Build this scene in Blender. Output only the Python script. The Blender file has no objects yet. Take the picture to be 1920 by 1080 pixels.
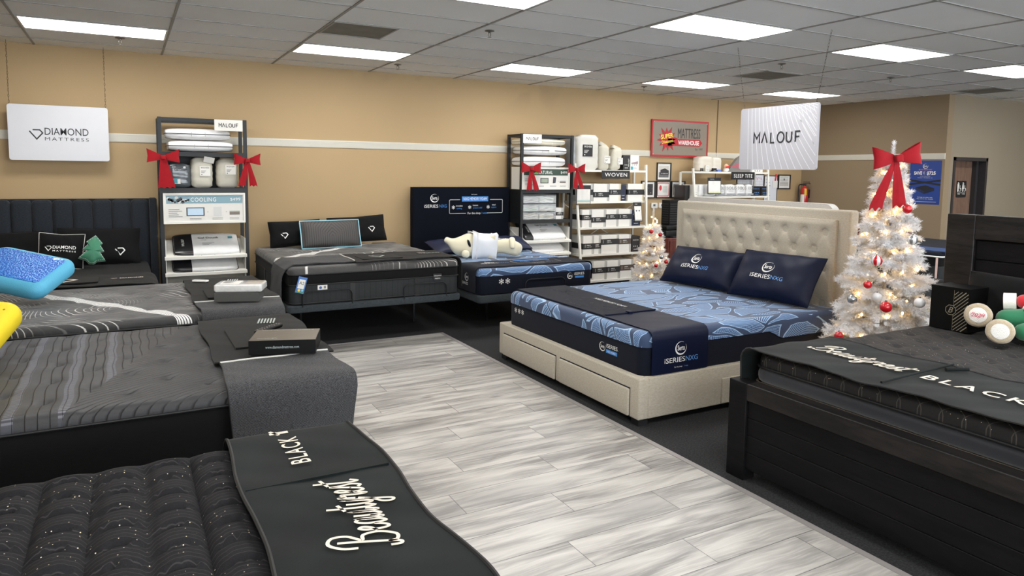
import bpy, math, random
from math import sin, cos, pi, radians, sqrt, floor, exp, atan2
from mathutils import Vector, Matrix
random.seed(7)
SC = bpy.context.scene
COL = SC.collection
# ------------------------------------------------------------------ camera, world, exposure
cam_data = bpy.data.cameras.new('camera')
cam = bpy.data.objects.new('camera', cam_data); COL.objects.link(cam)
_r = Vector((0.87992737, -0.47495464, 0.0120792)); _u = Vector((0.03379143, 0.08792312, 0.99555395)); _f = Vector((0.47390501, 0.875607, -0.09341535))
cam.matrix_world = Matrix(((_r.x, _u.x, -_f.x, 0), (_r.y, _u.y, -_f.y, 0), (_r.z, _u.z, -_f.z, 1.76), (0, 0, 0, 1)))
cam_data.sensor_width = 36; cam_data.sensor_fit = 'HORIZONTAL'
cam_data.lens = 36*1304.8/1920
cam_data.shift_x = 18/1920
cam_data.shift_y = -95/1920
cam_data.clip_start = 0.05; cam_data.clip_end = 60
SC.camera = cam
world = bpy.data.worlds.new('world'); SC.world = world; world.use_nodes = True
world.node_tree.nodes['Background'].inputs[0].default_value = (0.88, 0.94, 1, 1)
world.node_tree.nodes['Background'].inputs[1].default_value = 6.0
SC.view_settings.view_transform = 'Standard'; SC.view_settings.look = 'None'
SC.view_settings.gamma = 1; SC.view_settings.use_curve_mapping = False
SC.view_settings.exposure = 0.36
LAMP = 13.0          # emission strength of the troffer diffusers
ZC = 3.05; WY = 9.01; RX = 11.335; FY = 6.37; LX = -2.6; BY = -5.0; EX = 15.5
# ------------------------------------------------------------------ node helpers
class NT:
    def __init__(s, m):
        m.use_nodes = True; s.t = m.node_tree; s.b = s.t.nodes['Principled BSDF']; s.out = s.t.nodes['Material Output']
    def n(s, k, **kw):
        d = s.t.nodes.new(k)
        for a, v in kw.items(): setattr(d, a, v)
        return d
    def set(s, sock, v):
        if isinstance(v, bpy.types.NodeSocket): s.t.links.new(v, sock)
        elif isinstance(v, (tuple, list)) and sock.type == 'RGBA' and len(v) == 3: sock.default_value = (*v, 1)
        else: sock.default_value = v
    def m(s, op, a, b=0.0, c=0.0):
        d = s.n('ShaderNodeMath', operation=op); s.set(d.inputs[0], a); s.set(d.inputs[1], b); s.set(d.inputs[2], c); return d.outputs[0]
    def add(s, a, b): return s.m('ADD', a, b)
    def sub(s, a, b): return s.m('SUBTRACT', a, b)
    def mul(s, a, b): return s.m('MULTIPLY', a, b)
    def gt(s, a, b): return s.m('GREATER_THAN', a, b)
    def lt(s, a, b): return s.m('LESS_THAN', a, b)
    def ss(s, v, a, b, lo=0.0, hi=1.0):
        d = s.n('ShaderNodeMapRange', interpolation_type='SMOOTHSTEP'); s.set(d.inputs[0], v)
        for i, x in zip((1, 2, 3, 4), (a, b, lo, hi)): s.set(d.inputs[i], x)
        return d.outputs[0]
    def co(s, kind='Object'): return s.n('ShaderNodeTexCoord').outputs[kind]
    def sep(s, v):
        d = s.n('ShaderNodeSeparateXYZ'); s.set(d.inputs[0], v); return d.outputs
    def comb(s, x, y, z=0.0):
        d = s.n('ShaderNodeCombineXYZ'); s.set(d.inputs[0], x); s.set(d.inputs[1], y); s.set(d.inputs[2], z); return d.outputs[0]
    def mapv(s, v, sc=(1, 1, 1), rot=(0, 0, 0), loc=(0, 0, 0)):
        d = s.n('ShaderNodeMapping'); s.set(d.inputs[0], v); d.inputs['Scale'].default_value = sc; d.inputs['Rotation'].default_value = rot; d.inputs['Location'].default_value = loc; return d.outputs[0]
    def noise(s, v, sc=5.0, det=2.0, dist=0.0, col=False):
        d = s.n('ShaderNodeTexNoise'); s.set(d.inputs['Vector'], v); d.inputs['Scale'].default_value = sc; d.inputs['Detail'].default_value = det; d.inputs['Distortion'].default_value = dist
        return d.outputs['Color' if col else 'Fac']
    def wn(s, v):
        d = s.n('ShaderNodeTexWhiteNoise', noise_dimensions='3D'); s.set(d.inputs['Vector'], v); return d.outputs
    def vor(s, v, sc=5.0, feat='F1', rnd=1.0):
        d = s.n('ShaderNodeTexVoronoi', feature=feat); s.set(d.inputs['Vector'], v); d.inputs['Scale'].default_value = sc; d.inputs['Randomness'].default_value = rnd; return d.outputs
    def mix(s, f, a, b):
        d = s.n('ShaderNodeMix', data_type='RGBA'); s.set(d.inputs[0], f); s.set(d.inputs[6], a); s.set(d.inputs[7], b); return d.outputs[2]
    def col(s, v): s.set(s.b.inputs['Base Color'], v)
    def bump(s, h, st=0.3, dist=0.01):
        d = s.n('ShaderNodeBump'); s.set(d.inputs['Height'], h); d.inputs['Strength'].default_value = st; d.inputs['Distance'].default_value = dist
        s.t.links.new(d.outputs[0], s.b.inputs['Normal']); return d
def sr(*c):   # sRGB 0-255 -> linear
    return tuple(((x/255)/12.92 if x <= 10 else ((x/255+0.055)/1.055)**2.4) for x in c)
MATS = {}
def mat(name, c, rough=0.6, metal=0.0, vary=0.0, vs=8.0, bump=0.0, bs=200.0, weave=0.0, ws=500.0, sheen=0.0, coat=0.0, spec=0.5, emit=None, es=1.0, alpha=1.0, trans=0.0, stretch=(1, 1, 1)):
    if name in MATS: return MATS[name]
    m = bpy.data.materials.new(name); t = NT(m); MATS[name] = m
    c = tuple(c)
    t.b.inputs['Roughness'].default_value = rough; t.b.inputs['Metallic'].default_value = metal
    t.b.inputs['Specular IOR Level'].default_value = spec
    t.b.inputs['Sheen Weight'].default_value = sheen; t.b.inputs['Coat Weight'].default_value = coat
    t.b.inputs['Alpha'].default_value = alpha; t.b.inputs['Transmission Weight'].default_value = trans
    v = t.mapv(t.co(), stretch)
    nz = t.noise(v, vs, 3)
    k = vary if vary else 0.03
    t.col(t.mix(nz, tuple(x*(1-k) for x in c), tuple(min(1, x*(1+k)) for x in c)))
    if bump or weave:
        h = t.noise(v, bs, 2)
        if weave:
            o = t.sep(t.co())
            a = t.m('SINE', t.mul(t.add(o[0], o[1]), ws)); b = t.m('SINE', t.mul(t.add(o[2], t.sub(o[0], o[1])), ws))
            h = t.add(t.mul(t.mul(a, b), weave), t.mul(h, bump))
            t.bump(h, 0.5, 0.002)
        else: t.bump(h, bump, 0.004)
    if emit:
        t.set(t.b.inputs['Emission Color'], tuple(emit)); t.b.inputs['Emission Strength'].default_value = es
    return m
# ------------------------------------------------------------------ mesh builder
TXT = {}
def text_data(s, shear=0.0, bold=0.0, space=1.0):
    k = (s, shear, bold, space)
    if k not in TXT:
        cu = bpy.data.curves.new('t', 'FONT'); cu.body = s; cu.size = 1; cu.shear = shear; cu.offset = bold; cu.space_character = space; cu.resolution_u = 3
        cu.fill_mode = 'FRONT'
        o = bpy.data.objects.new('t', cu); COL.objects.link(o)
        dg = bpy.context.evaluated_depsgraph_get(); me = bpy.data.meshes.new_from_object(o.evaluated_get(dg))
        v = [(p.co.x, p.co.y) for p in me.vertices]; f = [tuple(p.vertices) for p in me.polygons]
        bpy.data.objects.remove(o); bpy.data.curves.remove(cu); bpy.data.meshes.remove(me)
        TXT[k] = (v, f)
    return TXT[k]
def flat(o, xd, yd, off=0.002):
    o = Vector(o); xd = Vector(xd).normalized(); yd = Vector(yd).normalized(); n = xd.cross(yd)
    return lambda x, y, h=0.0: o + xd*x + yd*y + n*(off+h)
def catmull(P, n=6):
    out = []
    for i in range(len(P)-1):
        a = P[max(i-1, 0)]; b = P[i]; c = P[i+1]; d = P[min(i+2, len(P)-1)]
        for j in range(n):
            t = j/n
            out.append(tuple(0.5*((2*b[k])+(-a[k]+c[k])*t+(2*a[k]-5*b[k]+4*c[k]-d[k])*t*t+(-a[k]+3*b[k]-3*c[k]+d[k])*t**3) for k in range(len(b))))
    out.append(tuple(P[-1])); return out
class MB:
    def __init__(s, parent=None):
        s.v = []; s.f = []; s.mi = []; s.p = parent; s.M = None; s.m = 0
        s.off = Vector(parent.get('_o', (0, 0, 0))) if parent is not None else Vector((0, 0, 0))
    def av(s, pts):
        b = len(s.v)
        for p in pts:
            p = Vector(p)
            if s.M is not None: p = s.M @ p
            s.v.append(p - s.off)
        return b
    def af(s, faces, b=0, m=None):
        for f in faces:
            s.f.append(tuple(i+b for i in f)); s.mi.append(s.m if m is None else m)
    def box(s, x0, x1, y0, y1, z0, z1, m=None):
        b = s.av([(x, y, z) for z in (z0, z1) for y in (y0, y1) for x in (x0, x1)])
        s.af([(0, 2, 3, 1), (4, 5, 7, 6), (0, 1, 5, 4), (2, 6, 7, 3), (0, 4, 6, 2), (1, 3, 7, 5)], b, m); return s
    def rings(s, R, cap=True, closed=True, m=None):
        n = len(R[0]); b = s.av([p for r in R for p in r]); F = []
        for i in range(len(R)-1):
            for j in range(n if closed else n-1):
                k = (j+1) % n; F.append((i*n+j, i*n+k, (i+1)*n+k, (i+1)*n+j))
        if cap:
            F.append(tuple(range(n))[::-1]); F.append(tuple((len(R)-1)*n+j for j in range(n)))
        s.af(F, b, m); return s
    def rbox(s, x0, x1, y0, y1, z0, z1, rc=0.03, re=0.02, ns=4, nc=5, m=None):
        rc = min(rc, (x1-x0)/2-1e-4, (y1-y0)/2-1e-4); re = min(re, (z1-z0)/2-1e-5, rc if rc < re else re)
        def ring(ins, z):
            r = max(rc-ins, 1e-4); P = []
            for cx, cy, a0 in ((x1-rc, y1-rc, 0), (x0+rc, y1-rc, pi/2), (x0+rc, y0+rc, pi), (x1-rc, y0+rc, 1.5*pi)):
                for i in range(nc+1):
                    a = a0+pi/2*i/nc; P.append((cx+r*cos(a), cy+r*sin(a), z))
            return P
        R = []
        for i in range(ns+1):
            a = pi/2*i/ns; R.append(ring(re*(1-sin(a)), z0+re*(1-cos(a))))
        for i in range(ns+1):
            a = pi/2*i/ns; R.append(ring(re*(1-cos(a)), z1-re*(1-sin(a))))
        return s.rings(R, m=m)
    def tube(s, P, r, n=8, closed=False, m=None, cap=True):
        P = [Vector(p) for p in P]; R = []; N = len(P)
        up = Vector((0, 0, 1)); last = None
        for i, p in enumerate(P):
            if closed: t = P[(i+1) % N]-P[i-1]
            else: t = P[min(i+1, N-1)]-P[max(i-1, 0)]
            t.normalize()
            if last is None:
                a = t.cross(up)
                if a.length < 1e-3: a = t.cross(Vector((1, 0, 0)))
            else: a = last - t*last.dot(t)
            a.normalize(); last = a; c = t.cross(a)
            rr = r[i] if isinstance(r, (list, tuple)) else r
            R.append([p+a*rr*cos(2*pi*j/n)+c*rr*sin(2*pi*j/n) for j in range(n)])
        if closed: R.append(R[0]); cap = False
        return s.rings(R, cap=cap, m=m)
    def lathe(s, prof, c=(0, 0, 0), n=20, m=None, cap=True):
        return s.rings([[(c[0]+r*cos(2*pi*j/n), c[1]+r*sin(2*pi*j/n), c[2]+z) for j in range(n)] for r, z in prof], m=m, cap=cap)
    def cyl(s, a, b, r, n=12, m=None): return s.tube([a, b], r, n, m=m)
    def sphere(s, c, r, n=12, sc=(1, 1, 1), m=None):
        k = n//2+1
        return s.rings([[(c[0]+sc[0]*r*max(sin(pi*i/k), 1e-3)*cos(2*pi*j/n), c[1]+sc[1]*r*max(sin(pi*i/k), 1e-3)*sin(2*pi*j/n), c[2]-sc[2]*r*cos(pi*i/k)) for j in range(n)] for i in range(k+1)], m=m)
    def grid(s, fn, nu, nv, m=None, flip=False):
        b = s.av([fn(i/nu, j/nv) for i in range(nu+1) for j in range(nv+1)]); F = []
        for i in range(nu):
            for j in range(nv):
                q = (i*(nv+1)+j, (i+1)*(nv+1)+j, (i+1)*(nv+1)+j+1, i*(nv+1)+j+1)
                F.append(q[::-1] if flip else q)
        s.af(F, b, m); return s
    def prism(s, poly, pl, h0, h1, m=None):     # poly in the plane of pl, extruded from h0 to h1
        n = len(poly); b = s.av([pl(x, y, h0) for x, y in poly]+[pl(x, y, h1) for x, y in poly])
        s.af([tuple(range(n))[::-1], tuple(range(n, 2*n))]+[(i, (i+1) % n, n+(i+1) % n, n+i) for i in range(n)], b, m); return s
    def poly(s, pts, pl, h=0.0, m=None):
        b = s.av([pl(x, y, h) for x, y in pts]); s.af([tuple(range(len(pts)))], b, m); return s
    def rect(s, x0, x1, y0, y1, pl, h=0.0, m=None, n=1):
        for i in range(n):
            a = x0+(x1-x0)*i/n; c = x0+(x1-x0)*(i+1)/n; s.poly([(a, y0), (c, y0), (c, y1), (a, y1)], pl, h, m)
        return s
    def text(s, t, h, pl, x=0.0, y=0.0, al='C', w=None, shear=0.0, bold=0.0, space=1.0, hh=0.0, m=None):
        v, f = text_data(t, shear, bold, space)
        if not v: return s
        k = h/0.7; x0 = min(p[0] for p in v); x1 = max(p[0] for p in v); kx = k if w is None else w/(x1-x0)
        ox = {'C': (x0+x1)/2, 'L': x0, 'R': x1}[al]
        b = s.av([pl(x+(p[0]-ox)*kx, y+p[1]*k, hh) for p in v]); s.af(f, b, m); return s
    def stroke(s, P, w, pl, closed=False, h=0.0, m=None):
        P = [Vector((p[0], p[1])) for p in P]; N = len(P); L = []; R = []
        for i in range(N):
            a = P[i-1] if (i or closed) else P[i]; c = P[(i+1) % N] if (i < N-1 or closed) else P[i]
            d1 = (P[i]-a); d2 = (c-P[i]); d1 = d1.normalized() if d1.length > 1e-9 else d2.normalized(); d2 = d2.normalized() if d2.length > 1e-9 else d1
            t = d1+d2; t = t.normalized() if t.length > 1e-6 else d1; nn = Vector((-t.y, t.x))
            k = 1/max(0.4, abs(nn.dot(Vector((-d1.y, d1.x)))))
            ww = w[i] if isinstance(w, (list, tuple)) else w
            L.append(P[i]+nn*ww/2*k); R.append(P[i]-nn*ww/2*k)
        b = s.av([pl(p.x, p.y, h) for p in L]+[pl(p.x, p.y, h) for p in R])
        s.af([(i, N+i, N+(i+1) % N, (i+1) % N) for i in range(N if closed else N-1)], b, m); return s
    def ring2(s, cx, cy, r, w, pl, a0=0, a1=2*pi, n=28, h=0.0, m=None):
        return s.stroke([(cx+r*cos(a0+(a1-a0)*i/n), cy+r*sin(a0+(a1-a0)*i/n)) for i in range(n+1)], w, pl, h=h, m=m)
    def disc(s, cx, cy, r, pl, n=20, h=0.0, m=None, sy=1):
        return s.poly([(cx+r*cos(2*pi*i/n), cy+r*sy*sin(2*pi*i/n)) for i in range(n)], pl, h, m)
    def build(s, name, mats, smooth=35, label=None):
        me = bpy.data.meshes.new(name)
        me.from_pydata([tuple(p) for p in s.v], [], s.f); me.validate(verbose=False)
        mats = mats if isinstance(mats, (list, tuple)) else [mats]
        for m in mats: me.materials.append(m)
        if len(me.polygons) == len(s.mi): me.polygons.foreach_set('material_index', s.mi)
        if smooth:
            me.polygons.foreach_set('use_smooth', [True]*len(me.polygons))
            me.set_sharp_from_angle(angle=radians(smooth))
        o = bpy.data.objects.new(name, me); COL.objects.link(o)
        if s.p is not None:
            o.parent = s.p
            if '_w' in s.p: pass
        if label: o['label'] = label
        return o
def thing(name, label, cat, loc=(0, 0, 0), group=None):
    o = bpy.data.objects.new(name, None); COL.objects.link(o); o.location = loc; o.empty_display_size = 0.1
    o['label'] = label; o['category'] = cat; o['_o'] = tuple(float(x) for x in loc)
    if group: o['group'] = group
    return o
def solo(mb, loc, name, label, cat, mats, group=None, smooth=35):   # a thing that is one mesh, origin at loc
    loc = Vector(loc); mb.v = [p-loc for p in mb.v]; mb.p = None
    o = mb.build(name, mats, smooth); o.location = loc; o['label'] = label; o['category'] = cat; o['_o'] = tuple(loc)
    if group: o['group'] = group
    return o
def sub(o, base):     # o: a built part; a builder for sub-parts in the same coordinates
    o['_o'] = tuple(base.get('_o', (0, 0, 0))); return o
def struct(mb, name, mats, smooth=None):
    o = mb.build(name, mats, smooth or 0); o['kind'] = 'structure'; return o
def copy_tree(o, loc=None, rotz=None, label=None, scale=None):
    c = o.copy(); COL.objects.link(c)
    if loc is not None: c.location = loc
    if rotz is not None: c.rotation_euler = (c.rotation_euler[0], c.rotation_euler[1], rotz)
    if label: c['label'] = label
    if scale is not None: c.scale = scale
    def rec(a, b):
        for ch in list(a.children):
            if ch.parent is not a: continue
            d = ch.copy(); COL.objects.link(d); d.parent = b; rec(ch, d)
    rec(o, c); return c
def finish():
    for o in SC.objects:
        for k in ('_o', '_w'):
            if k in o: del o[k]
# ------------------------------------------------------------------ setting materials
def m_ceiling():
    m = bpy.data.materials.new('ceiling_tile'); t = NT(m); v = t.co()
    n1 = t.noise(v, 260, 2); n2 = t.noise(v, 0.9, 3)
    o = t.sep(v)
    cx = t.m('FLOOR', t.m('DIVIDE', t.add(o[0], 0.80467), 1.2192)); cy = t.m('FLOOR', t.m('DIVIDE', t.sub(o[1], 8.59033), 0.6096))
    w = t.wn(t.comb(cx, cy, 1.0))[0]
    base = t.mix(w, sr(236, 237, 236), sr(244, 245, 244)); t.col(t.mix(t.mul(n2, 0.25), base, sr(196, 190, 178)))
    t.b.inputs['Roughness'].default_value = 0.95
    t.bump(n1, 0.35, 0.003); return m
def m_wall(nm='tan_wall_paint', ca=sr(168, 143, 106), cb=sr(178, 152, 113)):
    m = bpy.data.materials.new(nm); t = NT(m); v = t.co()
    o = t.sep(v)
    n = t.noise(v, 0.7, 3)
    base = t.mix(n, ca, cb)
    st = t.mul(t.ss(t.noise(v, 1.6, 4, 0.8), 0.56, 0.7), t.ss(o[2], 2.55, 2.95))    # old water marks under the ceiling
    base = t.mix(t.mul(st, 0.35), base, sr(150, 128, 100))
    t.col(base); t.b.inputs['Roughness'].default_value = 0.75
    t.bump(t.noise(v, 180, 3), 0.12, 0.003); return m
def m_vinyl():
    m = bpy.data.materials.new('grey_oak_vinyl_planks'); t = NT(m); o = t.sep(t.co())
    yy = t.m('DIVIDE', t.sub(o[1], 2.17), 0.2325); row = t.m('FLOOR', yy); fy = t.m('FRACT', yy)
    xx = t.m('DIVIDE', t.add(t.sub(o[0], 1.69), t.mul(t.sub(row, 6.0), 0.51)), 1.22); colm = t.m('FLOOR', xx); fx = t.m('FRACT', xx)
    w = t.wn(t.comb(row, colm, 3.0)); ro = t.sep(w[1])
    px = t.add(o[0], t.mul(ro[0], 37.0)); py = t.add(o[1], t.mul(ro[1], 19.0))
    warp = t.mul(t.sub(t.noise(t.comb(t.mul(px, 1.5), t.mul(py, 4.0)), 1.0, 2), 0.5), 0.10)
    g1 = t.noise(t.comb(t.mul(px, 1.3), t.mul(t.add(py, warp), 11.0)), 1.0, 4, 0.5)
    g2 = t.noise(t.comb(t.mul(px, 5.0), t.mul(t.add(py, warp), 90.0)), 1.0, 3)
    g3 = t.noise(t.comb(t.mul(px, 0.8), t.mul(py, 3.2)), 1.0, 2)
    c = t.mix(t.ss(g1, 0.30, 0.68), sr(112, 108, 105), sr(190, 186, 180))
    c = t.mix(t.mul(t.ss(g2, 0.42, 0.75), 0.45), c, sr(214, 211, 205))
    c = t.mix(t.mul(t.ss(g3, 0.52, 0.72), 0.45), c, sr(112, 109, 108))
    kn = t.vor(t.comb(t.mul(px, 0.9), t.mul(py, 3.0)), 1.1)[0]
    c = t.mix(t.ss(kn, 0.085, 0.02, 0.0, 0.8), c, sr(88, 82, 78))
    c = t.mix(t.mul(ro[2], 0.22), c, sr(205, 203, 199))
    ey = t.m('MINIMUM', fy, t.sub(1.0, fy)); ex = t.m('MINIMUM', fx, t.sub(1.0, fx))
    e = t.m('MAXIMUM', t.lt(ey, 0.009), t.lt(ex, 0.0016))
    c = t.mix(t.mul(e, 0.75), c, sr(60, 56, 54))
    t.col(c); t.b.inputs['Roughness'].default_value = 0.38
    t.bump(t.sub(t.mul(g2, 0.3), e), 0.15, 0.002); return m
def m_carpet():
    m = bpy.data.materials.new('charcoal_carpet'); t = NT(m); v = t.co()
    n = t.noise(v, 420, 2); w = t.noise(v, 90, 3)
    t.col(t.mix(t.ss(t.add(t.mul(n, 0.6), t.mul(w, 0.4)), 0.40, 0.68), sr(14, 14, 15), sr(64, 64, 67)))
    t.b.inputs['Roughness'].default_value = 1; t.bump(n, 0.8, 0.01); return m
M_CEIL = m_ceiling(); M_WALL = m_wall(); M_WALLR = m_wall('taupe_wall_paint', sr(134, 116, 92), sr(142, 124, 99)); M_WALLD = m_wall('grey_taupe_wall_paint', sr(132, 121, 104), sr(140, 129, 111)); M_VINYL = m_vinyl(); M_CARPET = m_carpet()  # right and restroom walls get darker, greyer base colours than the back wall
M_TRIMW = mat('white_painted_trim', sr(206, 202, 190), 0.5, vary=0.04, bump=0.1, bs=60)
M_GRID = mat('white_ceiling_grid_metal', sr(150, 149, 145), 0.6)
M_LAMPW = mat('glowing_lamp_diffuser', (1, 1, 1), 0.5, emit=(1.0, 0.985, 0.955), es=LAMP)
M_VENT = mat('grey_vent_mesh', sr(120, 118, 112), 0.7, metal=0.2, vary=0.3, vs=6, bump=0.5, bs=300)
M_BLACK = mat('black_paint', sr(24, 24, 26), 0.5, vary=0.1)
# ------------------------------------------------------------------ room shell
b = MB(); b.box(LX, EX, BY, WY+0.15, -0.1, 0.0); struct(b, 'floor', M_CARPET)
b = MB(); b.box(1.12, 2.955, BY, 6.85, 0.0, 0.006); struct(b, 'trim_1', M_VINYL)
b = MB(); b.box(1.08, 1.12, BY, 6.85, 0.0, 0.009); b.box(2.955, 2.995, BY, 6.85, 0.0, 0.009); b.box(1.08, 2.995, 6.85, 6.875, 0, 0.009)
struct(b, 'trim_2', mat('grey_transition_strip', sr(150, 145, 143), 0.45, metal=0.1))
b = MB(); b.box(LX, EX, BY, WY+0.15, ZC+0.004, ZC+0.15); struct(b, 'ceiling', M_CEIL)
GX = [-0.80467+1.2192*i for i in range(-1, 14)]; GYL = [8.59033-0.6096*k for k in range(0, 22)]
b = MB()
for x in GX:
    b.box(x-0.010, x+0.010, BY, WY, ZC-0.004, ZC+0.004)
for y in GYL:
    b.box(LX, EX, y-0.007, y+0.007, ZC-0.003, ZC+0.004)
struct(b, 'trim_3', M_GRID)
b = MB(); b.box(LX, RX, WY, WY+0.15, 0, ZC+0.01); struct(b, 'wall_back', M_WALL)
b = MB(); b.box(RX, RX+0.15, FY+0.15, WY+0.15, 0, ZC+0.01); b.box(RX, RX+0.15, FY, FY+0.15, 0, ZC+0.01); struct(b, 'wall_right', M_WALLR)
DX0, DX1, DH = 11.56, 12.54, 2.085
b = MB()
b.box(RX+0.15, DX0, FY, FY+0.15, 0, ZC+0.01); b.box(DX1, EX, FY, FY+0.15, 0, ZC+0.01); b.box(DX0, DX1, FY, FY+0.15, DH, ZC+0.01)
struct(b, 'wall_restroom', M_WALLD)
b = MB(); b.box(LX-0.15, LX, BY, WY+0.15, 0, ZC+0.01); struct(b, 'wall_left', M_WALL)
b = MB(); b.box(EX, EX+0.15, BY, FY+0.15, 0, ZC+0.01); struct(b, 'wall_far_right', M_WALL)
b = MB(); b.box(LX, EX, BY-0.15, BY, 0, 0.25); b.box(LX, EX, BY-0.15, BY, 2.85, ZC+0.01)     # unseen open front with mullions, added to let world light in
for i in range(9): b.box(LX+i*2.25, LX+i*2.25+0.08, BY-0.12, BY-0.02, 0.25, 2.85)
struct(b, 'wall_front', mat('storefront_frame', sr(70, 66, 62), 0.5))
# chair rail, five flutes
b = MB()
def rail(b, x0, x1, y0, y1, ax):
    z0, z1 = 2.045, 2.14
    if ax == 'y':
        b.box(x0, x1, WY-0.012, WY, z0, z1)
        for i in range(5):
            z = z0+0.008+i*0.0175; b.box(x0, x1, WY-0.019, WY-0.012, z, z+0.011)
    else:
        b.box(RX-0.012, RX, y0, y1, z0, z1)
        for i in range(5):
            z = z0+0.008+i*0.0175; b.box(RX-0.019, RX-0.012, y0, y1, z, z+0.011)
rail(b, LX, RX, 0, 0, 'y'); rail(b, 0, 0, FY, WY-0.02, 'x'); struct(b, 'trim_4', M_TRIMW)
b = MB()
for x in (8.98, 4.07):
    pass
b.box(LX, RX, WY-0.012, WY, 0, 0.10); b.box(RX-0.012, RX, FY, WY-0.012, 0, 0.10); struct(b, 'baseboard_back', M_BLACK)
# restroom door: metal frame, wood leaf set deep in the recess
M_DFRAME = mat('dark_brown_door_frame', sr(44, 42, 44), 0.45)
def m_wood(name, c0, c1, sx=1.0, sy=1.0, sz=1.0, rough=0.5, k=1.0, bump=0.1):
    if name in MATS: return MATS[name]
    m = bpy.data.materials.new(name); MATS[name] = m; t = NT(m); v = t.mapv(t.co(), (sx, sy, sz))
    g = t.noise(v, 3.0*k, 4, 1.0); h = t.noise(t.mapv(v, (6, 6, 6)), 3.0*k, 3, 0.4)
    t.col(t.mix(t.ss(t.add(t.mul(g, 0.65), t.mul(h, 0.35)), 0.3, 0.7), c0, c1)); t.b.inputs['Roughness'].default_value = rough
    t.bump(h, bump, 0.003); return m
d = MB()
d.box(DX0, DX0+0.055, FY-0.012, FY+0.17, 0, DH); d.box(DX1-0.055, DX1, FY-0.012, FY+0.17, 0, DH); d.box(DX0, DX1, FY-0.012, FY+0.17, DH-0.055, DH)
d.box(DX1-0.12, DX1-0.055, FY+0.10, FY+0.17, 0, DH-0.055)
door = struct(d, 'door_1', M_DFRAME)
dl = MB(door); dl.box(DX0+0.055, DX1-0.055, FY+0.17, FY+0.215, 0.01, DH-0.03); lf = dl.build('door_leaf', m_wood('brown_laminate_door', sr(92, 70, 58), sr(122, 96, 80), 9, 9, 0.7), 0)
sg = MB(door); _pl = flat((DX0+0.585, FY+0.17, 1.57), (1, 0, 0), (0, 0, 1), 0.0); pl = lambda x, y, h=0.0: _pl(x*1.35, y*1.05, h)
def rrect(x0, x1, y0, y1, r, n=4):
    P = []
    for cx, cy, a0 in ((x1-r, y1-r, 0), (x0+r, y1-r, pi/2), (x0+r, y0+r, pi), (x1-r, y0+r, 1.5*pi)):
        for i in range(n+1): P.append((cx+r*cos(a0+pi/2*i/n), cy+r*sin(a0+pi/2*i/n)))
    return P
sg.prism(rrect(-0.105, 0.105, -0.13, 0.13, 0.015), pl, 0, 0.006, 0)
for k, dx in ((0, -0.052), (1, 0.052)):
    sg.disc(dx-0.022, 0.095, 0.011, pl, h=0.007, m=1)
    if k == 0: sg.poly([(dx-0.038, 0.08), (dx-0.006, 0.08), (dx-0.008, 0.02), (dx-0.012, -0.04), (dx-0.032, -0.04), (dx-0.036, 0.02)], pl, 0.007, 1)
    else: sg.poly([(dx-0.032, 0.08), (dx-0.012, 0.08), (dx-0.002, 0.0), (dx-0.012, 0.0), (dx-0.014, -0.04), (dx-0.03, -0.04), (dx-0.032, 0.0), (dx-0.042, 0.0)], pl, 0.007, 1)
    sg.disc(dx+0.018, 0.05, 0.007, pl, h=0.007, m=1); sg.stroke([(dx+0.018, 0.042), (dx+0.02, 0.012), (dx+0.038, 0.01), (dx+0.044, -0.02)], 0.008, pl, h=0.007, m=1)
    sg.ring2(dx+0.02, -0.018, 0.018, 0.005, pl, -3.4, 0.9, h=0.007, m=1)
    sg.rect(dx+0.0-0.003+0.004, dx+0.004, 0.0, 0.1, pl, 0.007, 1)
sg.rect(-0.09, 0.09, -0.058, -0.054, pl, 0.007, 1)
sg.text('MEN', 0.018, pl, -0.052, -0.085, hh=0.007, m=1); sg.text('WOMEN', 0.018, pl, 0.05, -0.085, hh=0.007, m=1, w=0.06)
sg.build('restroom_sign', [M_BLACK, mat('white_sign_print', sr(225, 225, 220), 0.5)], 0, 'black plastic sign with white restroom pictograms')
hd = MB(door); hd.cyl((DX0+0.13, FY+0.17, 1.0), (DX0+0.13, FY+0.11, 1.0), 0.012); hd.cyl((DX0+0.13, FY+0.115, 1.0), (DX0+0.25, FY+0.115, 1.0), 0.010)
hd.build('door_handle', mat('brushed_metal', sr(170, 170, 168), 0.3, metal=0.9))
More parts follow.
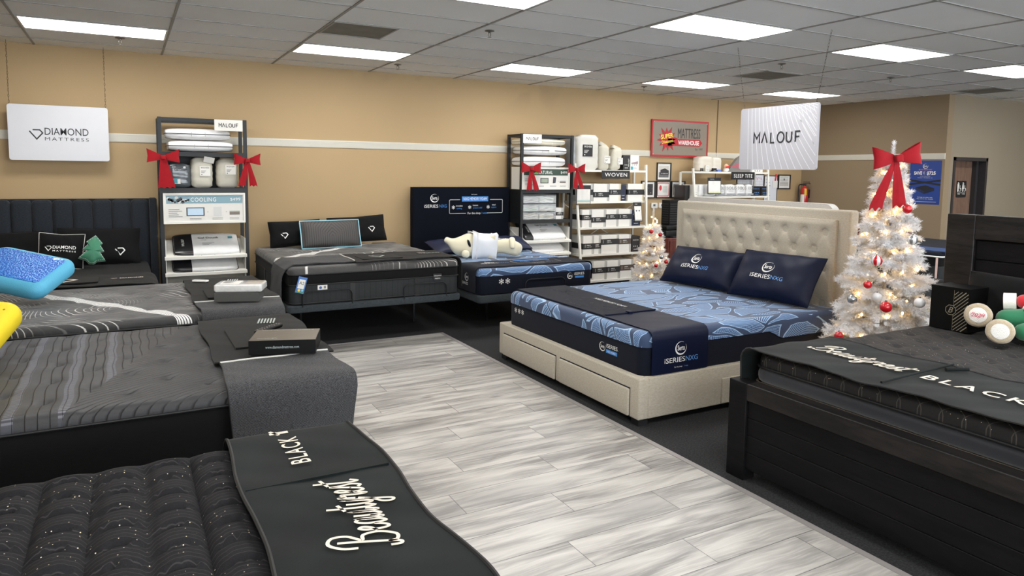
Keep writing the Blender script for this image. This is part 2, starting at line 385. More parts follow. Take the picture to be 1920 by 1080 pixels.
# ceiling fixtures
lamps = []
cells = [(i, k) for k in (1, 6, 11, 16) for i in (-2, 0, 2, 4, 6, 8, 10)]
LBL = {(0, 1): 'leftmost', (2, 1): 'second from left', (4, 1): 'third from left', (6, 1): 'fourth from left', (8, 1): 'rightmost'}
LBF = {(2, 6): 'cut by the top edge of the photo', (4, 6): 'left of the hanging MALOUF board chains', (6, 6): 'directly right of the hanging board chain', (8, 6): 'at the right edge of the photo'}
M_LFR = mat('white_lamp_frame', sr(215, 215, 212), 0.4)
for i, k in cells:
    x0 = -0.80467+1.2192*i; y1 = 8.59033-0.6096*k; x1 = x0+1.2192; y0 = y1-0.6096
    if x0 < LX or (x0 > RX-0.4 and y0 > FY): continue
    if (i, k) in LBL: lab = 'bright white recessed troffer in the row nearest the back wall, %s' % LBL[(i, k)]
    elif (i, k) in LBF: lab = 'bright white recessed troffer in the nearer row, %s' % LBF[(i, k)]
    else: lab = 'bright white recessed troffer overhead, out of the photograph'
    t = thing('ceiling_light', lab, 'ceiling light', ((x0+x1)/2, (y0+y1)/2, ZC), 'troffers in the tiled ceiling')
    f = MB(t)
    for a in ((x0+.012, x1-.012, y0+.012, y0+.03), (x0+.012, x1-.012, y1-.03, y1-.012), (x0+.012, x0+.03, y0+.03, y1-.03), (x1-.03, x1-.012, y0+.03, y1-.03)):
        f.box(*a, ZC-0.006, ZC+0.003)
    f.build('lamp_frame', M_LFR, 0)
    f = MB(t); f.box(x0+.03, x1-.03, y0+.03, y1-.03, ZC-0.002, ZC+0.003); f.build('diffuser', M_LAMPW, 0)
for lab, x0, x1, y0, y1 in (('grey dusty return air vent left of the middle troffer', 1.646, 2.245, 6.164, 6.75), ('grey return air vent between the chains of the hanging board', 7.06, 7.70, 6.164, 6.75), ('grey return air vent in the ceiling at the right edge of the photo', 11.0, 11.6, 5.55, 6.14)):
    t = thing('ceiling_vent', lab, 'vent', ((x0+x1)/2, (y0+y1)/2, ZC), 'return vents')
    f = MB(t)
    for a in ((x0, x1, y0, y0+.02), (x0, x1, y1-.02, y1), (x0, x0+.02, y0+.02, y1-.02), (x1-.02, x1, y0+.02, y1-.02)): f.box(*a, ZC-0.007, ZC+0.003)
    f.build('vent_frame', M_GRID, 0)
    f = MB(t); f.box(x0+.02, x1-.02, y0+.02, y1-.02, ZC-0.003, ZC+0.003); f.build('vent_mesh', M_VENT, 0)
SPR = [('left, under the leftmost troffer', 0.0, 8.1), ('between the second and third troffer', 2.97, 8.22), ('near the camera, above the blue bed', 2.99, 5.82), ('left of the small framed logo sign', 6.83, 8.25), ('between the hanging board chains', 6.75, 5.71), ('right of the hanging board', 8.82, 5.72)]
t = thing('sprinkler_head', 'chrome ceiling sprinkler head '+SPR[0][0], 'sprinkler', (SPR[0][1], SPR[0][2], ZC), 'ceiling sprinklers')
f = MB(t); x, y = SPR[0][1:]
f.lathe([(0.001, -0.001), (0.045, -0.001), (0.045, -0.005), (0.012, -0.012), (0.012, -0.02)], (x, y, ZC)); f.build('escutcheon', mat('dark_chrome', sr(110, 108, 104), 0.3, metal=0.9))
f = MB(t)
for s_ in (-1, 1): f.tube([(x+0.01*s_, y, ZC-0.02), (x+0.014*s_, y, ZC-0.04), (x+0.004*s_, y, ZC-0.055)], 0.003)
f.lathe([(0.001, -0.058), (0.018, -0.06), (0.018, -0.062), (0.001, -0.062)], (x, y, ZC)); f.build('sprinkler_body', MATS['dark_chrome'])
for lab, x, y in SPR[1:]: copy_tree(t, (x, y, ZC), label='chrome ceiling sprinkler head '+lab)
# ================================================================== fabric materials
def m_fabric(name, c, c2=None, scale=900, rough=0.85, bump=0.35, mott=0.25, sheen=0.2, ms=60):
    if name in MATS: return MATS[name]
    m = bpy.data.materials.new(name); MATS[name] = m; t = NT(m); v = t.co()
    o = t.sep(v); c2 = c2 or tuple(min(1, x*1.35+0.004) for x in c)
    a = t.m('SINE', t.mul(t.add(o[0], t.mul(o[1], 0.3)), scale)); b = t.m('SINE', t.mul(t.add(o[2], t.mul(o[1], 1.0)), scale))
    w = t.add(t.mul(t.mul(a, b), 0.25), 0.5)
    n = t.noise(t.mapv(v, (1, 1, 3)), ms, 3)
    t.col(t.mix(t.ss(t.add(t.mul(w, 1-mott*2), t.mul(n, mott*2)), 0.3, 0.72), c, c2))
    t.b.inputs['Roughness'].default_value = rough; t.b.inputs['Sheen Weight'].default_value = sheen*0.4; t.b.inputs['Specular IOR Level'].default_value = 0.2
    t.bump(t.add(w, n), bump, 0.0015); return m
M_CREAM = m_fabric('cream_linen_upholstery', sr(166, 157, 141), sr(192, 184, 169), 700, bump=0.4)
M_CHAR = m_fabric('charcoal_upholstery', sr(24, 27, 32), sr(46, 51, 58), 650, bump=0.4)
M_CHAR2 = m_fabric('slate_base_upholstery', sr(36, 41, 44), sr(64, 71, 75), 650, bump=0.4)
M_BLKF = m_fabric('black_cotton', sr(7, 7, 8), sr(14, 14, 15), 1200, bump=0.2, sheen=0.1)
M_THROW = m_fabric('grey_heather_throw', sr(30, 30, 32), sr(82, 82, 84), 500, bump=0.6, mott=0.42, ms=190)
M_DTHROW = m_fabric('dark_grey_throw_fabric', sr(20, 19, 19), sr(36, 35, 34), 1000, bump=0.2, sheen=0.1)
M_VELV = m_fabric('dark_green_black_velvet', sr(2, 7, 7), sr(14, 22, 22), 1500, bump=0.15, mott=0.45, sheen=0.15, ms=5)
M_NAVY = mat('navy_satin', sr(9, 17, 42), 0.5, spec=0.2, vary=0.12, vs=4, bump=0.15, bs=12)
M_NAVYM = mat('navy_knit', sr(7, 12, 28), 0.8, vary=0.08, bump=0.3, bs=500, sheen=0.05, spec=0.2)
M_NAVYH = mat('navy_cover_cloth', sr(6, 10, 22), 0.9, vary=0.1, bump=0.3, bs=400, spec=0.15)
M_WTH = mat('white_thread', sr(232, 232, 228), 0.6)
M_CTH = mat('cream_thread', sr(222, 214, 200), 0.7, bump=0.3, bs=900)
M_BTH = mat('blue_thread', sr(96, 150, 214), 0.6)
M_BLUEBAR = mat('bright_blue_print', sr(60, 130, 205), 0.6)
M_LEG = mat('black_metal_leg', sr(34, 35, 37), 0.4, metal=0.5)
M_TAPE = mat('black_piping_cord', sr(20, 20, 22), 0.6)
M_WPIPE = mat('white_piping_cord', sr(205, 203, 196), 0.6)
def m_blue_pattern(name='blue_leaf_pattern_knit', sx=1.0, rot=0.0, tone=1.0, zt=0.655):
    m = bpy.data.materials.new(name); MATS[name] = m; t = NT(m)
    P = t.sep(t.co()); N = t.sep(t.co('Normal'))
    dz = t.sub(zt, P[2])
    # unroll the pattern over the rounded edge
    x = t.add(P[0], t.mul(dz, t.mul(N[0], 1.0))); y = t.add(P[1], t.mul(dz, N[1]))
    v = t.comb(x, y, 0.0)
    wv = t.noise(v, 2.2, 1, col=True); ws = t.sep(wv)
    vx = t.add(x, t.mul(t.sub(ws[0], 0.5), 0.30)); vy = t.add(y, t.mul(t.sub(ws[1], 0.5), 0.30))
    q = t.mapv(t.comb(vx, vy, 0.0), (2.3*sx, 6.0*sx, 1), (0, 0, rot+0.45))
    e = t.vor(q, 1.0, 'DISTANCE_TO_EDGE', 0.95)[0]; cc = t.vor(q, 1.0, 'F1', 0.95)
    cs = t.sep(cc[1])
    ang = t.mul(t.sub(cs[0], 0.5), 1.5)
    ca = t.m('COSINE', ang); sa = t.m('SINE', ang)
    u = t.add(t.mul(vx, ca), t.mul(vy, sa)); w2 = t.add(t.mul(t.mul(vx, sa), -1.0), t.mul(vy, ca))
    st = t.m('SINE', t.mul(t.add(w2, t.mul(t.m('SINE', t.mul(u, 9.0)), 0.012)), 420.0))
    dots = t.m('SINE', t.mul(u, 420.0))
    side = t.ss(P[2], zt-0.05, zt-0.03, 1.0, 0.0)
    stripe = t.ss(t.add(t.mul(st, 1.0), t.mul(t.mul(dots, side), 0.9)), -0.1, 0.6)
    body = t.mix(stripe, sr(34, 58, 104), sr(140, 180, 220))
    body = t.mix(t.mul(cs[2], 0.35), body, sr(60, 90, 140))
    wd = t.add(t.mul(t.noise(v, 2.6, 1), 0.26), -0.055)       # band width varies
    c = t.mix(t.ss(t.sub(e, wd), 0.0, 0.012), sr(36, 58, 92), body)
    rim = t.mul(t.ss(t.m('ABSOLUTE', t.sub(t.sub(e, wd), 0.012)), 0.016, 0.008), t.gt(wd, 0.0))
    c = t.mix(t.mul(rim, 0.85), c, sr(165, 200, 232))
    t.col(c); t.b.inputs['Roughness'].default_value = 0.65; t.b.inputs['Sheen Weight'].default_value = 0.2
    t.bump(t.add(t.mul(stripe, 0.4), t.ss(t.sub(e, wd), 0.0, 0.05)), 0.35, 0.004); return m
def m_black_quilt(name='black_scalloped_quilt', a=62.0):
    m = bpy.data.materials.new(name); MATS[name] = m; t = NT(m); P = t.sep(t.co())
    x, y = P[0], P[1]
    # rows of small scallops
    arch = t.m('ABSOLUTE', t.m('SINE', t.mul(t.add(x, -0.065), pi/0.14))); sm = t.m('ABSOLUTE', t.m('SINE', t.mul(t.add(x, -0.065), 4*pi/0.14)))
    yy = t.sub(y, t.add(t.mul(arch, 0.022), t.mul(sm, 0.004)))
    fy = t.m('FRACT', t.mul(yy, 40.0))
    line = t.m('MAXIMUM', t.ss(fy, 0.1, 0.0), t.ss(fy, 0.9, 1.0))
    n = t.noise(t.co(), 300, 2)
    c = t.mix(n, sr(10, 10, 12), sr(34, 33, 37))
    c = t.mix(t.mul(line, 0.55), c, sr(72, 70, 70))
    vv = t.vor(t.co(), 75, 'F1', 1.0); s = t.sep(vv[1])
    clus = t.ss(t.noise(t.co(), 11.0, 1), 0.46, 0.50)
    dot = t.mul(t.mul(t.lt(vv[0], 0.135), t.gt(s[0], 0.62)), clus)
    c = t.mix(dot, c, sr(225, 212, 180))
    t.col(c); t.b.inputs['Roughness'].default_value = 0.75; t.b.inputs['Specular IOR Level'].default_value = 0.2
    t.bump(t.add(t.mul(fy, 0.6), t.mul(n, 0.2)), 0.55, 0.008); return m
M_BQ = m_black_quilt()
def m_diamond_quilt():
    m = bpy.data.materials.new('black_diamond_quilt_gold_dots'); t = NT(m); P = t.sep(t.co())
    a = t.m('ABSOLUTE', t.sub(t.m('FRACT', t.mul(t.add(P[0], t.mul(P[1], 0.6)), 17.0)), 0.5)); b = t.m('ABSOLUTE', t.sub(t.m('FRACT', t.mul(t.sub(P[0], t.mul(P[1], 0.6)), 17.0)), 0.5))
    l = t.m('MAXIMUM', t.ss(a, 0.46, 0.5), t.ss(b, 0.46, 0.5))
    c = t.mix(t.noise(t.co(), 300, 2), sr(13, 12, 14), sr(33, 32, 34)); c = t.mix(t.mul(l, 0.6), c, sr(98, 93, 85))
    vv = t.vor(t.co(), 60, 'F1', 1.0); s = t.sep(vv[1])
    c = t.mix(t.mul(t.lt(vv[0], 0.12), t.gt(s[0], 0.8)), c, sr(225, 210, 180)); t.col(c)
    t.b.inputs['Roughness'].default_value = 0.75; t.bump(l, -0.4, 0.006); return m
M_DQ = m_diamond_quilt()
def m_grey_band():
    m = bpy.data.materials.new('charcoal_quilt_with_grey_bands'); t = NT(m); P = t.sep(t.co()); x = t.add(P[0], -0.125); y = t.add(P[1], 3.935)
    wob = t.mul(t.m('SINE', t.mul(y, 20.0)), 0.0035)
    xs = t.add(x, wob)
    line = t.ss(t.m('ABSOLUTE', t.sub(t.m('FRACT', t.mul(xs, 24.0)), 0.5)), 0.42, 0.5)
    # right part: curved lines that fan out
    r = t.m('SQRT', t.add(t.m('POWER', t.sub(x, 0.9), 2.0), t.m('POWER', t.sub(y, 1.9), 2.0)))
    line2 = t.ss(t.m('ABSOLUTE', t.sub(t.m('FRACT', t.mul(r, 34.0)), 0.5)), 0.36, 0.5)
    right = t.gt(t.sub(x, t.mul(t.sub(y, 3.26), 0.36)), -0.22)
    ln = t.mix(right, line, line2)
    n = t.noise(t.co(), 260, 2)
    c = t.mix(n, sr(42, 42, 44), sr(58, 58, 60)); c = t.mix(t.mul(ln, 0.75), c, sr(18, 18, 20))
    bd = None
    for bx in (-0.80, -0.61, -0.43, -0.245, -0.09):
        k = t.lt(t.m('ABSOLUTE', t.sub(xs, bx)), 0.019); bd = k if bd is None else t.m('MAXIMUM', bd, k)
    rib = t.ss(t.m('SINE', t.mul(y, 340.0)), -0.2, 0.6)
    bd = t.mul(bd, t.sub(1.0, right)); c = t.mix(bd, c, t.mix(rib, sr(62, 63, 70), sr(104, 105, 113)))
    t.col(c); t.b.inputs['Roughness'].default_value = 0.5
    t.b.inputs['Specular IOR Level'].default_value = 0.35; t.bump(t.sub(t.mul(n, 0.1), ln), 0.5, 0.006); return m
M_GB = m_grey_band()
def m_white_lines(name, base0, base1, seed, bold_y=None, dens=30.0, BS=-0.16):
    m = bpy.data.materials.new(name); MATS[name] = m; t = NT(m); P = t.sep(t.co()); x, y = P[0], P[1]
    v = t.comb(t.add(x, seed), y, 0.0)
    w = t.noise(v, 1.1, 1)
    ph = t.add(t.mul(t.add(t.mul(x, 0.8), t.mul(y, 0.5)), dens), t.mul(w, 26.0))
    tri = t.m('ABSOLUTE', t.sub(t.m('FRACT', ph), 0.5))
    msk = t.ss(t.noise(v, 2.4, 2), 0.46, 0.6)
    thin = t.mul(t.ss(tri, 0.4, 0.46), msk)
    c = t.mix(t.noise(t.co(), 200, 2), base0, base1)
    c = t.mix(thin, c, sr(206, 204, 200))
    if bold_y is not None:
        wy = t.add(y, t.mul(t.m('ABSOLUTE', t.m('SINE', t.mul(x, 11.0))), 0.05))
        wy = t.sub(wy, t.mul(x, BS))
        band = t.mul(t.ss(t.m('ABSOLUTE', t.sub(wy, bold_y)), 0.075, 0.07), t.gt(t.m('ABSOLUTE', t.sub(t.m('FRACT', t.mul(wy, 36.0)), 0.5)), 0.17))
        c = t.mix(band, c, sr(238, 238, 236))
    t.col(c); t.b.inputs['Roughness'].default_value = 0.6; t.b.inputs['Sheen Weight'].default_value = 0.2
    t.bump(t.noise(t.co(), 14, 2), 0.4, 0.02); return m
M_WL1 = m_white_lines('black_knit_with_white_arcs', sr(16, 16, 18), sr(38, 38, 40), 3.0, -0.18, 30.0, -1.4)
M_WL2 = m_white_lines('grey_knit_with_white_arcs', sr(36, 35, 34), sr(64, 62, 60), 9.0, 0.53, 24.0, 0.9)
def m_ribs(name, c0, c1, n=26.0, axis=0):
    m = bpy.data.materials.new(name); MATS[name] = m; t = NT(m); P = t.sep(t.co())
    q = t.add(P[0], P[1])
    f = t.m('ABSOLUTE', t.sub(t.m('FRACT', t.mul(q, n)), 0.5)); l = t.ss(f, 0.40, 0.5)
    c = t.mix(t.noise(t.co(), 300, 2), c0, c1); t.col(t.mix(t.mul(l, 0.8), c, tuple(k*0.3 for k in c0)))
    t.b.inputs['Roughness'].default_value = 0.8; t.bump(l, -0.7, 0.01); return m
M_RIB = m_ribs('black_ribbed_border', sr(20, 23, 25), sr(36, 40, 42), 17.0)
# ================================================================== generic bed pieces
def tube_rect(b, x0, x1, y0, y1, z, r, rc=0.06, m=None, wob=0.0):
    P = []
    for cx, cy, a0 in ((x1-rc, y1-rc, 0), (x0+rc, y1-rc, pi/2), (x0+rc, y0+rc, pi), (x1-rc, y0+rc, 1.5*pi)):
        for i in range(6): P.append((cx+rc*cos(a0+pi/2*i/5), cy+rc*sin(a0+pi/2*i/5), z))
    if wob:
        Q = []
        for i in range(len(P)):
            a = Vector(P[i]); c = Vector(P[(i+1) % len(P)]); n = max(1, int((c-a).length/0.08))
            for j in range(n):
                p = a.lerp(c, j/n); Q.append((p.x, p.y, p.z+wob*sin(7*p.x+11*p.y)))
        P = Q
    b.tube(P, r, 8, closed=True, m=m)
def top_pad(b, x0, x1, y0, y1, zt, r, fn, step, rc=0.07, m=None, drop=0.0):
    """mattress top: a height field with rolled edges and rounded plan corners, with a short skirt below"""
    def lin(a, c):
        n = max(2, int(round((c-a)/step))); L = [a+(c-a)*i/n for i in range(n+1)]
        e = [r*k for k in (0.06, 0.2, 0.42, 0.7)]
        L = sorted(set([round(v, 5) for v in L if a+r < v < c-r]+[a, c]+[round(a+k, 5) for k in e]+[round(c-k, 5) for k in e]+[a+r, c-r])); return L
    X = lin(x0, x1); Y = lin(y0, y1); pts = []
    for x in X:
        for y in Y:
            dx = min(x-x0, x1-x); dy = min(y-y0, y1-y); px, py = x, y; d = min(dx, dy)
            if dx < rc and dy < rc:
                cx = x0+rc if x-x0 < rc else x1-rc; cy = y0+rc if y-y0 < rc else y1-rc
                l = sqrt((x-cx)**2+(y-cy)**2); mx = max(abs(x-cx), abs(y-cy))
                if l > 1e-6: px = cx+(x-cx)*mx/l; py = cy+(y-cy)*mx/l
                d = rc-mx
            z = zt-r+sqrt(max(0, r*r-max(0, r-d)**2)); k = min(1, max(0, d)/(r*1.5+1e-6)); z += fn(x, y)*k
            pts.append((px, py, z))
    base = b.av(pts); ny = len(Y); nx = len(X); F = []
    for i in range(nx-1):
        for j in range(ny-1):
            F.append((i*ny+j, (i+1)*ny+j, (i+1)*ny+j+1, i*ny+j+1))
    b.af(F, base, m)
    if drop:
        loop = [i*ny for i in range(nx)]+[(nx-1)*ny+j for j in range(1, ny)]+[i*ny+ny-1 for i in range(nx-2, -1, -1)]+[j for j in range(ny-2, 0, -1)]
        lo = b.av([(pts[k][0], pts[k][1], pts[k][2]-drop) for k in loop]); n = len(loop)
        b.af([(lo+i, lo+(i+1) % n, base+loop[(i+1) % n], base+loop[i]) for i in range(n)], 0, m)
def bed_frame_low(lab, x0, x1, y0, y1, zt, th, legs, base_mat, cat='bed'):
    """upholstered low platform on tapered metal legs"""
    t = thing('platform_bed', lab, cat, ((x0+x1)/2, (y0+y1)/2, 0))
    b = MB(t); b.rbox(x0, x1, y0, y1, zt-th, zt, 0.05, 0.02); b.build('platform', base_mat)
    for x, y in legs:
        b = MB(t); b.tube([(x, y, 0.0), (x, y, zt-th+0.005)], [0.013, 0.024], 12); b.build('leg', M_LEG)
    return t
def mattress(name, lab, x0, x1, y0, y1, z0, zt, padh, m_top, m_side, fn=None, step=0.06, r=0.045, rc=0.07, gusset=None, group=None, tape=True, side_pad=0.004):
    t = thing(name, lab, 'mattress', ((x0+x1)/2, (y0+y1)/2, z0), group)
    b = MB(t); zg = zt-padh
    b.rbox(x0+side_pad, x1-side_pad, y0+side_pad, y1-side_pad, z0, zg+0.004, rc, 0.02); b.build('mattress_body', m_side)
    if gusset:
        g = MB(t); g.rbox(x0+0.002, x1-0.002, y0+0.002, y1-0.002, zg-gusset[0], zg, rc, 0.012); g.build('gusset', gusset[1])
    b = MB(t); top_pad(b, x0, x1, y0, y1, zt, min(r, padh), fn or (lambda x, y: 0.0), step, rc, drop=max(0, padh-min(r, padh))); b.build('quilted_top', m_top, 60)
    if tape:
        b = MB(t)
        for z in ([zg, zg-gusset[0]] if gusset else [zg])+[z0+0.02]: tube_rect(b, x0-0.002, x1+0.002, y0-0.002, y1+0.002, z, 0.006, rc)
        b.build('piping', M_TAPE)
    return t
def drape(b, path, x0, x1, ax='x', th=0.006, nz=0.004, nu=24, m=None, edge=0.0, seed=1.0):
    """a cloth laid over a path [(s-coordinate, z)] in the plane across the extrusion axis; returns surface map (s 0..L, t 0..1)"""
    P = [Vector((p[0], 0, p[1])) for p in path]; L = [0.0]
    for i in range(1, len(P)): L.append(L[-1]+(P[i]-P[i-1]).length)
    tot = L[-1]
    def at(s):
        s = max(0, min(tot, s))
        for i in range(1, len(P)):
            if s <= L[i] or i == len(P)-1:
                k = (s-L[i-1])/max(1e-9, L[i]-L[i-1]); p = P[i-1].lerp(P[i], k); d = (P[i]-P[i-1]).normalized(); break
        return p, Vector((-d.z, 0, d.x))
    def surf(s, t, h=0.0):
        p, n = at(s); pa, _ = at(s-0.03); pc, _ = at(s+0.03); d = (pc-pa).normalized(); n = Vector((-d.z, 0, d.x)) if d.length > 0 else n
        w = x0+(x1-x0)*t
        w += edge*sin(s*9+seed)*(1 if t > 0.5 else -0.6)*abs(t-0.5)*2
        hh = h+nz*(sin(s*13+w*5+seed)+0.6*sin(w*17-s*4+seed*2)+0.4*sin(s*31+w*23))
        q = p+n*hh
        return Vector((w, q.x, q.z)) if ax == 'x' else Vector((q.x, w, q.z))
    ns = max(8, int(tot/0.03))
    flip = (ax == 'x')
    b.grid(lambda u, v: surf(u*tot, v, th), ns, nu, m, flip=not flip)
    b.grid(lambda u, v: surf(u*tot, v, 0.0), ns, nu, m, flip=flip)
    for v in (0, 1): b.grid(lambda u, w, v=v: surf(u*tot, v, th*w), ns, 1, m, flip=(v == 0) == flip)
    for u in (0, 1): b.grid(lambda w, v, u=u: surf(u*tot, v, th*w), 1, nu, m, flip=(u == 1) == flip)
    return surf, tot
def arcp(cx, cz, r, a0, a1, n=5): return [(cx+r*cos(a0+(a1-a0)*i/n), cz+r*sin(a0+(a1-a0)*i/n)) for i in range(n+1)]
def pillow(b, w, h, t, n=16, pinch=0.12, m=None, wr=0.0, seed=0.0):
    """soft pillow lying in local xy, thickness along z, centred"""
    def f(sgn):
        def g(u, v):
            a = 2*u-1; c = 2*v-1
            ea = 1-pinch*(1-c*c)*0.0
            x = a*w/2*(1-pinch*0.5*(1-abs(a))*0)*(1-pinch*(1-abs(c)**1.0)*0.35*abs(a)**2); y = c*h/2*(1-pinch*(1-abs(a)**1.0)*0.6*abs(c)**2)
            k = ((1-abs(a)**2.6)*(1-abs(c)**2.6)); z = sgn*t/2*(max(k, 0))**0.42
            z += wr*sin(9*a+seed)*sin(7*c+a*4+seed)*k*sgn*0.5
            return (x, y, z)
        return g
    b.grid(f(1), n, n, m); b.grid(f(-1), n, n, m, flip=True)
def edge_loop(w, h, pinch=0.12, n=14):
    P = []
    def pt(a, c): return (a*w/2*(1-pinch*(1-abs(c))*0.35*abs(a)**2), c*h/2*(1-pinch*(1-abs(a))*0.6*abs(c)**2), 0)
    for i in range(n): P.append(pt(-1+2*i/n, -1))
    for i in range(n): P.append(pt(1, -1+2*i/n))
    for i in range(n): P.append(pt(1-2*i/n, 1))
    for i in range(n): P.append(pt(-1, 1-2*i/n))
    return P
def pillow_surf(w, h, t, M, pinch=0.12, wr=0.0, seed=0.0):
    def g(x, y, hh=0.0):
        a = max(-0.98, min(0.98, x/(w/2))); c = max(-0.98, min(0.98, y/(h/2)))
        k = ((1-abs(a)**2.6)*(1-abs(c)**2.6)); z = t/2*(max(k, 0))**0.42+wr*sin(9*a+seed)*sin(7*c+a*4+seed)*k*0.5
        return M @ Vector((x, y, z+0.003+hh))
    return g
def pose(loc, xd, yd):
    xd = Vector(xd).normalized(); yd = Vector(yd); yd = (yd-xd*yd.dot(xd)).normalized(); z = xd.cross(yd)
    return Matrix(((xd.x, yd.x, z.x, loc[0]), (xd.y, yd.y, z.y, loc[1]), (xd.z, yd.z, z.z, loc[2]), (0, 0, 0, 1)))
# ------------------------------------------------------------------ marks
def mark_diamond(b, pl, s, x=0, y=0, h=0.0, m=0, w=0.11):
    b.stroke([(x-s*0.62, y+s*0.30), (x-s*0.02, y-s*0.5), (x+s*0.5, y+s*0.12), (x+s*0.26, y+s*0.42), (x-s*0.34, y+s*0.42)], s*w, pl, h=h, m=m)
def mark_ring(b, pl, s, x=0, y=0, h=0.0, m=0, mt=None):
    n = 26; P = []; W = []
    for i in range(n+1):
        a = radians(62+330*i/n); P.append((x+s*cos(a), y+s*0.92*sin(a))); W.append(s*(0.03+0.20*sin(pi*i/n)**2))
    b.stroke(P, W, pl, h=h, m=m)
    b.text('Serta', s*0.72, pl, x+s*0.02, y-s*0.33, hh=h, m=m if mt is None else mt, w=s*1.35, bold=0.015)
def mark_iseries(b, pl, wd, x=0, y=0, h=0.0, m=0, m2=1):
    b.text('iSERIES', wd*0.115, pl, x-wd*0.19, y, hh=h, m=m, w=wd*0.60); b.text('NXG', wd*0.115, pl, x+wd*0.31, y, hh=h, m=m2, w=wd*0.34)
SCRIPT = [
 [(0.75, 2.0), (0.62, 1.4), (0.42, 0.7), (0.2, 0.05), (-0.08, 0.05), (-0.12, 0.4)],
 [(0.0, 1.45), (0.15, 1.95), (0.7, 2.3), (1.3, 2.1), (1.3, 1.6), (0.75, 1.2), (1.25, 1.05), (1.4, 0.5), (0.95, 0.0), (0.4, 0.08), (0.3, 0.4)],
 [(1.55, 0.5), (1.9, 0.65), (2.08, 0.9), (1.93, 1.05), (1.74, 0.85), (1.7, 0.4), (1.85, 0.05), (2.12, 0.1), (2.35, 0.45)],
 [(3.0, 0.85), (2.72, 1.02), (2.46, 0.75), (2.42, 0.3), (2.56, 0.0), (2.8, 0.2), (3.0, 0.9), (2.98, 0.25), (3.1, 0.0), (3.32, 0.4)],
 [(3.38, 0.98), (3.33, 0.3), (3.46, 0.0), (3.72, 0.25), (3.9, 0.98), (3.86, 0.25), (4.0, 0.0), (4.22, 0.4)],
 [(4.5, 1.75), (4.4, 1.0), (4.36, 0.3), (4.5, 0.0), (4.72, 0.3)], [(4.08, 1.15), (4.9, 1.3)],
 [(4.85, 0.98), (4.82, 0.3), (5.0, 0.0), (5.22, 0.3), (5.4, 0.98), (5.33, 0.1), (5.1, -0.75), (4.78, -0.7), (4.85, -0.35), (5.3, -0.05), (5.6, 0.4)],
 [(5.62, 0.5), (5.75, 1.08), (5.85, 0.85), (6.12, 0.92), (6.06, 0.3), (6.18, 0.0), (6.38, 0.4)],
 [(6.38, 0.45), (6.65, 0.65), (6.8, 0.9), (6.66, 1.05), (6.48, 0.85), (6.45, 0.4), (6.6, 0.03), (6.85, 0.1), (7.05, 0.45)],
 [(7.05, 0.4), (7.35, 1.12), (7.4, 0.75), (7.55, 0.3), (7.35, 0.0), (7.1, 0.12)],
 [(7.98, 1.7), (7.86, 0.9), (7.82, 0.3), (7.95, 0.0), (8.2, 0.25)], [(7.5, 1.2), (8.45, 1.38)]]
def mark_script(b, pl, width, x=0, y=0, h=0.0, m=0, w=0.17, hs=1.15):
    k = width/8.6
    for st in SCRIPT:
        P = [((p[0]+p[1]*0.28-4.3)*k+x, p[1]*k*hs+y) for p in catmull(st, 5)]
        b.stroke(P, w*k, pl, h=h, m=m)
def mark_flake(b, pl, s, x, y, h=0.0, m=0):
    for i in range(3):
        a = pi*i/3+pi/2; b.stroke([(x-s*cos(a), y-s*sin(a)), (x+s*cos(a), y+s*sin(a))], s*0.22, pl, h=h, m=m)
        for sg in (-1, 1):
            c = (x+sg*s*0.55*cos(a), y+sg*s*0.55*sin(a))
            for d in (-0.7, 0.7): b.stroke([c, (c[0]+sg*s*0.38*cos(a+d), c[1]+sg*s*0.38*sin(a+d))], s*0.16, pl, h=h, m=m)
# ================================================================== BED: king storage bed, cream upholstery
KX0, KX1, KY0, KY1 = 3.075, 5.28, 3.67, 5.72
t = thing('storage_bed', 'cream upholstered storage bed with two front drawers and tufted headboard', 'bed', ((KX0+KX1)/2, (KY0+KY1)/2, 0))
b = MB(t)
b.rbox(KX0, KX0+0.09, KY0, KY1, 0.05, 0.345, 0.012, 0.012); b.build('footboard', M_CREAM)
for y0, y1 in ((KY0, KY0+0.085), (KY1-0.085, KY1)):
    b = MB(t); b.rbox(KX0+0.085, KX1, y0, y1, 0.05, 0.345, 0.01, 0.012); b.build('side_rail', M_CREAM)
b = MB(t); b.box(KX0+0.08, KX1, KY0+0.08, KY1-0.08, 0.25, 0.33); b.build('slat_platform', M_BLACK, 0)
ym = (KY0+KY1)/2
for y0, y1 in ((KY0+0.1, ym-0.035), (ym+0.035, KY1-0.1)):
    b = MB(t); b.box(KX0-0.0015, KX0+0.01, y0-0.006, y1+0.006, 0.052, 0.262); b.box(KX0+0.01, KX0+0.02, y0, y1, 0.06, 0.2)
    gd = b.build('drawer_gap', mat('dark_navy_gap', sr(18, 20, 30), 0.9), 0)
    b = MB(t); b.rbox(KX0-0.018, KX0+0.012, y0, y1, 0.058, 0.252, 0.008, 0.008); b.build('drawer', M_CREAM)
b = MB(t); b.rbox(KX0+0.78, KX1-0.5, KY0-0.012, KY0+0.01, 0.058, 0.252, 0.008, 0.008); b.build('drawer', M_CREAM)
for x in (KX0+0.06, KX0+1.1, KX1-0.05):
    for y in (KY0+0.06, KY1-0.06):
        b = MB(t); b.box(x-0.04, x+0.04, y-0.04, y+0.04, 0, 0.052); b.build('foot', M_BLACK, 0)
hx = KX1; hz = 1.475
b = MB(t); b.rbox(hx, hx+0.11, KY0+0.02, KY1+0.05, 0.04, hz, 0.02, 0.02)
b.build('headboard', M_CREAM)
py0, py1, pz0, pz1 = KY0+0.135, KY1-0.065, 0.30, hz-0.085
tufts = []
nzr = 5
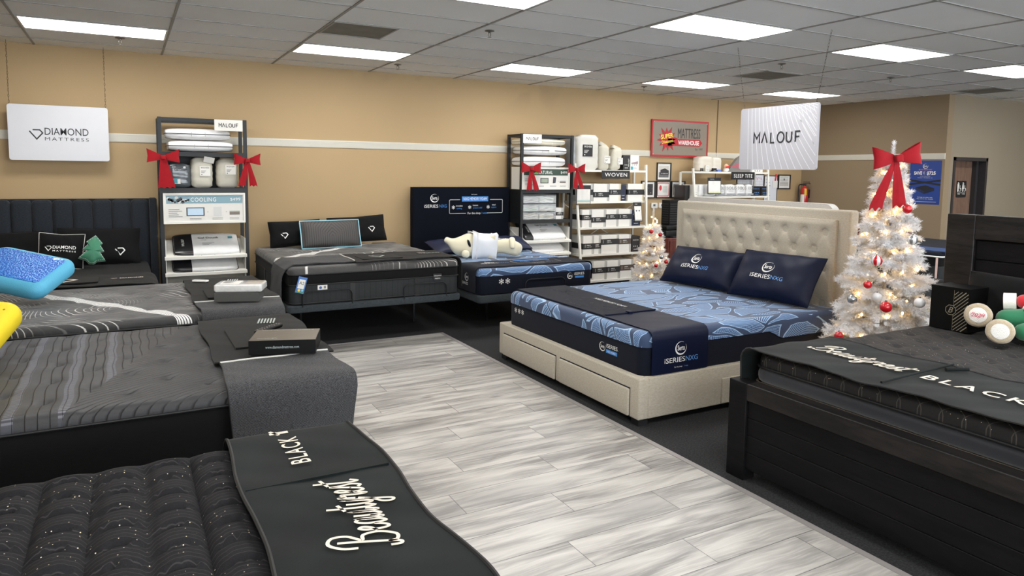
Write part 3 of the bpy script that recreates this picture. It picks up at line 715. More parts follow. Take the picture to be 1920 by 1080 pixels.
for j in range(nzr):
    n = 9 if j % 2 == 0 else 8
    for i in range(n):
        yy = py0+(py1-py0)*((i+0.5)/9 if j % 2 == 0 else (i+1)/9); zz = pz1-0.11-j*0.155
        tufts.append((yy, zz))
def tuft_h(y, z):
    d = min((y-a)**2+(z-c)**2 for a, c in tufts); d = sqrt(d)
    h = 0.016-0.026*exp(-(d/0.028)**2)-0.007*exp(-(d/0.075)**2)
    # creases on the diagonals between buttons
    best = 9
    if z > pz1-0.11-0.155*4:
        u = (y-py0)/((py1-py0)/9)-0.5; w = (pz1-0.11-z)/0.155*0.5
        p = u-w; q = u+w; best = min(abs(p-round(p)), abs(q-round(q)))*0.2
        if w > -0.05: h -= 0.0045*exp(-(best/0.010)**2)
    e = min(y-py0, py1-y, z-pz0, pz1-z); return h*min(1, e/0.04)
b = MB(t)
b.grid(lambda u, v: (lambda y, z: (hx-0.022-tuft_h(y, z), y, z))(py0+(py1-py0)*u, pz0+(pz1-pz0)*v), 150, 84)
b.box(hx-0.022, hx+0.002, py0, py1, pz0, pz1)
pn = b.build('tufted_panel', M_CREAM, 60)
sub(pn, t)
for y, z in tufts:
    b = MB(t); b.sphere((hx-0.016, y, z), 0.011, 8, (0.5, 1, 1)); b.build('button', M_CREAM)
# mattress on it
KMX0, KMX1, KMY0, KMY1, KMZ = 3.125, 5.24, 3.70, 5.65, 0.655
M_BLUEK = m_blue_pattern('blue_leaf_pattern_knit', 1.0, 0.0, 1.0, KMZ-0.335)
t = thing('mattress', 'blue leaf patterned mattress with navy sides on the cream storage bed', 'mattress', ((KMX0+KMX1)/2, (KMY0+KMY1)/2, 0.335))
b = MB(t); b.rbox(KMX0+.004, KMX1-.004, KMY0+.004, KMY1-.004, 0.335, 0.56, 0.08, 0.02); b.build('mattress_body', M_NAVYM)
b = MB(t)
def khem(a): return 0.11 if a < 1.25 else (0.11+0.07*min(1, (a-1.25)/0.12))      # the knit top dips lower near the head on the long side
top_pad(b, KMX0-.002, KMX1+.002, KMY0-.002, KMY1+.002, KMZ, 0.055, lambda x, y: 0.003*sin(x*9)*sin(y*8), 0.05, 0.085, drop=0.052); b.build('quilted_top', M_BLUEK, 60)
b = MB(t)
P = [(KMX0+0.08+(KMX1-KMX0-0.16)*i/60) for i in range(61)]
def hem(x): return 0.548-0.065*max(0.0, min(1.0, (x-4.38)/0.14))
b.grid(lambda u, v: (KMX0+0.09+(KMX1-KMX0-0.10)*u, KMY0-0.0045, hem(KMX0+0.09+(KMX1-KMX0-0.10)*u)+(0.56-hem(KMX0+0.09+(KMX1-KMX0-0.10)*u))*v), 90, 2)
b.build('knit_side_panel', M_BLUEK, 0)
pf = flat((KMX0+.004, 0, 0), (0, -1, 0), (0, 0, 1), 0.002)
b = MB(t)
for i in range(3): mark_flake(b, pf, 0.024, -5.50+i*0.062, 0.495)
b.build('snowflake_print', M_WTH, 0)
b = MB(t); mark_ring(b, pf, 0.036, -4.17, 0.46); b.text('iSERIES', 0.030, pf, -4.055, 0.462, w=0.135); b.text('.', 0.02, pf, -3.98, 0.462); b.build('lettering', M_WTH, 0)
b = MB(t); b.rect(-4.125, -3.99, 0.422, 0.45, pf, 0); b.build('blue_tag', M_BLUEBAR, 0)
b = MB(t); b.text('NXG HYBRID', 0.014, pf, -4.058, 0.429, w=0.10, hh=0.001); b.build('lettering', M_WTH, 0)
# navy foot runner
b = MB(); pth = [(KMY0-0.012, 0.352), (KMY0-0.012, KMZ-0.06)]+arcp(KMY0+0.045, KMZ-0.05, 0.058, pi, pi/2, 6)+[(KMY1-0.05, KMZ+0.008)]+arcp(KMY1-0.045, KMZ-0.05, 0.058, pi/2, 0, 5)+[(KMY1+0.012, 0.45)]
t = thing('bed_runner', 'navy foot runner with white lettering across the blue king mattress', 'bed runner', ((3.20+3.70)/2, (KMY0+KMY1)/2, KMZ))
b = MB(t); su, tot = drape(b, pth, 3.195, 3.72, 'x', 0.005, 0.0012, 10); b.build('runner_cloth', M_NAVY)
b = MB(t); pr = flat((3.455, KMY0-0.017, 0.47), (1, 0, 0), (0, 0, 1), 0.004)
mark_ring(b, pr, 0.05, 0.0, 0.055); b.text('iSERIES', 0.036, pr, -0.055, -0.045, w=0.19); b.text('for the sleep', 0.01, pr, -0.02, -0.085); b.build('lettering', M_WTH, 0)
b = MB(t); b.text('NXG', 0.036, pr, 0.105, -0.045, w=0.115); b.text('I want', 0.01, pr, 0.055, -0.085); b.build('lettering', M_BTH, 0, 'light blue letters')
pt_ = flat((3.455, 0, KMZ+0.0145), (0, -1, 0), (1, 0, 0), 0.002)
b = MB(t); b.box(3.20, 3.73, 4.28, 5.60, KMZ+0.013, KMZ+0.0165); b.build('printed_panel', M_NAVYM, 0)
b = MB(t); mark_ring(b, pt_, 0.055, -5.27, 0.13); b.text('iSERIES', 0.045, pt_, -5.33, 0.01, w=0.23); b.stroke(rrect(-4.97, -4.42, -0.14, 0.10, 0.02), 0.004, pt_, closed=True)
b.text('immediate', 0.016, pt_, -4.83, 0.04); b.text('instant', 0.016, pt_, -4.66, 0.04); b.text('ideal', 0.016, pt_, -4.50, 0.04); b.text('For the sleep', 0.022, pt_, -4.76, -0.19)
for i, x in enumerate((-4.90, -4.73, -4.56)): mark_flake(b, pt_, 0.016, x, -0.03)
b.build('lettering', M_WTH, 0)
b = MB(t); b.text('NXG', 0.045, pt_, -5.13, 0.01, w=0.13); b.text('cooling', 0.016, pt_, -4.83, 0.0); b.text('pressure relief', 0.016, pt_, -4.66, 0.0, w=0.1); b.text('support', 0.016, pt_, -4.50, 0.0); b.text('I want', 0.022, pt_, -4.58, -0.19); b.rect(-4.93, -4.44, 0.085, 0.165, pt_, 0); b.build('lettering', M_BLUEBAR, 0, 'light blue print')
b = MB(t); b.text('NXG MEMORY FOAM', 0.04, pt_, -4.685, 0.105, w=0.42, hh=0.001); b.build('lettering', M_WTH, 0)
b = MB(t); b.box(3.43, 3.47, 4.24, 4.285, KMZ+0.013, KMZ+0.03); b.tube([(3.22, 4.26, KMZ+0.019), (3.72, 4.27, KMZ+0.019)], 0.006); b.build('pull_strap', M_NAVY)
# navy pillows
def logo_pillow(lab, loc, xd, yd, w, h, th, seed):
    t = thing('navy_pillow', lab, 'pillow', loc, 'navy pillows on the blue king bed'); M = pose(loc, xd, yd)
    b = MB(t); b.M = M; pillow(b, w, h, th, 22, 0.10, wr=0.02, seed=seed); b.build('pillow_cushion', M_NAVY, 60)
    b = MB(t); b.M = M; b.tube(edge_loop(w, h, 0.10), 0.004, 6, closed=True); b.build('piping', M_NAVYM)
    s = pillow_surf(w, h, th, M, wr=0.02, seed=seed)
    b = MB(t); mark_ring(b, s, 0.055, -0.02, 0.035); b.text('iSERIES', 0.036, s, -0.065, -0.075, w=0.20); b.build('lettering', M_WTH, 0)
    b = MB(t); b.text('NXG', 0.036, s, 0.095, -0.075, w=0.11); b.build('lettering', M_BTH, 0, 'light blue letters')
    return t
logo_pillow('navy satin pillow with round logo, left one against the tufted headboard', (4.98, 5.05, KMZ+0.190), (0.14, -1, 0.0), (0.50, 0.03, 0.64), 0.84, 0.43, 0.21, 0.4)
logo_pillow('navy satin pillow with round logo, nearer the white tree, right of its twin', (5.00, 4.19, KMZ+0.215), (0.10, -1, 0.0), (0.46, 0.03, 0.70), 0.80, 0.47, 0.22, 1.7)
# ================================================================== BED: black plank bed, right
BX0, BX1, BY0, BY1 = 3.08, 5.22, 0.80, 2.87
M_BWOOD = m_wood('black_stained_planks', sr(8, 8, 10), sr(19, 18, 20), 1, 1, 7, rough=0.6, bump=0.25); M_BWOOD.node_tree.nodes['Principled BSDF'].inputs['Specular IOR Level'].default_value = 0.15
M_BWOODT = m_wood('black_worn_top_edge', sr(12, 11, 12), sr(38, 34, 33), 6, 1, 6, rough=0.5, bump=0.3)  # top rail and headboard frame, lighter and browner than the planks
t = thing('plank_bed', 'black stained wood plank bed with low footboard and tall headboard at right', 'bed', ((BX0+BX1)/2, (BY0+BY1)/2, 0))
for y0, y1 in ((BY1-0.13, BY1), (BY0, BY0+0.13)):
    b = MB(t); b.rbox(BX0, BX0+0.095, y0, y1, 0, 0.575, 0.004, 0.004, 1, 1); b.build('leg', M_BWOOD)
b = MB(t); b.rbox(BX0, BX0+0.095, BY0+0.13, BY1-0.13, 0.475, 0.575, 0.004, 0.004, 1, 1); b.build('top_rail', M_BWOODT)
b = MB(t)
for i in range(4): b.rbox(BX0+0.016, BX0+0.07, BY0+0.13, BY1-0.13, 0.07+i*0.1013, 0.07+i*0.1013+0.0995, 0.003, 0.003, 1, 1)
b.build('footboard_panel', M_BWOOD)
for y0, y1 in ((BY0+0.02, BY0+0.06), (BY1-0.06, BY1-0.02)):
    b = MB(t); b.rbox(BX0+0.095, BX1, y0, y1, 0.16, 0.40, 0.004, 0.004, 1, 1); b.build('side_rail', M_BWOOD)
b = MB(t); b.box(BX0+0.095, BX1, BY0+0.06, BY1-0.06, 0.28, 0.33); b.build('slat_platform', M_BLACK, 0)
b = MB(t); hz = 1.50
b.rbox(BX1, BX1+0.09, BY0-0.0, BY0+0.17, 0, hz, 0.005, 0.005, 1, 1); b.rbox(BX1, BX1+0.09, BY1-0.17, BY1+0.02, 0, hz, 0.005, 0.005, 1, 1); b.rbox(BX1, BX1+0.09, BY0+0.17, BY1-0.17, hz-0.17, hz, 0.005, 0.005, 1, 1)
hf = b.build('headboard_frame', M_BWOODT)
b = MB(t)
for i in range(8): b.rbox(BX1+0.028, BX1+0.07, BY0+0.17, BY1-0.17, 0.20+i*0.1412, 0.20+i*0.1412+0.139, 0.006, 0.006, 1, 1)
b.build('headboard_planks', M_BWOOD)
# mattress: euro top black quilt
BMX0, BMX1, BMY0, BMY1, BMZ = 3.19, 5.20, 0.87, 2.79, 0.745
def q_puff(ax, ay, amp, ox=0, oy=0):
    def f(x, y):
        u = (x-ox)/ax; v = (y-oy)/ay
        s = abs(sin(pi*(u+v)/1.0))*abs(sin(pi*(u-v)/1.0)); return amp*(s**0.4-1)
    return f
def q_tuft(ax, ay, amp, rr, ox=0, oy=0):
    def f(x, y):
        u = (x-ox)/ax; j = round((y-oy)/ay); w = u-(0.5 if j % 2 else 0); i = round(w)
        d = sqrt(((w-i)*ax)**2+((y-oy)-j*ay)**2); return -amp*exp(-(d/rr)**2)-amp*0.35*exp(-(d/(rr*2.6))**2)
    return f
t = thing('mattress', 'black quilted pillow top mattress with gold flecks on the plank bed', 'mattress', ((BMX0+BMX1)/2, (BMY0+BMY1)/2, 0.33))
M_DQW = m_diamond_quilt()
b = MB(t); b.rbox(BMX0+.01, BMX1, BMY0+.01, BMY1-.01, 0.33, 0.57, 0.07, 0.02); b.build('mattress_body', M_DQ)
b = MB(t); b.rbox(BMX0-0.006, BMX1, BMY0-0.006, BMY1+0.006, 0.565, 0.655, 0.08, 0.035); b.build('pillow_gusset', mat('dark_navy_velvet', sr(14, 18, 30), 0.6, sheen=0.5, vary=0.2, bump=0.2, bs=20))
b = MB(t); top_pad(b, BMX0, BMX1, BMY0, BMY1, BMZ, 0.05, q_tuft(0.26, 0.15, 0.022, 0.028, 3.3, 1.0), 0.022, 0.08, drop=0.03); b.build('quilted_top', M_DQ, 60)
b = MB(t); tube_rect(b, BMX0-0.006, BMX1, BMY0-0.006, BMY1+0.006, 0.66, 0.007, 0.08); b.build('piping', M_TAPE)
b = MB(t); tube_rect(b, BMX0-0.010, BMX1, BMY0-0.010, BMY1+0.010, 0.567, 0.007, 0.08); b.build('piping', mat('gold_brown_piping', sr(88, 80, 66), 0.5))
b = MB(t); top_pad(b, BMX0+0.012, BMX1-0.01, BMY0+0.012, BMY1-0.012, 0.712, 0.03, lambda x, y: 0, 0.2, 0.07, drop=0.05); b.build('upper_border', M_BLKF, 60)
# runner
t = thing('bed_runner', 'black velvet foot runner with cream script, on the plank bed', 'bed runner', (3.4, 1.8, BMZ))
pth = [(BMY0-0.035, 0.50), (BMY0-0.035, BMZ-0.05)]+arcp(BMY0+0.03, BMZ-0.045, 0.065, pi, pi/2, 5)+[(1.6, BMZ+0.022), (2.1, BMZ+0.016)]+[(BMY1-0.07, BMZ+0.018)]+arcp(BMY1-0.045, BMZ-0.06, 0.078, pi/2, 0, 6)+[(BMY1+0.034, 0.52)]
b = MB(t); su, tot = drape(b, pth, BMX0-0.06, 3.80, 'x', 0.006, 0.004, 16, edge=0.012); b.build('runner_cloth', M_VELV)
def on_top(z, x0, y0, xd, yd):
    return flat((x0, y0, z), xd, yd, 0.0)
pr = on_top(BMZ+0.034, 3.46, 2.36, (0, -1, 0), (1, 0, 0))
b = MB(t); mark_script(b, pr, 0.56, 0.03, -0.04, w=0.2); b.build('embroidered_script', M_CTH, 0, 'cream embroidered script')
pr = on_top(BMZ+0.036, 3.44, 1.71, (0, -1, 0), (1, 0, 0))
b = MB(t); b.text('BLACK', 0.085, pr, -0.02, -0.04, w=0.46, space=1.3, bold=0.012); b.build('embroidered_letters', M_CTH, 0, 'cream embroidered letters')
b = MB(t); b.tube([(3.16, 2.00, BMZ+0.032), (3.5, 2.01, BMZ+0.036), (3.80, 2.02, BMZ+0.036)], 0.006); b.tube([(3.66, 1.98, BMZ+0.036), (3.77, 1.93, BMZ+0.036)], 0.010); b.build('pull_strap', M_VELV)
b = MB(t)
for k in (0.0, 1.0): b.tube([su(tot*i/80, k, 0.006) for i in range(81)], 0.006, 6)
b.build('piping', M_TAPE)
# ================================================================== BED: nearest left (black scalloped)
def left_bed(nm, lab_b, x0, x1, y0, y1, zt, zb=0.40):
    t = thing('platform_bed', lab_b, 'bed', ((x0+x1)/2, (y0+y1)/2, 0))
    b = MB(t); b.rbox(x0+0.03, x1-0.03, y0+0.03, y1-0.03, zb-0.14, zb, 0.05, 0.015); b.build('platform', M_CHAR2)
    for x in (x0+0.2, x1-0.2):
        for y in (y0+0.2, y1-0.2):
            b = MB(t); b.tube([(x, y, 0.0), (x, y, zb-0.13)], [0.02, 0.03], 10); b.build('leg', M_LEG)
    return t
CX0, CX1, CY0, CY1, CZ = -1.35, 0.70, 1.02, 2.56, 0.79
left_bed('c', 'dark upholstered base under the nearest bed at bottom left', CX0, CX1, CY0, CY1, CZ)
def cf(x, y):
    c = (x+0.26)/0.14; a = abs(sin(pi*c)); j = floor(c); v = (y-0.02*a)/0.112+(0.35 if j % 2 else 0.0); f = v-floor(v)
    return 0.040*(a**0.45*(0.50+0.50*(min(1, (1-f)*5)**0.6)*(0.35+0.65*(1-f)))-1)+0.004
mattress('mattress', 'black scallop quilted mattress with pale flecks, nearest the camera', CX0, CX1, CY0, CY1, 0.40, CZ, 0.09, M_BQ, M_BLKF, lambda x, y: cf(x, y), 0.0135, r=0.06, gusset=(0.06, M_BLKF))
t = thing('bed_runner', 'black velvet foot runner with cream script, on the nearest bed', 'bed runner', (0.5, 1.8, CZ))
pth = [(CY0-0.02, 0.45), (CY0-0.02, CZ-0.05)]+arcp(CY0+0.04, CZ-0.045, 0.06, pi, pi/2, 5)+[(1.5, CZ+0.018), (2.0, CZ+0.014)]+arcp(CY1-0.045, CZ-0.05, 0.066, pi/2, 0, 6)+[(CY1+0.022, 0.52)]
b = MB(t); su, tot = drape(b, pth, 0.275, CX1+0.025, 'x', 0.007, 0.003, 16, edge=0.014); b.build('runner_cloth', M_VELV)
b = MB(t)
for k in (0.0, 1.0): b.tube([su(tot*i/90, k, 0.007) for i in range(91)], 0.006, 6)
b.build('piping', M_TAPE)
pr = flat((0.52, 1.80, CZ+0.030), (0, 1, 0), (-1, 0, 0), 0.0)
b = MB(t); mark_script(b, pr, 0.43, 0.02, -0.07, w=0.2, hs=1.5); b.build('embroidered_script', M_CTH, 0, 'cream embroidered script')
pr = flat((0.47, 2.33, CZ+0.028), (0, 1, 0), (-1, 0, 0), 0.0)
b = MB(t); b.text('BLACK', 0.062, pr, 0.0, -0.03, w=0.24, space=1.25, bold=0.01); b.rect(0.165, 0.185, -0.015, 0.05, pr, 0); b.stroke([(0.155, 0.02), (0.20, 0.045)], 0.012, pl=pr); b.build('embroidered_letters', M_CTH, 0, 'cream embroidered letters')
b = MB(t); b.box(0.28, 0.72, 2.085, 2.089, CZ+0.018, CZ+0.028); b.build('seam_flap', M_VELV, 0)
# ================================================================== BED: D, grey banded quilt with throw
DX0_, DX1_, DY0, DY1, DZ = -1.15, 0.90, 3.17, 4.70, 0.79
left_bed('d', 'dark upholstered base under the grey banded mattress at left', DX0_, DX1_, DY0, DY1, DZ)
dt = q_tuft(0.32, 0.16, 0.017, 0.022, -0.33, 3.36)
mattress('mattress', 'charcoal quilted mattress with lighter grey bands, second bed from the camera at left', DX0_, DX1_, DY0, DY1, 0.40, DZ, 0.06, M_GB, M_BLKF, lambda x, y: dt(x, y)+0.002*sin(x*9+y*5), 0.022, r=0.05)
def throw(lab, x0, x1, y0, y1, zt, zbn, zbf, ysplit, wp=True):
    """heather throw: grey drop on the near side, dark panel on the bed's top"""
    t = thing('bed_throw', lab, 'throw blanket', ((x0+x1)/2, (y0+y1)/2, zt), 'throws across the diamond beds')
    near = [(y0-0.03, zbn), (y0-0.022, zt-0.07)]+arcp(y0+0.045, zt-0.055, 0.07, pi, pi/2, 6)+[(ysplit, zt+0.013)]
    far = [(ysplit, zt+0.013), ((ysplit+y1)/2, zt+0.016)]+arcp(y1-0.045, zt-0.055, 0.07, pi/2, 0, 6)+[(y1+0.028, zbf)]
    b = MB(t); s1, t1 = drape(b, near, x0+0.01, x1+0.02, 'x', 0.009, 0.003, 16, edge=0.015, seed=2.0); b.build('grey_drop', M_THROW)
    b = MB(t); s2, t2 = drape(b, far, x0, x1+0.03, 'x', 0.008, 0.002, 16, edge=0.012); b.build('dark_panel', M_DTHROW)
    b = MB(t); b.tube([s1(t1-0.006, i/20, 0.012) for i in range(21)], 0.005, 6); b.tube([s1(t1*i/60, 0.0, 0.009) for i in range(61)], 0.004, 6, m=1); b.build('piping', [M_WPIPE, M_TAPE])
    return t, s2, t2
t, s2, t2 = throw('grey heather and black throw with box and remote, over the second bed', 0.36, DX1_, DY0, DY1, DZ, 0.18, 0.5, 3.60)
b = MB(t); b.box(0.48, 0.80, 3.82, 4.28, DZ+0.022, DZ+0.032); b.build('pocket', M_DTHROW, 0)
pr = flat((0.70, 4.50, DZ+0.028), (1, 0, 0), (0, 1, 0), 0.0)
M_IRID = mat('silver_iridescent_print', sr(190, 205, 205), 0.3, metal=0.4, vary=0.2, vs=60)
b = MB(t); pr2 = flat((0.74, 4.46, DZ+0.028), (0.25, 1, 0), (-1, 0.25, 0), 0.0)
for i in range(6): b.rect(-0.07, 0.07, -0.055+i*0.018, -0.045+i*0.018, pr2, 0)
b.build('lettering', M_IRID, 0)
b = MB(t); b.grid(lambda u, v: (DX1_+0.035+0.02*u, 3.42+0.11*u-0.02*v, 0.60-0.22*v+0.015*sin(3*u)), 4, 4); b.grid(lambda u, v: (DX1_+0.037+0.02*u, 3.42+0.11*u-0.02*v, 0.60-0.22*v+0.015*sin(3*u)), 4, 4, flip=True)
b.build('care_tag', mat('blue_care_tag', sr(30, 44, 82), 0.5, vary=0.3, vs=40))
t = thing('presentation_box', 'flat black sleeve box printed www.diamondmattress.com on the second bed', 'box', (0.70, 3.92, DZ+0.03))
Mx = Matrix.Translation((0.715, 3.705, DZ+0.032)) @ Matrix.Rotation(radians(-19), 4, 'Z')
M_BWOODT.node_tree.nodes['Principled BSDF'].inputs['Specular IOR Level'].default_value = 0.3; M_BOXTOP = mat('taupe_metallic_card', sr(104, 98, 90), 0.35, metal=0.3, vary=0.25, vs=6, stretch=(1, 8, 1)); M_BOXBLK = mat('black_gloss_card', sr(8, 8, 9), 0.4, spec=0.25)
b = MB(t); b.M = Mx; b.box(-0.165, 0.165, -0.125, 0.125, 0, 0.072); b.build('box_body', M_BOXBLK, 0)
b = MB(t); b.M = Mx; b.box(-0.163, 0.163, -0.123, 0.123, 0.072, 0.0735); b.build('box_lid', M_BOXTOP, 0)
b = MB(t); b.M = Mx; pb = flat((0, -0.125, 0.036), (1, 0, 0), (0, 0, 1), 0.001); b.text('www.diamondmattress.com', 0.014, pb, 0.0, -0.005, w=0.165)
pb = flat((0, 0, 0.0735), (-1, 0, 0), (0, -1, 0), 0.001); mark_diamond(b, pb, 0.024, 0.045, 0.082); b.text('DIAMOND', 0.016, pb, 0.09, 0.075, w=0.08); b.text('A NIGHT OF LUXURY SLEEP', 0.012, pb, 0, -0.105, w=0.27); b.build('lettering', M_IRID, 0)
t = thing('remote_control', 'black adjustable bed remote lying behind the flat black box', 'remote control', (0.69, 4.20, DZ+0.03))
b = MB(t); b.M = Matrix.Translation((0.70, 4.12, DZ+0.052)) @ Matrix.Rotation(radians(30), 4, 'Z') @ Matrix.Rotation(radians(-5), 4, 'Y')
b.rbox(-0.095, 0.095, -0.024, 0.024, -0.012, 0.012, 0.022, 0.010); b.build('remote_body', M_BOXBLK)
b2 = MB(t); b2.M = b.M
for i in range(9):
    for j in (-0.011, 0.011): b2.lathe([(0.0045, 0.0), (0.004, 0.0016)], (-0.07+i*0.017, j, 0.0118), 8)
b2.build('buttons', mat('grey_button', sr(120, 120, 120), 0.5))
# ================================================================== BED: E, white arcs
EX0, EX1, EY0, EY1, EZ = -1.10, 0.95, 4.97, 6.50, 0.79
left_bed('e', 'dark upholstered base under the white arc mattress at left', EX0, EX1, EY0, EY1, EZ)
et = q_tuft(0.24, 0.24, 0.012, 0.04, 0.0, 5.1)
mattress('mattress', 'black mattress with white arc lines, third bed from the camera at left', EX0, EX1, EY0, EY1, 0.40, EZ, 0.06, M_WL1, M_BLKF, et, 0.03, r=0.05)
t, s2, t2 = throw('grey heather and black throw with a packaged white item, over the third bed', 0.40, EX1, EY0, EY1, EZ, 0.5, 0.5, 5.32)
b = MB(t); b.box(0.50, 0.82, 5.42, 5.80, EZ+0.022, EZ+0.032); b.build('pocket', M_DTHROW, 0)
b = MB(t); pr2 = flat((0.76, 6.22, EZ+0.028), (0.2, 1, 0), (-1, 0.2, 0), 0.0)
for i in range(5): b.rect(-0.08, 0.08, -0.05+i*0.018, -0.04+i*0.018, pr2, 0)
b.build('lettering', M_IRID, 0)
t = thing('presentation_box', 'small dark grey box under a clear wrapped kit on the third bed', 'box', (0.70, 5.25, EZ+0.03))
b = MB(t); b.M = Matrix.Translation((0.70, 5.27, EZ+0.035)) @ Matrix.Rotation(radians(-20), 4, 'Z'); b.box(-0.15, 0.15, -0.11, 0.11, 0, 0.06); b.build('box_body', mat('dark_grey_card', sr(70, 70, 68), 0.5), 0)
t = thing('wrapped_kit', 'clear plastic wrapped white kit with a label, atop the small grey box', 'package', (0.70, 5.28, EZ+0.097))
Mx = Matrix.Translation((0.71, 5.28, EZ+0.097)) @ Matrix.Rotation(radians(-20), 4, 'Z')
M_PLAST = mat('crinkled_clear_plastic', sr(205, 205, 203), 0.15, vary=0.15, vs=30, bump=0.5, bs=60, coat=0.5)
M_CARDW = mat('white_card', sr(222, 220, 214), 0.6)
M_INK = mat('black_ink', sr(30, 30, 30), 0.6)
b = MB(t); b.M = Mx; b.rbox(-0.165, 0.165, -0.105, 0.105, 0, 0.055, 0.02, 0.012); b.build('plastic_wrap', M_PLAST)
b = MB(t); b.M = Mx; b.box(-0.13, 0.0, -0.07, 0.08, 0.055, 0.0565); b.build('paper_label', M_CARDW, 0)
b = MB(t); b.M = Mx; pb = flat((0, 0, 0.0565), (1, 0, 0), (0, 1, 0), 0.001)
for i in range(9): b.rect(-0.12, -0.07+0.05*random.random(), 0.065-i*0.013, 0.069-i*0.013, pb, 0)
b.build('printed_text', M_INK, 0)
t = thing('small_remote', 'small white remote lying at the far edge of the third bed throw', 'remote control', (0.50, 6.20, EZ+0.03))
b = MB(t); b.M = Matrix.Translation((0.52, 6.22, EZ+0.04)) @ Matrix.Rotation(radians(-35), 4, 'Z'); b.rbox(-0.065, 0.065, -0.025, 0.025, -0.008, 0.008, 0.012, 0.006); b.build('remote_body', mat('white_plastic', sr(225, 225, 222), 0.35))
# ================================================================== BED F: left back wall, channel headboard
M_BLKQ = m_fabric('black_ribbed_knit', sr(7, 7, 8), sr(22, 22, 23), 420, bump=0.3, mott=0.2, sheen=0.1)
t = thing('channel_bed', 'charcoal upholstered bed with vertical channel headboard against the back wall', 'bed', (-0.7, 7.9, 0))
b = MB(t); b.rbox(-1.62, 0.22, 6.84, 8.80, 0.26, 0.40, 0.05, 0.015); b.build('platform', M_CHAR)
for x in (-1.4, 0.0):
    for y in (7.0, 8.6):
        b = MB(t); b.tube([(x, y, 0.0), (x, y, 0.27)], [0.014, 0.024], 10); b.build('leg', M_LEG)
b = MB(t); n = 10; w = 0.185
for i in range(n):
    x1 = 0.225-i*w; b.rbox(x1-w+0.0015, x1-0.0015, 8.80, 8.93, 0.05, 1.405, 0.045, 0.045, 5, 5)
b.build('headboard_channels', M_CHAR)
b = MB(t); b.rbox(0.228, 0.30, 8.70, 8.95, 0.03, 1.42, 0.012, 0.012); b.build('headboard_wing', M_CHAR)
b = MB(t); b.box(-1.65, 0.25, 8.92, 8.95, 0.05, 1.412); b.build('headboard_back', M_CHAR, 0)
mattress('mattress', 'black mattress on the channel headboard bed by the back wall', -1.60, 0.20, 6.86, 8.78, 0.40, 0.72, 0.06, M_BLKQ, M_BLKF, lambda x, y: 0.002*sin(x*60), 0.03, r=0.05)
t = thing('bed_runner', 'black foot runner with embroidered patch and small lettering, channel headboard bed', 'bed runner', (-0.7, 7.1, 0.72))
pth = [(-1.63, 0.5), (-1.62, 0.66)]+arcp(-1.56, 0.67, 0.06, pi, pi/2, 4)+[(-0.7, 0.733)]+arcp(0.165, 0.665, 0.068, pi/2, 0, 5)+[(0.235, 0.40)]
b = MB(t); s_, L_ = drape(b, pth, 6.90, 7.62, 'y', 0.008, 0.003, 14); b.build('runner_cloth', M_DTHROW)
b = MB(t); b.rbox(-0.72, -0.24, 7.02, 7.34, 0.745, 0.757, 0.03, 0.004); b.build('pocket', M_DTHROW)
pl = flat((-0.50, 7.18, 0.757), (1, 0, 0), (0, 1, 0), 0.001)
b = MB(t); mark_diamond(b, pl, 0.17, w=0.16); b.build('embroidered_mark', M_CTH, 0)
pl = flat((0.02, 7.20, 0.752), (1, 0, 0), (0, 1, 0), 0.001)
b = MB(t); mark_diamond(b, pl, 0.045, -0.14, 0); b.text('DIAMOND', 0.05, pl, 0.0, -0.025, w=0.19, bold=0.01); b.build('lettering', M_CTH, 0)
def plain_pillow(name, lab, loc, xd, yd, w, h, th, m, seed=0.0, group=None, pipe=None, pinch=0.12, wr=0.018, n=20, piper=0.004):
    t = thing(name, lab, 'pillow', loc, group); M = pose(loc, xd, yd)
    b = MB(t); b.M = M; pillow(b, w, h, th, n, pinch, wr=wr, seed=seed); b.build('pillow_cushion', m, 60)
    if pipe:
        b = MB(t); b.M = M; b.tube(edge_loop(w, h, pinch), piper, 6, closed=True); b.build('piping', pipe)
    return t, pillow_surf(w, h, th, M, pinch, wr=wr, seed=seed)
t, s = plain_pillow('black_pillow', 'long black pillow with white diamond mark, right, leaning on channel headboard', (-0.27, 8.60, 0.915), (1, 0, -0.03), (0, 0.35, 1), 0.78, 0.40, 0.17, M_BLKF, 1.0, 'black pillows on channel headboard bed', M_BLKF)
b = MB(t); mark_diamond(b, s, 0.08, 0.20, -0.075, w=0.13); b.build('embroidered_mark', M_WTH, 0)
t, s = plain_pillow('black_pillow', 'long black pillow with white diamond mark, left, cut by the photo edge', (-1.16, 8.60, 0.905), (1, 0, 0.0), (0, 0.35, 1), 0.78, 0.38, 0.17, M_BLKF, 2.0, 'black pillows on channel headboard bed', M_BLKF)
b = MB(t); mark_diamond(b, s, 0.08, 0.035, -0.09, w=0.13); b.build('embroidered_mark', M_WTH, 0)
t, s = plain_pillow('square_cushion', 'square black cushion with white piping and DIAMOND MATTRESS lettering', (-0.60, 8.33, 0.905), (1, 0, -0.08), (0.08, 0.35, 1), 0.40, 0.37, 0.15, M_BLKF, 0.5, None, M_WPIPE, 0.14)
b = MB(t); mark_diamond(b, s, 0.05, -0.105, 0.01, w=0.14); b.text('DIAMOND', 0.032, s, 0.03, 0.005, w=0.20, bold=0.012); b.text('MATTRESS', 0.015, s, 0.03, -0.025, w=0.20, bold=0.005, space=1.3); b.build('lettering', M_WTH, 0)
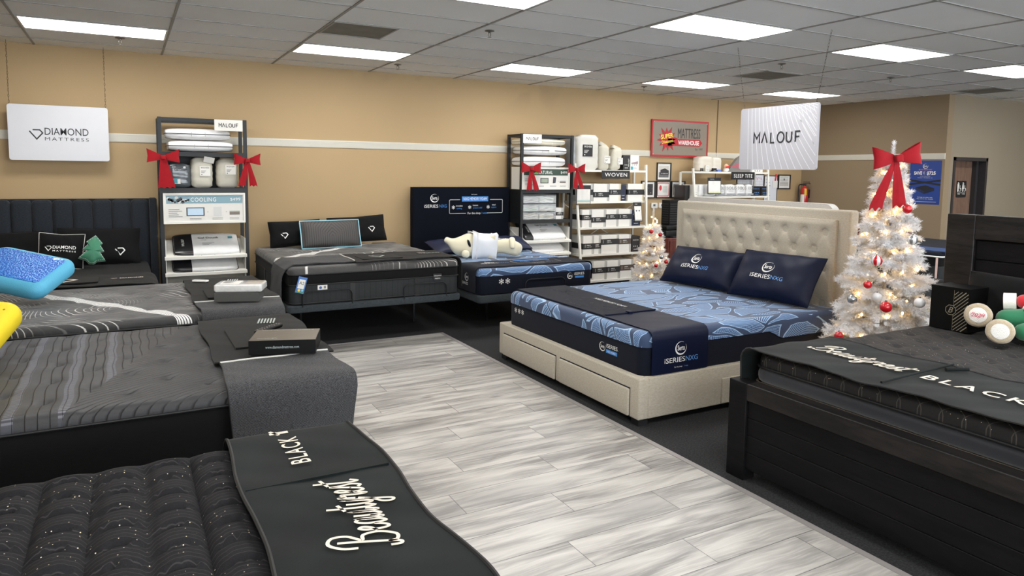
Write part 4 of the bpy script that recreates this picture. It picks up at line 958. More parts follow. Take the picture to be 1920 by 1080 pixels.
# green fir shaped cushion
t = thing('tree_cushion', 'green velvet fir tree shaped cushion with white stitching on black bed', 'cushion', (-0.33, 8.25, 0.75))
M = pose((-0.315, 8.26, 0.905), (1, 0, -0.16), (0.14, 0.35, 1))
out = [(0, 0.165), (0.075, 0.085), (0.048, 0.075), (0.10, 0.0), (0.062, -0.012), (0.125, -0.10), (0.05, -0.118), (0.02, -0.15), (-0.02, -0.15), (-0.05, -0.118), (-0.125, -0.10), (-0.062, -0.012), (-0.10, 0.0), (-0.048, 0.075), (-0.075, 0.085)]
def dense(P, n=4):
    Q = []
    for i in range(len(P)):
        a, c = P[i], P[(i+1) % len(P)]
        for j in range(n): Q.append((a[0]+(c[0]-a[0])*j/n, a[1]+(c[1]-a[1])*j/n))
    return Q
O = dense(out)
b = MB(t); b.M = M
R = []
for k, zz in ((1.0, 0.0), (0.97, 0.018), (0.86, 0.036), (0.6, 0.048), (0.3, 0.053), (0.02, 0.054)): R.append([(x*k, (y+0.01)*k-0.01, zz) for x, y in O])
b.rings(R, cap=True); b.rings([[(p[0], p[1], -p[2]) for p in r][::-1] for r in R], cap=True)
b.build('cushion_body', mat('green_velvet', sr(36, 118, 86), 0.55, vary=0.35, vs=12, sheen=0.6, bump=0.3, bs=40), 50)
b = MB(t); b.M = M; Q = dense(out, 7)
for i in range(0, len(Q), 2):
    a = Q[i]; c = Q[(i+1) % len(Q)]; b.tube([(a[0]*0.9, a[1]*0.9, 0.033), (c[0]*0.9, c[1]*0.9, 0.033)], 0.0018, 4)
o = b.build('stitching', M_WTH); o['kind'] = 'stuff'
# ================================================================== BED G: centre back
bed = thing('platform_bed', 'slate upholstered platform on thin legs under the middle black mattress, two retainer bars', 'bed', (2.25, 7.8, 0))
b = MB(bed); b.rbox(1.33, 3.16, 6.76, 8.82, 0.375, 0.445, 0.05, 0.015); b.build('platform', M_CHAR2)
for x in (1.62, 2.92):
    for y in (7.55, 8.6):
        b = MB(bed); b.tube([(x, y, 0.0), (x, y, 0.38)], [0.012, 0.022], 10); b.build('leg', M_LEG)
def retainer(par, x0, x1, y, z0, z1):
    r = 0.06; P = [(x0, y, z0), (x0, y, z1-r)]+[(x0+r-r*cos(a), y, z1-r+r*sin(a)) for a in [pi/2*i/5 for i in range(1, 6)]]+[(x1-r+r*sin(a), y, z1-r+r*cos(a)) for a in [pi/2*i/5 for i in range(0, 6)]]+[(x1, y, z0)]
    b = MB(par); b.tube(P, 0.006, 8); b.build('retainer_bar', M_LEG)
retainer(bed, 1.47, 1.96, 6.762, 0.43, 0.585); retainer(bed, 2.51, 2.99, 6.762, 0.43, 0.585)
GX0, GX1, GY0, GY1, GZ = 1.35, 3.15, 6.78, 8.83, 0.82
t = mattress('mattress', 'tall black ribbed mattress with white arc top, middle of the back wall', GX0, GX1, GY0, GY1, 0.445, GZ, 0.075, M_WL2, M_RIB, q_tuft(0.28, 0.28, 0.010, 0.05, 0, 7), 0.035, r=0.05, gusset=(0.10, M_BLKF))
b = MB(t)
for x in (1.97, 2.66): b.box(x-0.025, x+0.025, GY0-0.0015, GY0+0.01, 0.45, 0.65)
b.box(GX0-0.001, GX0+0.01, 7.2, 7.26, 0.45, 0.65); b.box(GX0-0.001, GX0+0.01, 8.1, 8.16, 0.45, 0.65)
b.build('vertical_strap', mat('black_glossy_strap', sr(10, 10, 12), 0.45), 0)
pf = flat((0, GY0, 0), (1, 0, 0), (0, 0, 1), 0.003)
b = MB(t); b.rect(1.62, 1.715, 0.585, 0.635, pf, 0); b.build('law_label', M_CARDW, 0)
b = MB(t); b.disc(1.648, 0.61, 0.014, pf, h=0.001, m=0); b.rect(1.68, 1.70, 0.60, 0.625, pf, 0.001, m=1); b.build('printed_text', [mat('blue_ink', sr(60, 90, 150), 0.5), mat('grey_ink', sr(120, 120, 120), 0.5)], 0)
b = MB(t); b.prism([(2.84, 0.605), (2.935, 0.605), (2.935, 0.675), (2.84, 0.675)], pf, 0, 0.003); b.build('brand_tag', M_BLACK, 0)
b = MB(t); mark_diamond(b, pf, 0.018, 2.857, 0.652, h=0.004); b.text('DIAMOND', 0.013, pf, 2.90, 0.646, w=0.062, hh=0.004); b.text('MAJESTIC', 0.011, pf, 2.888, 0.62, w=0.06, hh=0.004); b.build('lettering', M_WTH, 0)
t = thing('bed_throw', 'grey heather and black throw with small pocket, over the middle black mattress', 'throw blanket', (2.2, 7.0, GZ), 'throws across the diamond beds')
pth = [(GX0-0.06, 0.46), (GX0-0.045, GZ-0.09), (GX0-0.02, GZ-0.03), (GX0+0.06, GZ+0.012), (2.02, GZ+0.016)]
b = MB(t); s1, t1 = drape(b, pth, GY0+0.08, GY0+0.66, 'y', 0.010, 0.004, 14, edge=0.02, seed=3.0); b.build('grey_drop', M_THROW)
pth = [(2.02, GZ+0.016), (2.6, GZ+0.018)]+arcp(GX1-0.04, GZ-0.05, 0.07, pi/2, 0, 6)+[(GX1+0.035, 0.52)]
b = MB(t); s2, t2 = drape(b, pth, GY0+0.03, GY0+0.66, 'y', 0.009, 0.003, 14, edge=0.015); b.build('dark_panel', M_DTHROW)
b = MB(t); b.tube([s1(t1-0.005, i/20, 0.013) for i in range(21)], 0.006, 6); b.build('piping', M_WPIPE)
b = MB(t); b.rbox(2.12, 2.56, GY0+0.14, GY0+0.46, GZ+0.022, GZ+0.032, 0.02, 0.004); b.build('pocket', M_DTHROW)
pl = flat((2.34, GY0+0.33, GZ+0.033), (1, 0, 0), (0, 1, 0), 0.001)
b = MB(t); mark_diamond(b, pl, 0.14, w=0.16); b.text('DIAMOND', 0.05, pl, 0.60, 0.0, w=0.24, bold=0.01, hh=0.004); b.build('lettering', M_IRID, 0)
b = MB(t); b.M = pose((GX0+0.10, GY0-0.015, GZ-0.20), (1, 0.05, -0.25), (0.25, 0, 1)); b.box(-0.042, 0.042, -0.001, 0.001, -0.001, 0.001); b.M = None
hangM = pose((GX0+0.11, GY0-0.020, GZ-0.165), (1, 0.0, -0.28), (0.28, 0.0, 1))
b = MB(t); b.M = hangM; b.box(-0.042, 0.042, -0.085, 0.075, -0.001, 0.001); b.build('swing_tag', mat('blue_printed_tag', sr(64, 112, 178), 0.4, vary=0.2, vs=20), 0)
pl = (lambda M: (lambda x, y, h=0.0: M @ Vector((x, y, 0.0025+h))))(hangM)
b = MB(t); b.rect(-0.03, 0.03, -0.04, 0.05, pl, 0, m=0); b.disc(-0.01, -0.058, 0.013, pl, m=1); b.disc(0.022, -0.055, 0.010, pl, m=2); b.rect(-0.038, 0.038, -0.08, -0.072, pl, 0, m=3); b.text('A2', 0.03, pl, 0, 0.0, hh=0.001, m=4)
b.mi = b.mi
b.build('printed_picture', [M_CARDW, mat('yellow_ink', sr(230, 200, 60), 0.5), mat('sky_ink', sr(120, 200, 230), 0.5), mat('green_ink', sr(80, 150, 70), 0.5), M_INK], 0)
t = thing('small_remote', 'tiny dark remote lying on the throw of the middle bed', 'remote control', (2.86, 7.18, GZ+0.03)); b = MB(t); b.M = Matrix.Translation((2.86, 7.18, GZ+0.036)); b.rbox(-0.05, 0.05, -0.022, 0.022, -0.006, 0.008, 0.01, 0.004); b.build('remote_body', mat('brown_grey_plastic', sr(96, 86, 80), 0.4))
t, s = plain_pillow('black_pillow', 'black pillow with diamond mark, left behind the quilted pillow on the middle bed', (1.80, 8.62, 0.985), (1, 0, 0.04), (0, 0.30, 1), 0.62, 0.32, 0.16, M_BLKF, 0.2, 'black pillows on the middle bed', M_BLKF)
b = MB(t); mark_diamond(b, s, 0.07, -0.14, -0.03, w=0.14); b.build('embroidered_mark', M_WTH, 0)
t, s = plain_pillow('black_pillow', 'black pillow with diamond mark, right behind the quilted pillow on the middle bed', (2.58, 8.66, 1.01), (1, 0, 0.05), (0, 0.30, 1), 0.74, 0.34, 0.16, M_BLKF, 0.9, 'black pillows on the middle bed', M_BLKF)
b = MB(t); mark_diamond(b, s, 0.07, 0.17, -0.02, w=0.14); b.build('embroidered_mark', M_WTH, 0)
def m_chevron():
    m = bpy.data.materials.new('grey_chevron_quilted_cover'); t = NT(m); o = t.sep(t.co()); x, z = o[0], o[2]
    u = t.add(t.m('ABSOLUTE', x), z); s = t.m('ABSOLUTE', t.sub(t.m('FRACT', t.mul(t.m('MAXIMUM', u, t.add(t.m('ABSOLUTE', t.mul(x, 1.6)), -0.02)), 24.0)), 0.5))
    l = t.ss(s, 0.36, 0.5); t.col(t.mix(l, sr(66, 63, 62), sr(10, 9, 10))); t.b.inputs['Roughness'].default_value = 0.6; t.bump(l, -0.8, 0.01); return m
t, s = plain_pillow('quilted_pillow', 'grey chevron quilted foam pillow with pale blue piping on the middle bed', (2.18, 8.42, 0.985), (1, 0, 0.01), (0, 0.36, 1), 0.72, 0.34, 0.17, m_chevron(), 0.0, None, mat('pale_blue_piping', sr(150, 205, 222), 0.5), 0.03, wr=0.0, piper=0.008)
# ================================================================== BED H: blue bed on the back wall
bed = thing('platform_bed', 'slate upholstered platform on thin legs under the blue mattress by the racks', 'bed', (4.1, 7.7, 0))
b = MB(bed); b.rbox(3.34, 4.88, 6.68, 8.72, 0.325, 0.41, 0.05, 0.02); b.build('platform', M_CHAR2)
for x in (3.72, 4.66):
    for y in (7.25, 8.5):
        b = MB(bed); b.tube([(x, y, 0.0), (x, y, 0.33)], [0.012, 0.022], 10); b.build('leg', M_LEG)
retainer(bed, 3.92, 4.45, 6.682, 0.40, 0.56)
HX0, HX1, HY0, HY1, HZ = 3.345, 4.87, 6.70, 8.70, 0.70
M_BLUEH = m_blue_pattern('blue_streaked_knit', 0.9, 0.9, 1.0, HZ-0.41)
t = thing('mattress', 'blue patterned mattress with navy sides and two snowflakes, by the back wall', 'mattress', ((HX0+HX1)/2, (HY0+HY1)/2, 0.41))
b = MB(t); b.rbox(HX0+.004, HX1-.004, HY0+.004, HY1-.004, 0.41, 0.64, 0.08, 0.02); b.build('mattress_body', M_NAVYM)
b = MB(t); top_pad(b, HX0, HX1, HY0, HY1, HZ, 0.05, lambda x, y: 0.002*sin(x*9)*sin(y*8), 0.06, 0.08, drop=0.03); b.build('quilted_top', M_BLUEH, 60)
pf = flat((0, HY0+.002, 0), (1, 0, 0), (0, 0, 1), 0.003)
b = MB(t)
for i in range(2): mark_flake(b, pf, 0.032, 3.62+i*0.08, 0.555)
b.build('snowflake_print', M_WTH, 0)
b = MB(t); mark_ring(b, pf, 0.036, 4.53, 0.565); b.text('iSERIES', 0.030, pf, 4.66, 0.570, w=0.14); b.build('lettering', M_WTH, 0)
b = MB(t); b.rect(4.60, 4.725, 0.535, 0.558, pf, 0); b.build('blue_tag', M_BLUEBAR, 0)
t = thing('bed_runner', 'navy foot runner with white lettering across the blue mattress by the wall', 'bed runner', (4.1, 7.0, HZ))
pth = [(HX0-0.012, 0.43), (HX0-0.012, HZ-0.055)]+arcp(HX0+0.045, HZ-0.045, 0.058, pi, pi/2, 5)+[(4.1, HZ+0.010)]+arcp(HX1-0.045, HZ-0.045, 0.058, pi/2, 0, 5)+[(HX1+0.012, 0.5)]
b = MB(t); drape(b, pth, HY0+0.06, HY0+0.52, 'y', 0.005, 0.0012, 10); b.build('runner_cloth', M_NAVYM)
pt_ = flat((4.1, HY0+0.30, HZ+0.016), (1, 0, 0), (0, 1, 0), 0.002)
b = MB(t); mark_ring(b, pt_, 0.055, -0.42, 0.11); b.text('iSERIES', 0.045, pt_, -0.46, 0.0, w=0.22); b.stroke(rrect(-0.16, 0.44, -0.1, 0.10, 0.02), 0.004, pt_, closed=True); b.text('immediate', 0.02, pt_, 0.0, 0.02); b.text('instant', 0.02, pt_, 0.16, 0.02); b.text('ideal', 0.02, pt_, 0.32, 0.02); b.text('For the sleep', 0.022, pt_, 0.10, -0.15); b.build('lettering', M_WTH, 0)
b = MB(t); b.text('NXG', 0.045, pt_, -0.28, 0.0, w=0.12); b.text('cooling', 0.02, pt_, 0.0, -0.03); b.text('support', 0.02, pt_, 0.32, -0.03); b.rect(-0.1, 0.38, 0.075, 0.145, pt_, 0); b.build('lettering', M_BLUEBAR, 0, 'light blue print')
ps = flat((HX0-0.018, HY0+0.27, 0.55), (0, -1, 0), (0, 0, 1), 0.003)
b = MB(t); mark_ring(b, ps, 0.045, 0, 0.04); b.text('iSERIES', 0.03, ps, -0.05, -0.05, w=0.16); b.build('lettering', M_WTH, 0)
t = thing('small_remote', 'slim white remote at the right edge of the wall side blue bed', 'remote control', (4.75, 7.25, HZ+0.02)); b = MB(t); b.M = Matrix.Translation((4.72, 7.16, HZ+0.026)); b.rbox(-0.07, 0.07, -0.022, 0.022, -0.006, 0.008, 0.01, 0.004); b.build('remote_body', mat('pale_grey_plastic', sr(170, 180, 195), 0.4))
# headboard under a printed navy cover
t = thing('covered_headboard', 'headboard under a navy printed cover, behind the wall side blue bed', 'headboard', (4.12, 8.85, 0))
M_NAVYC = MATS['navy_cover_cloth']
b = MB(t)
def hb(u, v, y):
    x = 3.39+1.47*u; z = 0.42+1.125*v; return (x, y+0.006*sin(x*14+z*3)*(1-v)+0.004*sin(x*5-z*7), z)
b.grid(lambda u, v: hb(u, v, 8.80), 50, 20); b.grid(lambda u, v: hb(u, v, 8.90), 20, 4, flip=True)
for u in (0, 1): b.grid(lambda a, v, u=u: (3.39+1.47*u, 8.80+0.10*a, 0.42+1.125*v), 1, 10, flip=(u == 1))
b.grid(lambda u, a: (3.39+1.47*u, 8.80+0.10*a, 1.545), 10, 1)
b.build('fabric_cover', M_NAVYC, 50)
for x in (3.6, 4.6):
    b = MB(t); b.box(x-0.03, x+0.03, 8.83, 8.87, 0, 0.45); b.build('leg', M_LEG, 0)
pl = flat((4.12, 8.79, 0), (1, 0, 0), (0, 0, 1), 0.002)
b = MB(t); mark_ring(b, pl, 0.058, -0.42, 1.395); b.text('iSERIES', 0.042, pl, -0.47, 1.265, w=0.205); b.text('For the sleep', 0.028, pl, 0.18, 1.167, w=0.2); b.text('immediate', 0.022, pl, -0.05, 1.275, w=0.1); b.text('instant', 0.022, pl, 0.20, 1.28, w=0.08); b.text('ideal', 0.022, pl, 0.49, 1.285, w=0.055); b.text('FEATURING', 0.012, pl, 0.18, 1.435)
for x in (-0.14, 0.11, 0.40): mark_flake(b, pl, 0.026, x, 1.265)
x0, x1, z0, z1 = -0.20, 0.63, 1.18, 1.37
b.stroke([(0.05, z0), (x0+0.01, z0), (x0, z0+0.01), (x0, z1-0.01), (x0+0.01, z1), (-0.04, z1)], 0.005, pl); b.stroke([(0.38, z0), (x1-0.01, z0), (x1, z0+0.01), (x1, z1-0.01), (x1-0.01, z1), (0.43, z1)], 0.005, pl)
b.build('lettering', M_WTH, 0)
b = MB(t); b.text('NXG', 0.042, pl, -0.295, 1.265, w=0.11); b.text('I want', 0.028, pl, 0.345, 1.167, w=0.09); b.text('cooling', 0.022, pl, -0.05, 1.24, w=0.08); b.text('pressure relief', 0.022, pl, 0.235, 1.245, w=0.14); b.text('support', 0.022, pl, 0.49, 1.25, w=0.08); b.rect(-0.01, 0.40, 1.345, 1.415, pl, 0); b.build('lettering', M_BLUEBAR, 0, 'light blue print')
b = MB(t); b.text('NXG MEMORY FOAM', 0.038, pl, 0.195, 1.362, w=0.36, hh=0.002); b.build('lettering', M_WTH, 0)
M_NAVYP = mat('navy_blue_pillow_cloth', sr(12, 23, 56), 0.55, vary=0.15, vs=5, bump=0.15, bs=12)
t, s = plain_pillow('navy_pillow', 'flat navy pillow with logo lying right of the cream plush toy', (4.50, 8.22, HZ+0.10), (1, -0.08, 0), (0.08, 1, 0.30), 0.62, 0.40, 0.14, M_NAVYP, 0.7, 'navy pillows on the wall side blue bed', M_NAVYM)
b = MB(t); mark_ring(b, s, 0.05, -0.13, 0.05); b.text('iSERIES', 0.03, s, -0.10, -0.03, w=0.2); b.build('lettering', M_WTH, 0)
plain_pillow('navy_pillow', 'flat navy pillow mostly hidden behind the cream plush toy', (3.72, 8.22, HZ+0.09), (1, 0.05, 0), (0, 1, 0.28), 0.64, 0.40, 0.13, M_NAVYP, 1.7, 'navy pillows on the wall side blue bed', M_NAVYM)
# plain stuffed toy lying on its side (plump cream body, white shirt, floppy ear)
t = thing('plush_toy', 'plump cream stuffed animal in a white shirt, lying on the wall side blue bed', 'plush toy', (3.85, 7.75, HZ))
M_PLUSH = mat('cream_plush', sr(232, 224, 196), 0.95, vary=0.06, bump=0.7, bs=240, sheen=0.6); M_SHIRT = mat('white_jersey', sr(228, 230, 234), 0.8, vary=0.04, bump=0.15, bs=14)
def skin_blob(name, par, chain, m, sub_=2):
    """chain: list of (point, radius, parent index)"""
    me = bpy.data.meshes.new(name); off = Vector(par.get('_o', (0, 0, 0)))
    me.from_pydata([tuple(Vector(p)-off) for p, r, k in chain], [(k, i) for i, (p, r, k) in enumerate(chain) if k is not None and k >= 0], [])
    o = bpy.data.objects.new(name, me); COL.objects.link(o)
    o.modifiers.new('skin', 'SKIN'); sm = o.modifiers.new('sub', 'SUBSURF'); sm.levels = sub_; sm.render_levels = sub_
    for i, (p, r, k) in enumerate(chain):
        v = me.skin_vertices[0].data[i]; v.radius = (r, r) if not isinstance(r, tuple) else r; v.use_root = (i == 0)
    dg = bpy.context.evaluated_depsgraph_get(); me2 = bpy.data.meshes.new_from_object(o.evaluated_get(dg)); me2.name = name
    bpy.data.objects.remove(o); me2.materials.append(m)
    me2.polygons.foreach_set('use_smooth', [True]*len(me2.polygons))
    o = bpy.data.objects.new(name, me2); COL.objects.link(o); o.parent = par; return o
z = HZ
skin_blob('toy_body', t, [((3.86, 7.72, z+0.14), 0.16, None), ((3.70, 7.76, z+0.15), 0.165, 0), ((3.58, 7.80, z+0.14), 0.13, 1), ((3.51, 7.82, z+0.19), 0.05, 2), ((3.43, 7.83, z+0.235), 0.035, 3), ((3.98, 7.68, z+0.13), 0.11, 0), ((4.07, 7.64, z+0.13), 0.085, 5), ((4.17, 7.58, z+0.145), 0.115, 6), ((4.25, 7.50, z+0.11), 0.10, 7), ((4.30, 7.44, z+0.08), 0.075, 8)], M_PLUSH)
skin_blob('shirt', t, [((3.90, 7.715, z+0.14), 0.168, None), ((3.80, 7.74, z+0.145), 0.176, 0), ((3.98, 7.68, z+0.133), 0.128, 0), ((4.02, 7.665, z+0.13), 0.105, 2)], M_SHIRT)
skin_blob('floppy_ear', t, [((4.20, 7.52, z+0.235), 0.045, None), ((4.17, 7.44, z+0.20), 0.042, 0), ((4.15, 7.40, z+0.12), 0.03, 1)], M_PLUSH)
skin_blob('paw', t, [((3.64, 7.62, z+0.07), 0.06, None), ((3.56, 7.55, z+0.06), 0.055, 0)], M_PLUSH)
b = MB(t); b.M = pose((3.66, 7.615, z+0.19), (1, -0.1, 0.3), (-0.2, 0.3, 1)); b.sphere((0, 0, 0), 0.05, 10, (0.35, 1, 0.25)); b.build('navy_patch', M_NAVYM)
# ================================================================== hanging boards
M_BOARD = mat('white_board', sr(208, 209, 214), 0.5, vary=0.02)
M_CHAIN = mat('dark_chain', sr(60, 54, 48), 0.4, metal=0.7)
def chain(par, a, c, r=0.004, link=0.028):
    a = Vector(a); c = Vector(c); n = int((c-a).length/link); b = MB(par)
    d = (c-a)/n; u = d.normalized(); s1 = u.cross(Vector((0, 1, 0))).normalized(); s2 = u.cross(s1)
    for i in range(n):
        m = a+d*(i+0.5); s = s1 if i % 2 else s2; L = link*0.62
        P = [m+u*L*cos(k*pi/4)+s*r*1.4*sin(k*pi/4) for k in range(8)]; b.tube(P, 0.0014, 4, closed=True)
    b.build('chain', M_CHAIN)
t = thing('hanging_sign', 'white board with DIAMOND MATTRESS lettering hanging on chains at left', 'sign', (-0.6, 8.85, 1.85), 'boards hung on chains')
pl = flat((-0.6, 8.86, 2.115), (1, 0, 0), (0, 0, 1), 0)
b = MB(t); b.prism(rrect(-0.455, 0.455, -0.29, 0.29, 0.025), pl, 0, 0.012); b.build('board', M_BOARD)
pl = flat((-0.6, 8.848, 2.10), (1, 0, 0), (0, 0, 1), 0.002)
b = MB(t); mark_diamond(b, pl, 0.105, -0.205, 0.0, w=0.12); b.text('DIAMOND', 0.075, pl, 0.065, -0.005, w=0.40, bold=0.004); b.text('MATTRESS', 0.035, pl, 0.065, -0.065, w=0.40, space=1.3)
b.build('lettering', mat('charcoal_print', sr(45, 46, 50), 0.5), 0)
chain(t, (-1.035, 8.857, 2.385), (-1.035, 8.857, ZC)); chain(t, (-0.165, 8.857, 2.385), (-0.165, 8.857, ZC))
t = thing('hanging_sign', 'white board with wavy lines and MALOUF lettering hanging near the camera at right', 'sign', (5.55, 4.7, 1.8), 'boards hung on chains')
pl = flat((5.56, 4.705, 2.12), (0, -1, 0), (0, 0, 1), 0)
b = MB(t); b.prism(rrect(-0.455, 0.455, -0.305, 0.305, 0.025), pl, 0, 0.02); b.build('board', mat('light_grey_board', sr(180, 180, 187), 0.5, vary=0.02))
pl = flat((5.54, 4.705, 2.12), (0, -1, 0), (0, 0, 1), 0.001)
b = MB(t)
for i in range(20):
    P = []
    x0 = -0.42+i*0.045+0.004*i
    for j in range(25):
        z = 0.30-0.60*j/24; k = (0.30-z)/0.60
        x = x0*0.9+0.02+(0.02+i*0.020)*k**1.5*(1+0.04*i)
        if x0 > 0.05: x = x
        if abs(x) < 0.445: P.append((x, z))
    if len(P) > 3: b.stroke(P, 0.005, pl)
for i in range(9):
    P = []
    for j in range(20):
        x = 0.10+i*0.045+0.35*j/19; z = 0.30-0.03*i*0-0.42*(j/19)**1.4*(1-0.09*i)
        if x < 0.445: P.append((x, z))
    if len(P) > 3: b.stroke(P, 0.005, pl)
b.build('wave_print', mat('white_print', sr(225, 225, 230), 0.5), 0)
b = MB(t)
def malouf(b, pl, h, w, x=0, y=0, hh=0.0, m=0, lw=0.17):
    """MALOUF with the bar-less A, letter by letter"""
    st = w/5.9; x0 = x-w/2+st*0.45; lw = h*lw
    def S(P, cx): b.stroke([(cx+p[0]*h*0.84, y+p[1]*h) for p in P], lw, pl, h=hh, m=m)
    S([(-.42, 0), (-.42, 1), (0, .45), (.42, 1), (.42, 0)], x0)
    S([(-.4, 0), (0, 1.0), (.4, 0)], x0+st)
    S([(-.25, 1), (-.25, 0), (.3, 0)], x0+st*2)
    S([(.46*cos(2*pi*i/20), .5+.5*sin(2*pi*i/20)) for i in range(21)], x0+st*3)
    S([(-.36, 1), (-.36, .36)]+[(-.36*cos(pi*i/8), .36-.36*sin(pi*i/8)) for i in range(1, 8)]+[(.36, .36), (.36, 1)], x0+st*4)
    S([(-.28, 0), (-.28, 1), (.35, 1)], x0+st*5); S([(-.28, .5), (.25, .5)], x0+st*5)
malouf(b, pl, 0.098, 0.565, 0.0, -0.045, 0.001); b.build('lettering', MATS['charcoal_print'], 0)
chain(t, (5.55, 5.12, 2.405), (5.55, 5.25, ZC)); chain(t, (5.55, 4.29, 2.405), (5.56, 4.18, ZC))
b = MB()
# framed store sign on the wall
t = thing('wall_sign', 'frosted acrylic sign with red border reading SUPER Discount MATTRESS WAREHOUSE', 'sign', (8.235, WY, 2.05))
pl = flat((8.235, WY-0.03, 2.352), (1, 0, 0), (0, 0, 1), 0)
M_RED = mat('red_acrylic', sr(178, 34, 44), 0.35); M_FROST = mat('frosted_taupe_acrylic', sr(138, 128, 116), 0.25, vary=0.02)
b = MB(t); b.prism(rrect(-0.60, 0.60, -0.28, 0.28, 0.01), pl, 0, 0.012); b.build('acrylic_panel', M_FROST, 0)
b = MB(t)
for a in ((-0.625, 0.625, 0.275, 0.305), (-0.625, 0.625, -0.305, -0.275), (-0.625, -0.597, -0.28, 0.28), (0.597, 0.625, -0.28, 0.28)): b.prism([(a[0], a[2]), (a[1], a[2]), (a[1], a[3]), (a[0], a[3])], pl, -0.002, 0.016)
b.build('red_border', M_RED, 0)
b = MB(t)
for sx in (-1, 1):
    for sz in (-1, 1): b.cyl((8.235+sx*0.585, WY, 2.352+sz*0.265), (8.235+sx*0.585, WY-0.05, 2.352+sz*0.265), 0.009)
b.build('standoff', mat('steel', sr(190, 190, 190), 0.3, metal=0.9))
pl = flat((8.235, WY-0.042, 2.352), (1, 0, 0), (0, 0, 1), 0.0015)
burst = []
for i in range(24):
    a = 2*pi*i/24+0.1; r = (0.235 if i % 4 == 0 else 0.20) if i % 2 == 0 else 0.125
    burst.append((-0.29+r*cos(a)*1.0, -0.015+r*sin(a)*0.95))
b = MB(t); b.prism(burst, pl, 0, 0.004); b.prism([(-0.28, -0.12), (0.43, -0.12), (0.49, -0.062), (0.43, -0.005), (-0.28, -0.005)], pl, 0, 0.004); b.build('starburst', M_RED, 0)
b = MB(t); pr = flat((8.235-0.295, WY-0.042, 2.352), (1, 0, 0.16), (-0.16, 0, 1), 0.0015)
b.text('SUPER', 0.072, pr, 0.0, 0.0, w=0.27, bold=0.03, hh=0.006); b.text('Discount', 0.048, pr, 0.0, -0.075, w=0.25, bold=0.02, hh=0.006); b.build('lettering', mat('yellow_print', sr(236, 212, 80), 0.5), 0, 'yellow letters')
b = MB(t); b.text('MATTRESS', 0.165, pl, 0.19, 0.012, w=0.50, bold=0.0, hh=0.003); b.text('Est. 1997', 0.036, pl, 0.42, -0.185, w=0.17, hh=0.003); b.build('lettering', MATS['charcoal_print'], 0)
b = MB(t); b.text('WAREHOUSE', 0.07, pl, 0.18, -0.098, w=0.47, bold=0.02, hh=0.006); b.build('lettering', M_WTH, 0, 'white letters')
# framed photos
def picture(lab, cx, cz, w, h, kind):
    t = thing('picture_frame', lab, 'picture frame', (cx, WY, cz), 'black framed pictures on the back wall')
    pl = flat((cx, WY-0.001, cz), (1, 0, 0), (0, 0, 1), 0); f = 0.018; b = MB(t)
    for a in ((-w/2, w/2, h/2-f, h/2), (-w/2, w/2, -h/2, -h/2+f), (-w/2, -w/2+f, -h/2+f, h/2-f), (w/2-f, w/2, -h/2+f, h/2-f)): b.prism([(a[0], a[2]), (a[1], a[2]), (a[1], a[3]), (a[0], a[3])], pl, 0, 0.02)
    b.build('frame', M_BLACK, 0)
    b = MB(t); b.prism([(-w/2+f, -h/2+f), (w/2-f, -h/2+f), (w/2-f, h/2-f), (-w/2+f, h/2-f)], pl, 0, 0.006); b.build('mat_board', M_CARDW, 0)
    b = MB(t)
    G = [mat('print_grey', sr(110, 110, 112), 0.4, vary=0.4, vs=30), mat('print_dark', sr(48, 46, 48), 0.4, vary=0.4, vs=60), mat('print_red', sr(200, 60, 70), 0.5), mat('print_light', sr(196, 192, 186), 0.5)]
    iw, ih = w/2-f-0.03, h/2-f-0.035
    if kind == 0:
        b.rect(-iw, iw, -ih, ih, pl, 0.007, m=3); b.rect(-iw, iw, -ih, -ih*0.1, pl, 0.008, m=0); b.poly([(-iw*0.7, -ih*0.6), (iw, -ih*0.6), (iw, ih*0.2), (iw*0.2, ih*0.55), (-iw*0.7, ih*0.3)], pl, 0.009, 1)
        for i in range(5): b.disc(-iw*0.4+i*iw*0.28, -ih*0.35, 0.010, pl, 8, 0.010, m=3)
    elif kind == 1:
        b.stroke(rrect(-iw-0.015, iw+0.015, -ih-0.015, ih+0.015, 0.02), 0.012, pl, closed=True, h=0.007, m=2); b.disc(-iw*0.55, ih*0.3, 0.028, pl, 16, 0.007, 2, 1.6)
        for i in range(5): b.rect(-0.01, iw*0.8, ih*0.5-i*0.022, ih*0.5-i*0.022+0.004, pl, 0.007, m=0)
    elif kind == 2:
        b.rect(-iw, iw, -ih, ih, pl, 0.007, m=0)
        for i in range(7):
            x = -iw*0.8+i*iw*0.27; b.rect(x-0.010, x+0.010, -ih, ih*0.1, pl, 0.008, m=1 if i % 2 else 3); b.disc(x, ih*0.25, 0.009, pl, 8, 0.008, m=3)
    elif kind == 3:
        b.rect(-iw, iw, -ih, ih, pl, 0.007, m=1)
        for i in range(14): b.disc(-iw+0.01+random.random()*(2*iw-0.02), -ih+0.01+random.random()*(2*ih-0.02), 0.008, pl, 6, 0.008, m=3 if i % 2 else 0)
    else:
        b.rect(-iw, iw, -ih*0.9, -ih*0.1, pl, 0.007, m=3)
        for i in range(6): b.rect(-iw*0.9, iw*0.9, ih*0.9-i*0.028, ih*0.9-i*0.028+0.006, pl, 0.007, m=0)
        b.disc(0, ih*0.55, 0.02, pl, 12, 0.008, m=0)
    b.build('print', G, 0)
picture('black framed photo of a building, topmost of the framed group', 7.925, 1.80, 0.31, 0.30, 0)
picture('black framed photo behind the shelf edge, left of the red certificate', 7.60, 1.50, 0.30, 0.29, 3)
picture('black framed red bordered certificate, centre of the lower row', 7.925, 1.50, 0.31, 0.29, 1)
picture('black framed photo of a standing group, right of the red certificate', 8.25, 1.50, 0.31, 0.29, 2)
picture('black framed document right of the wall calendar', 10.86, 1.64, 0.33, 0.27, 4)
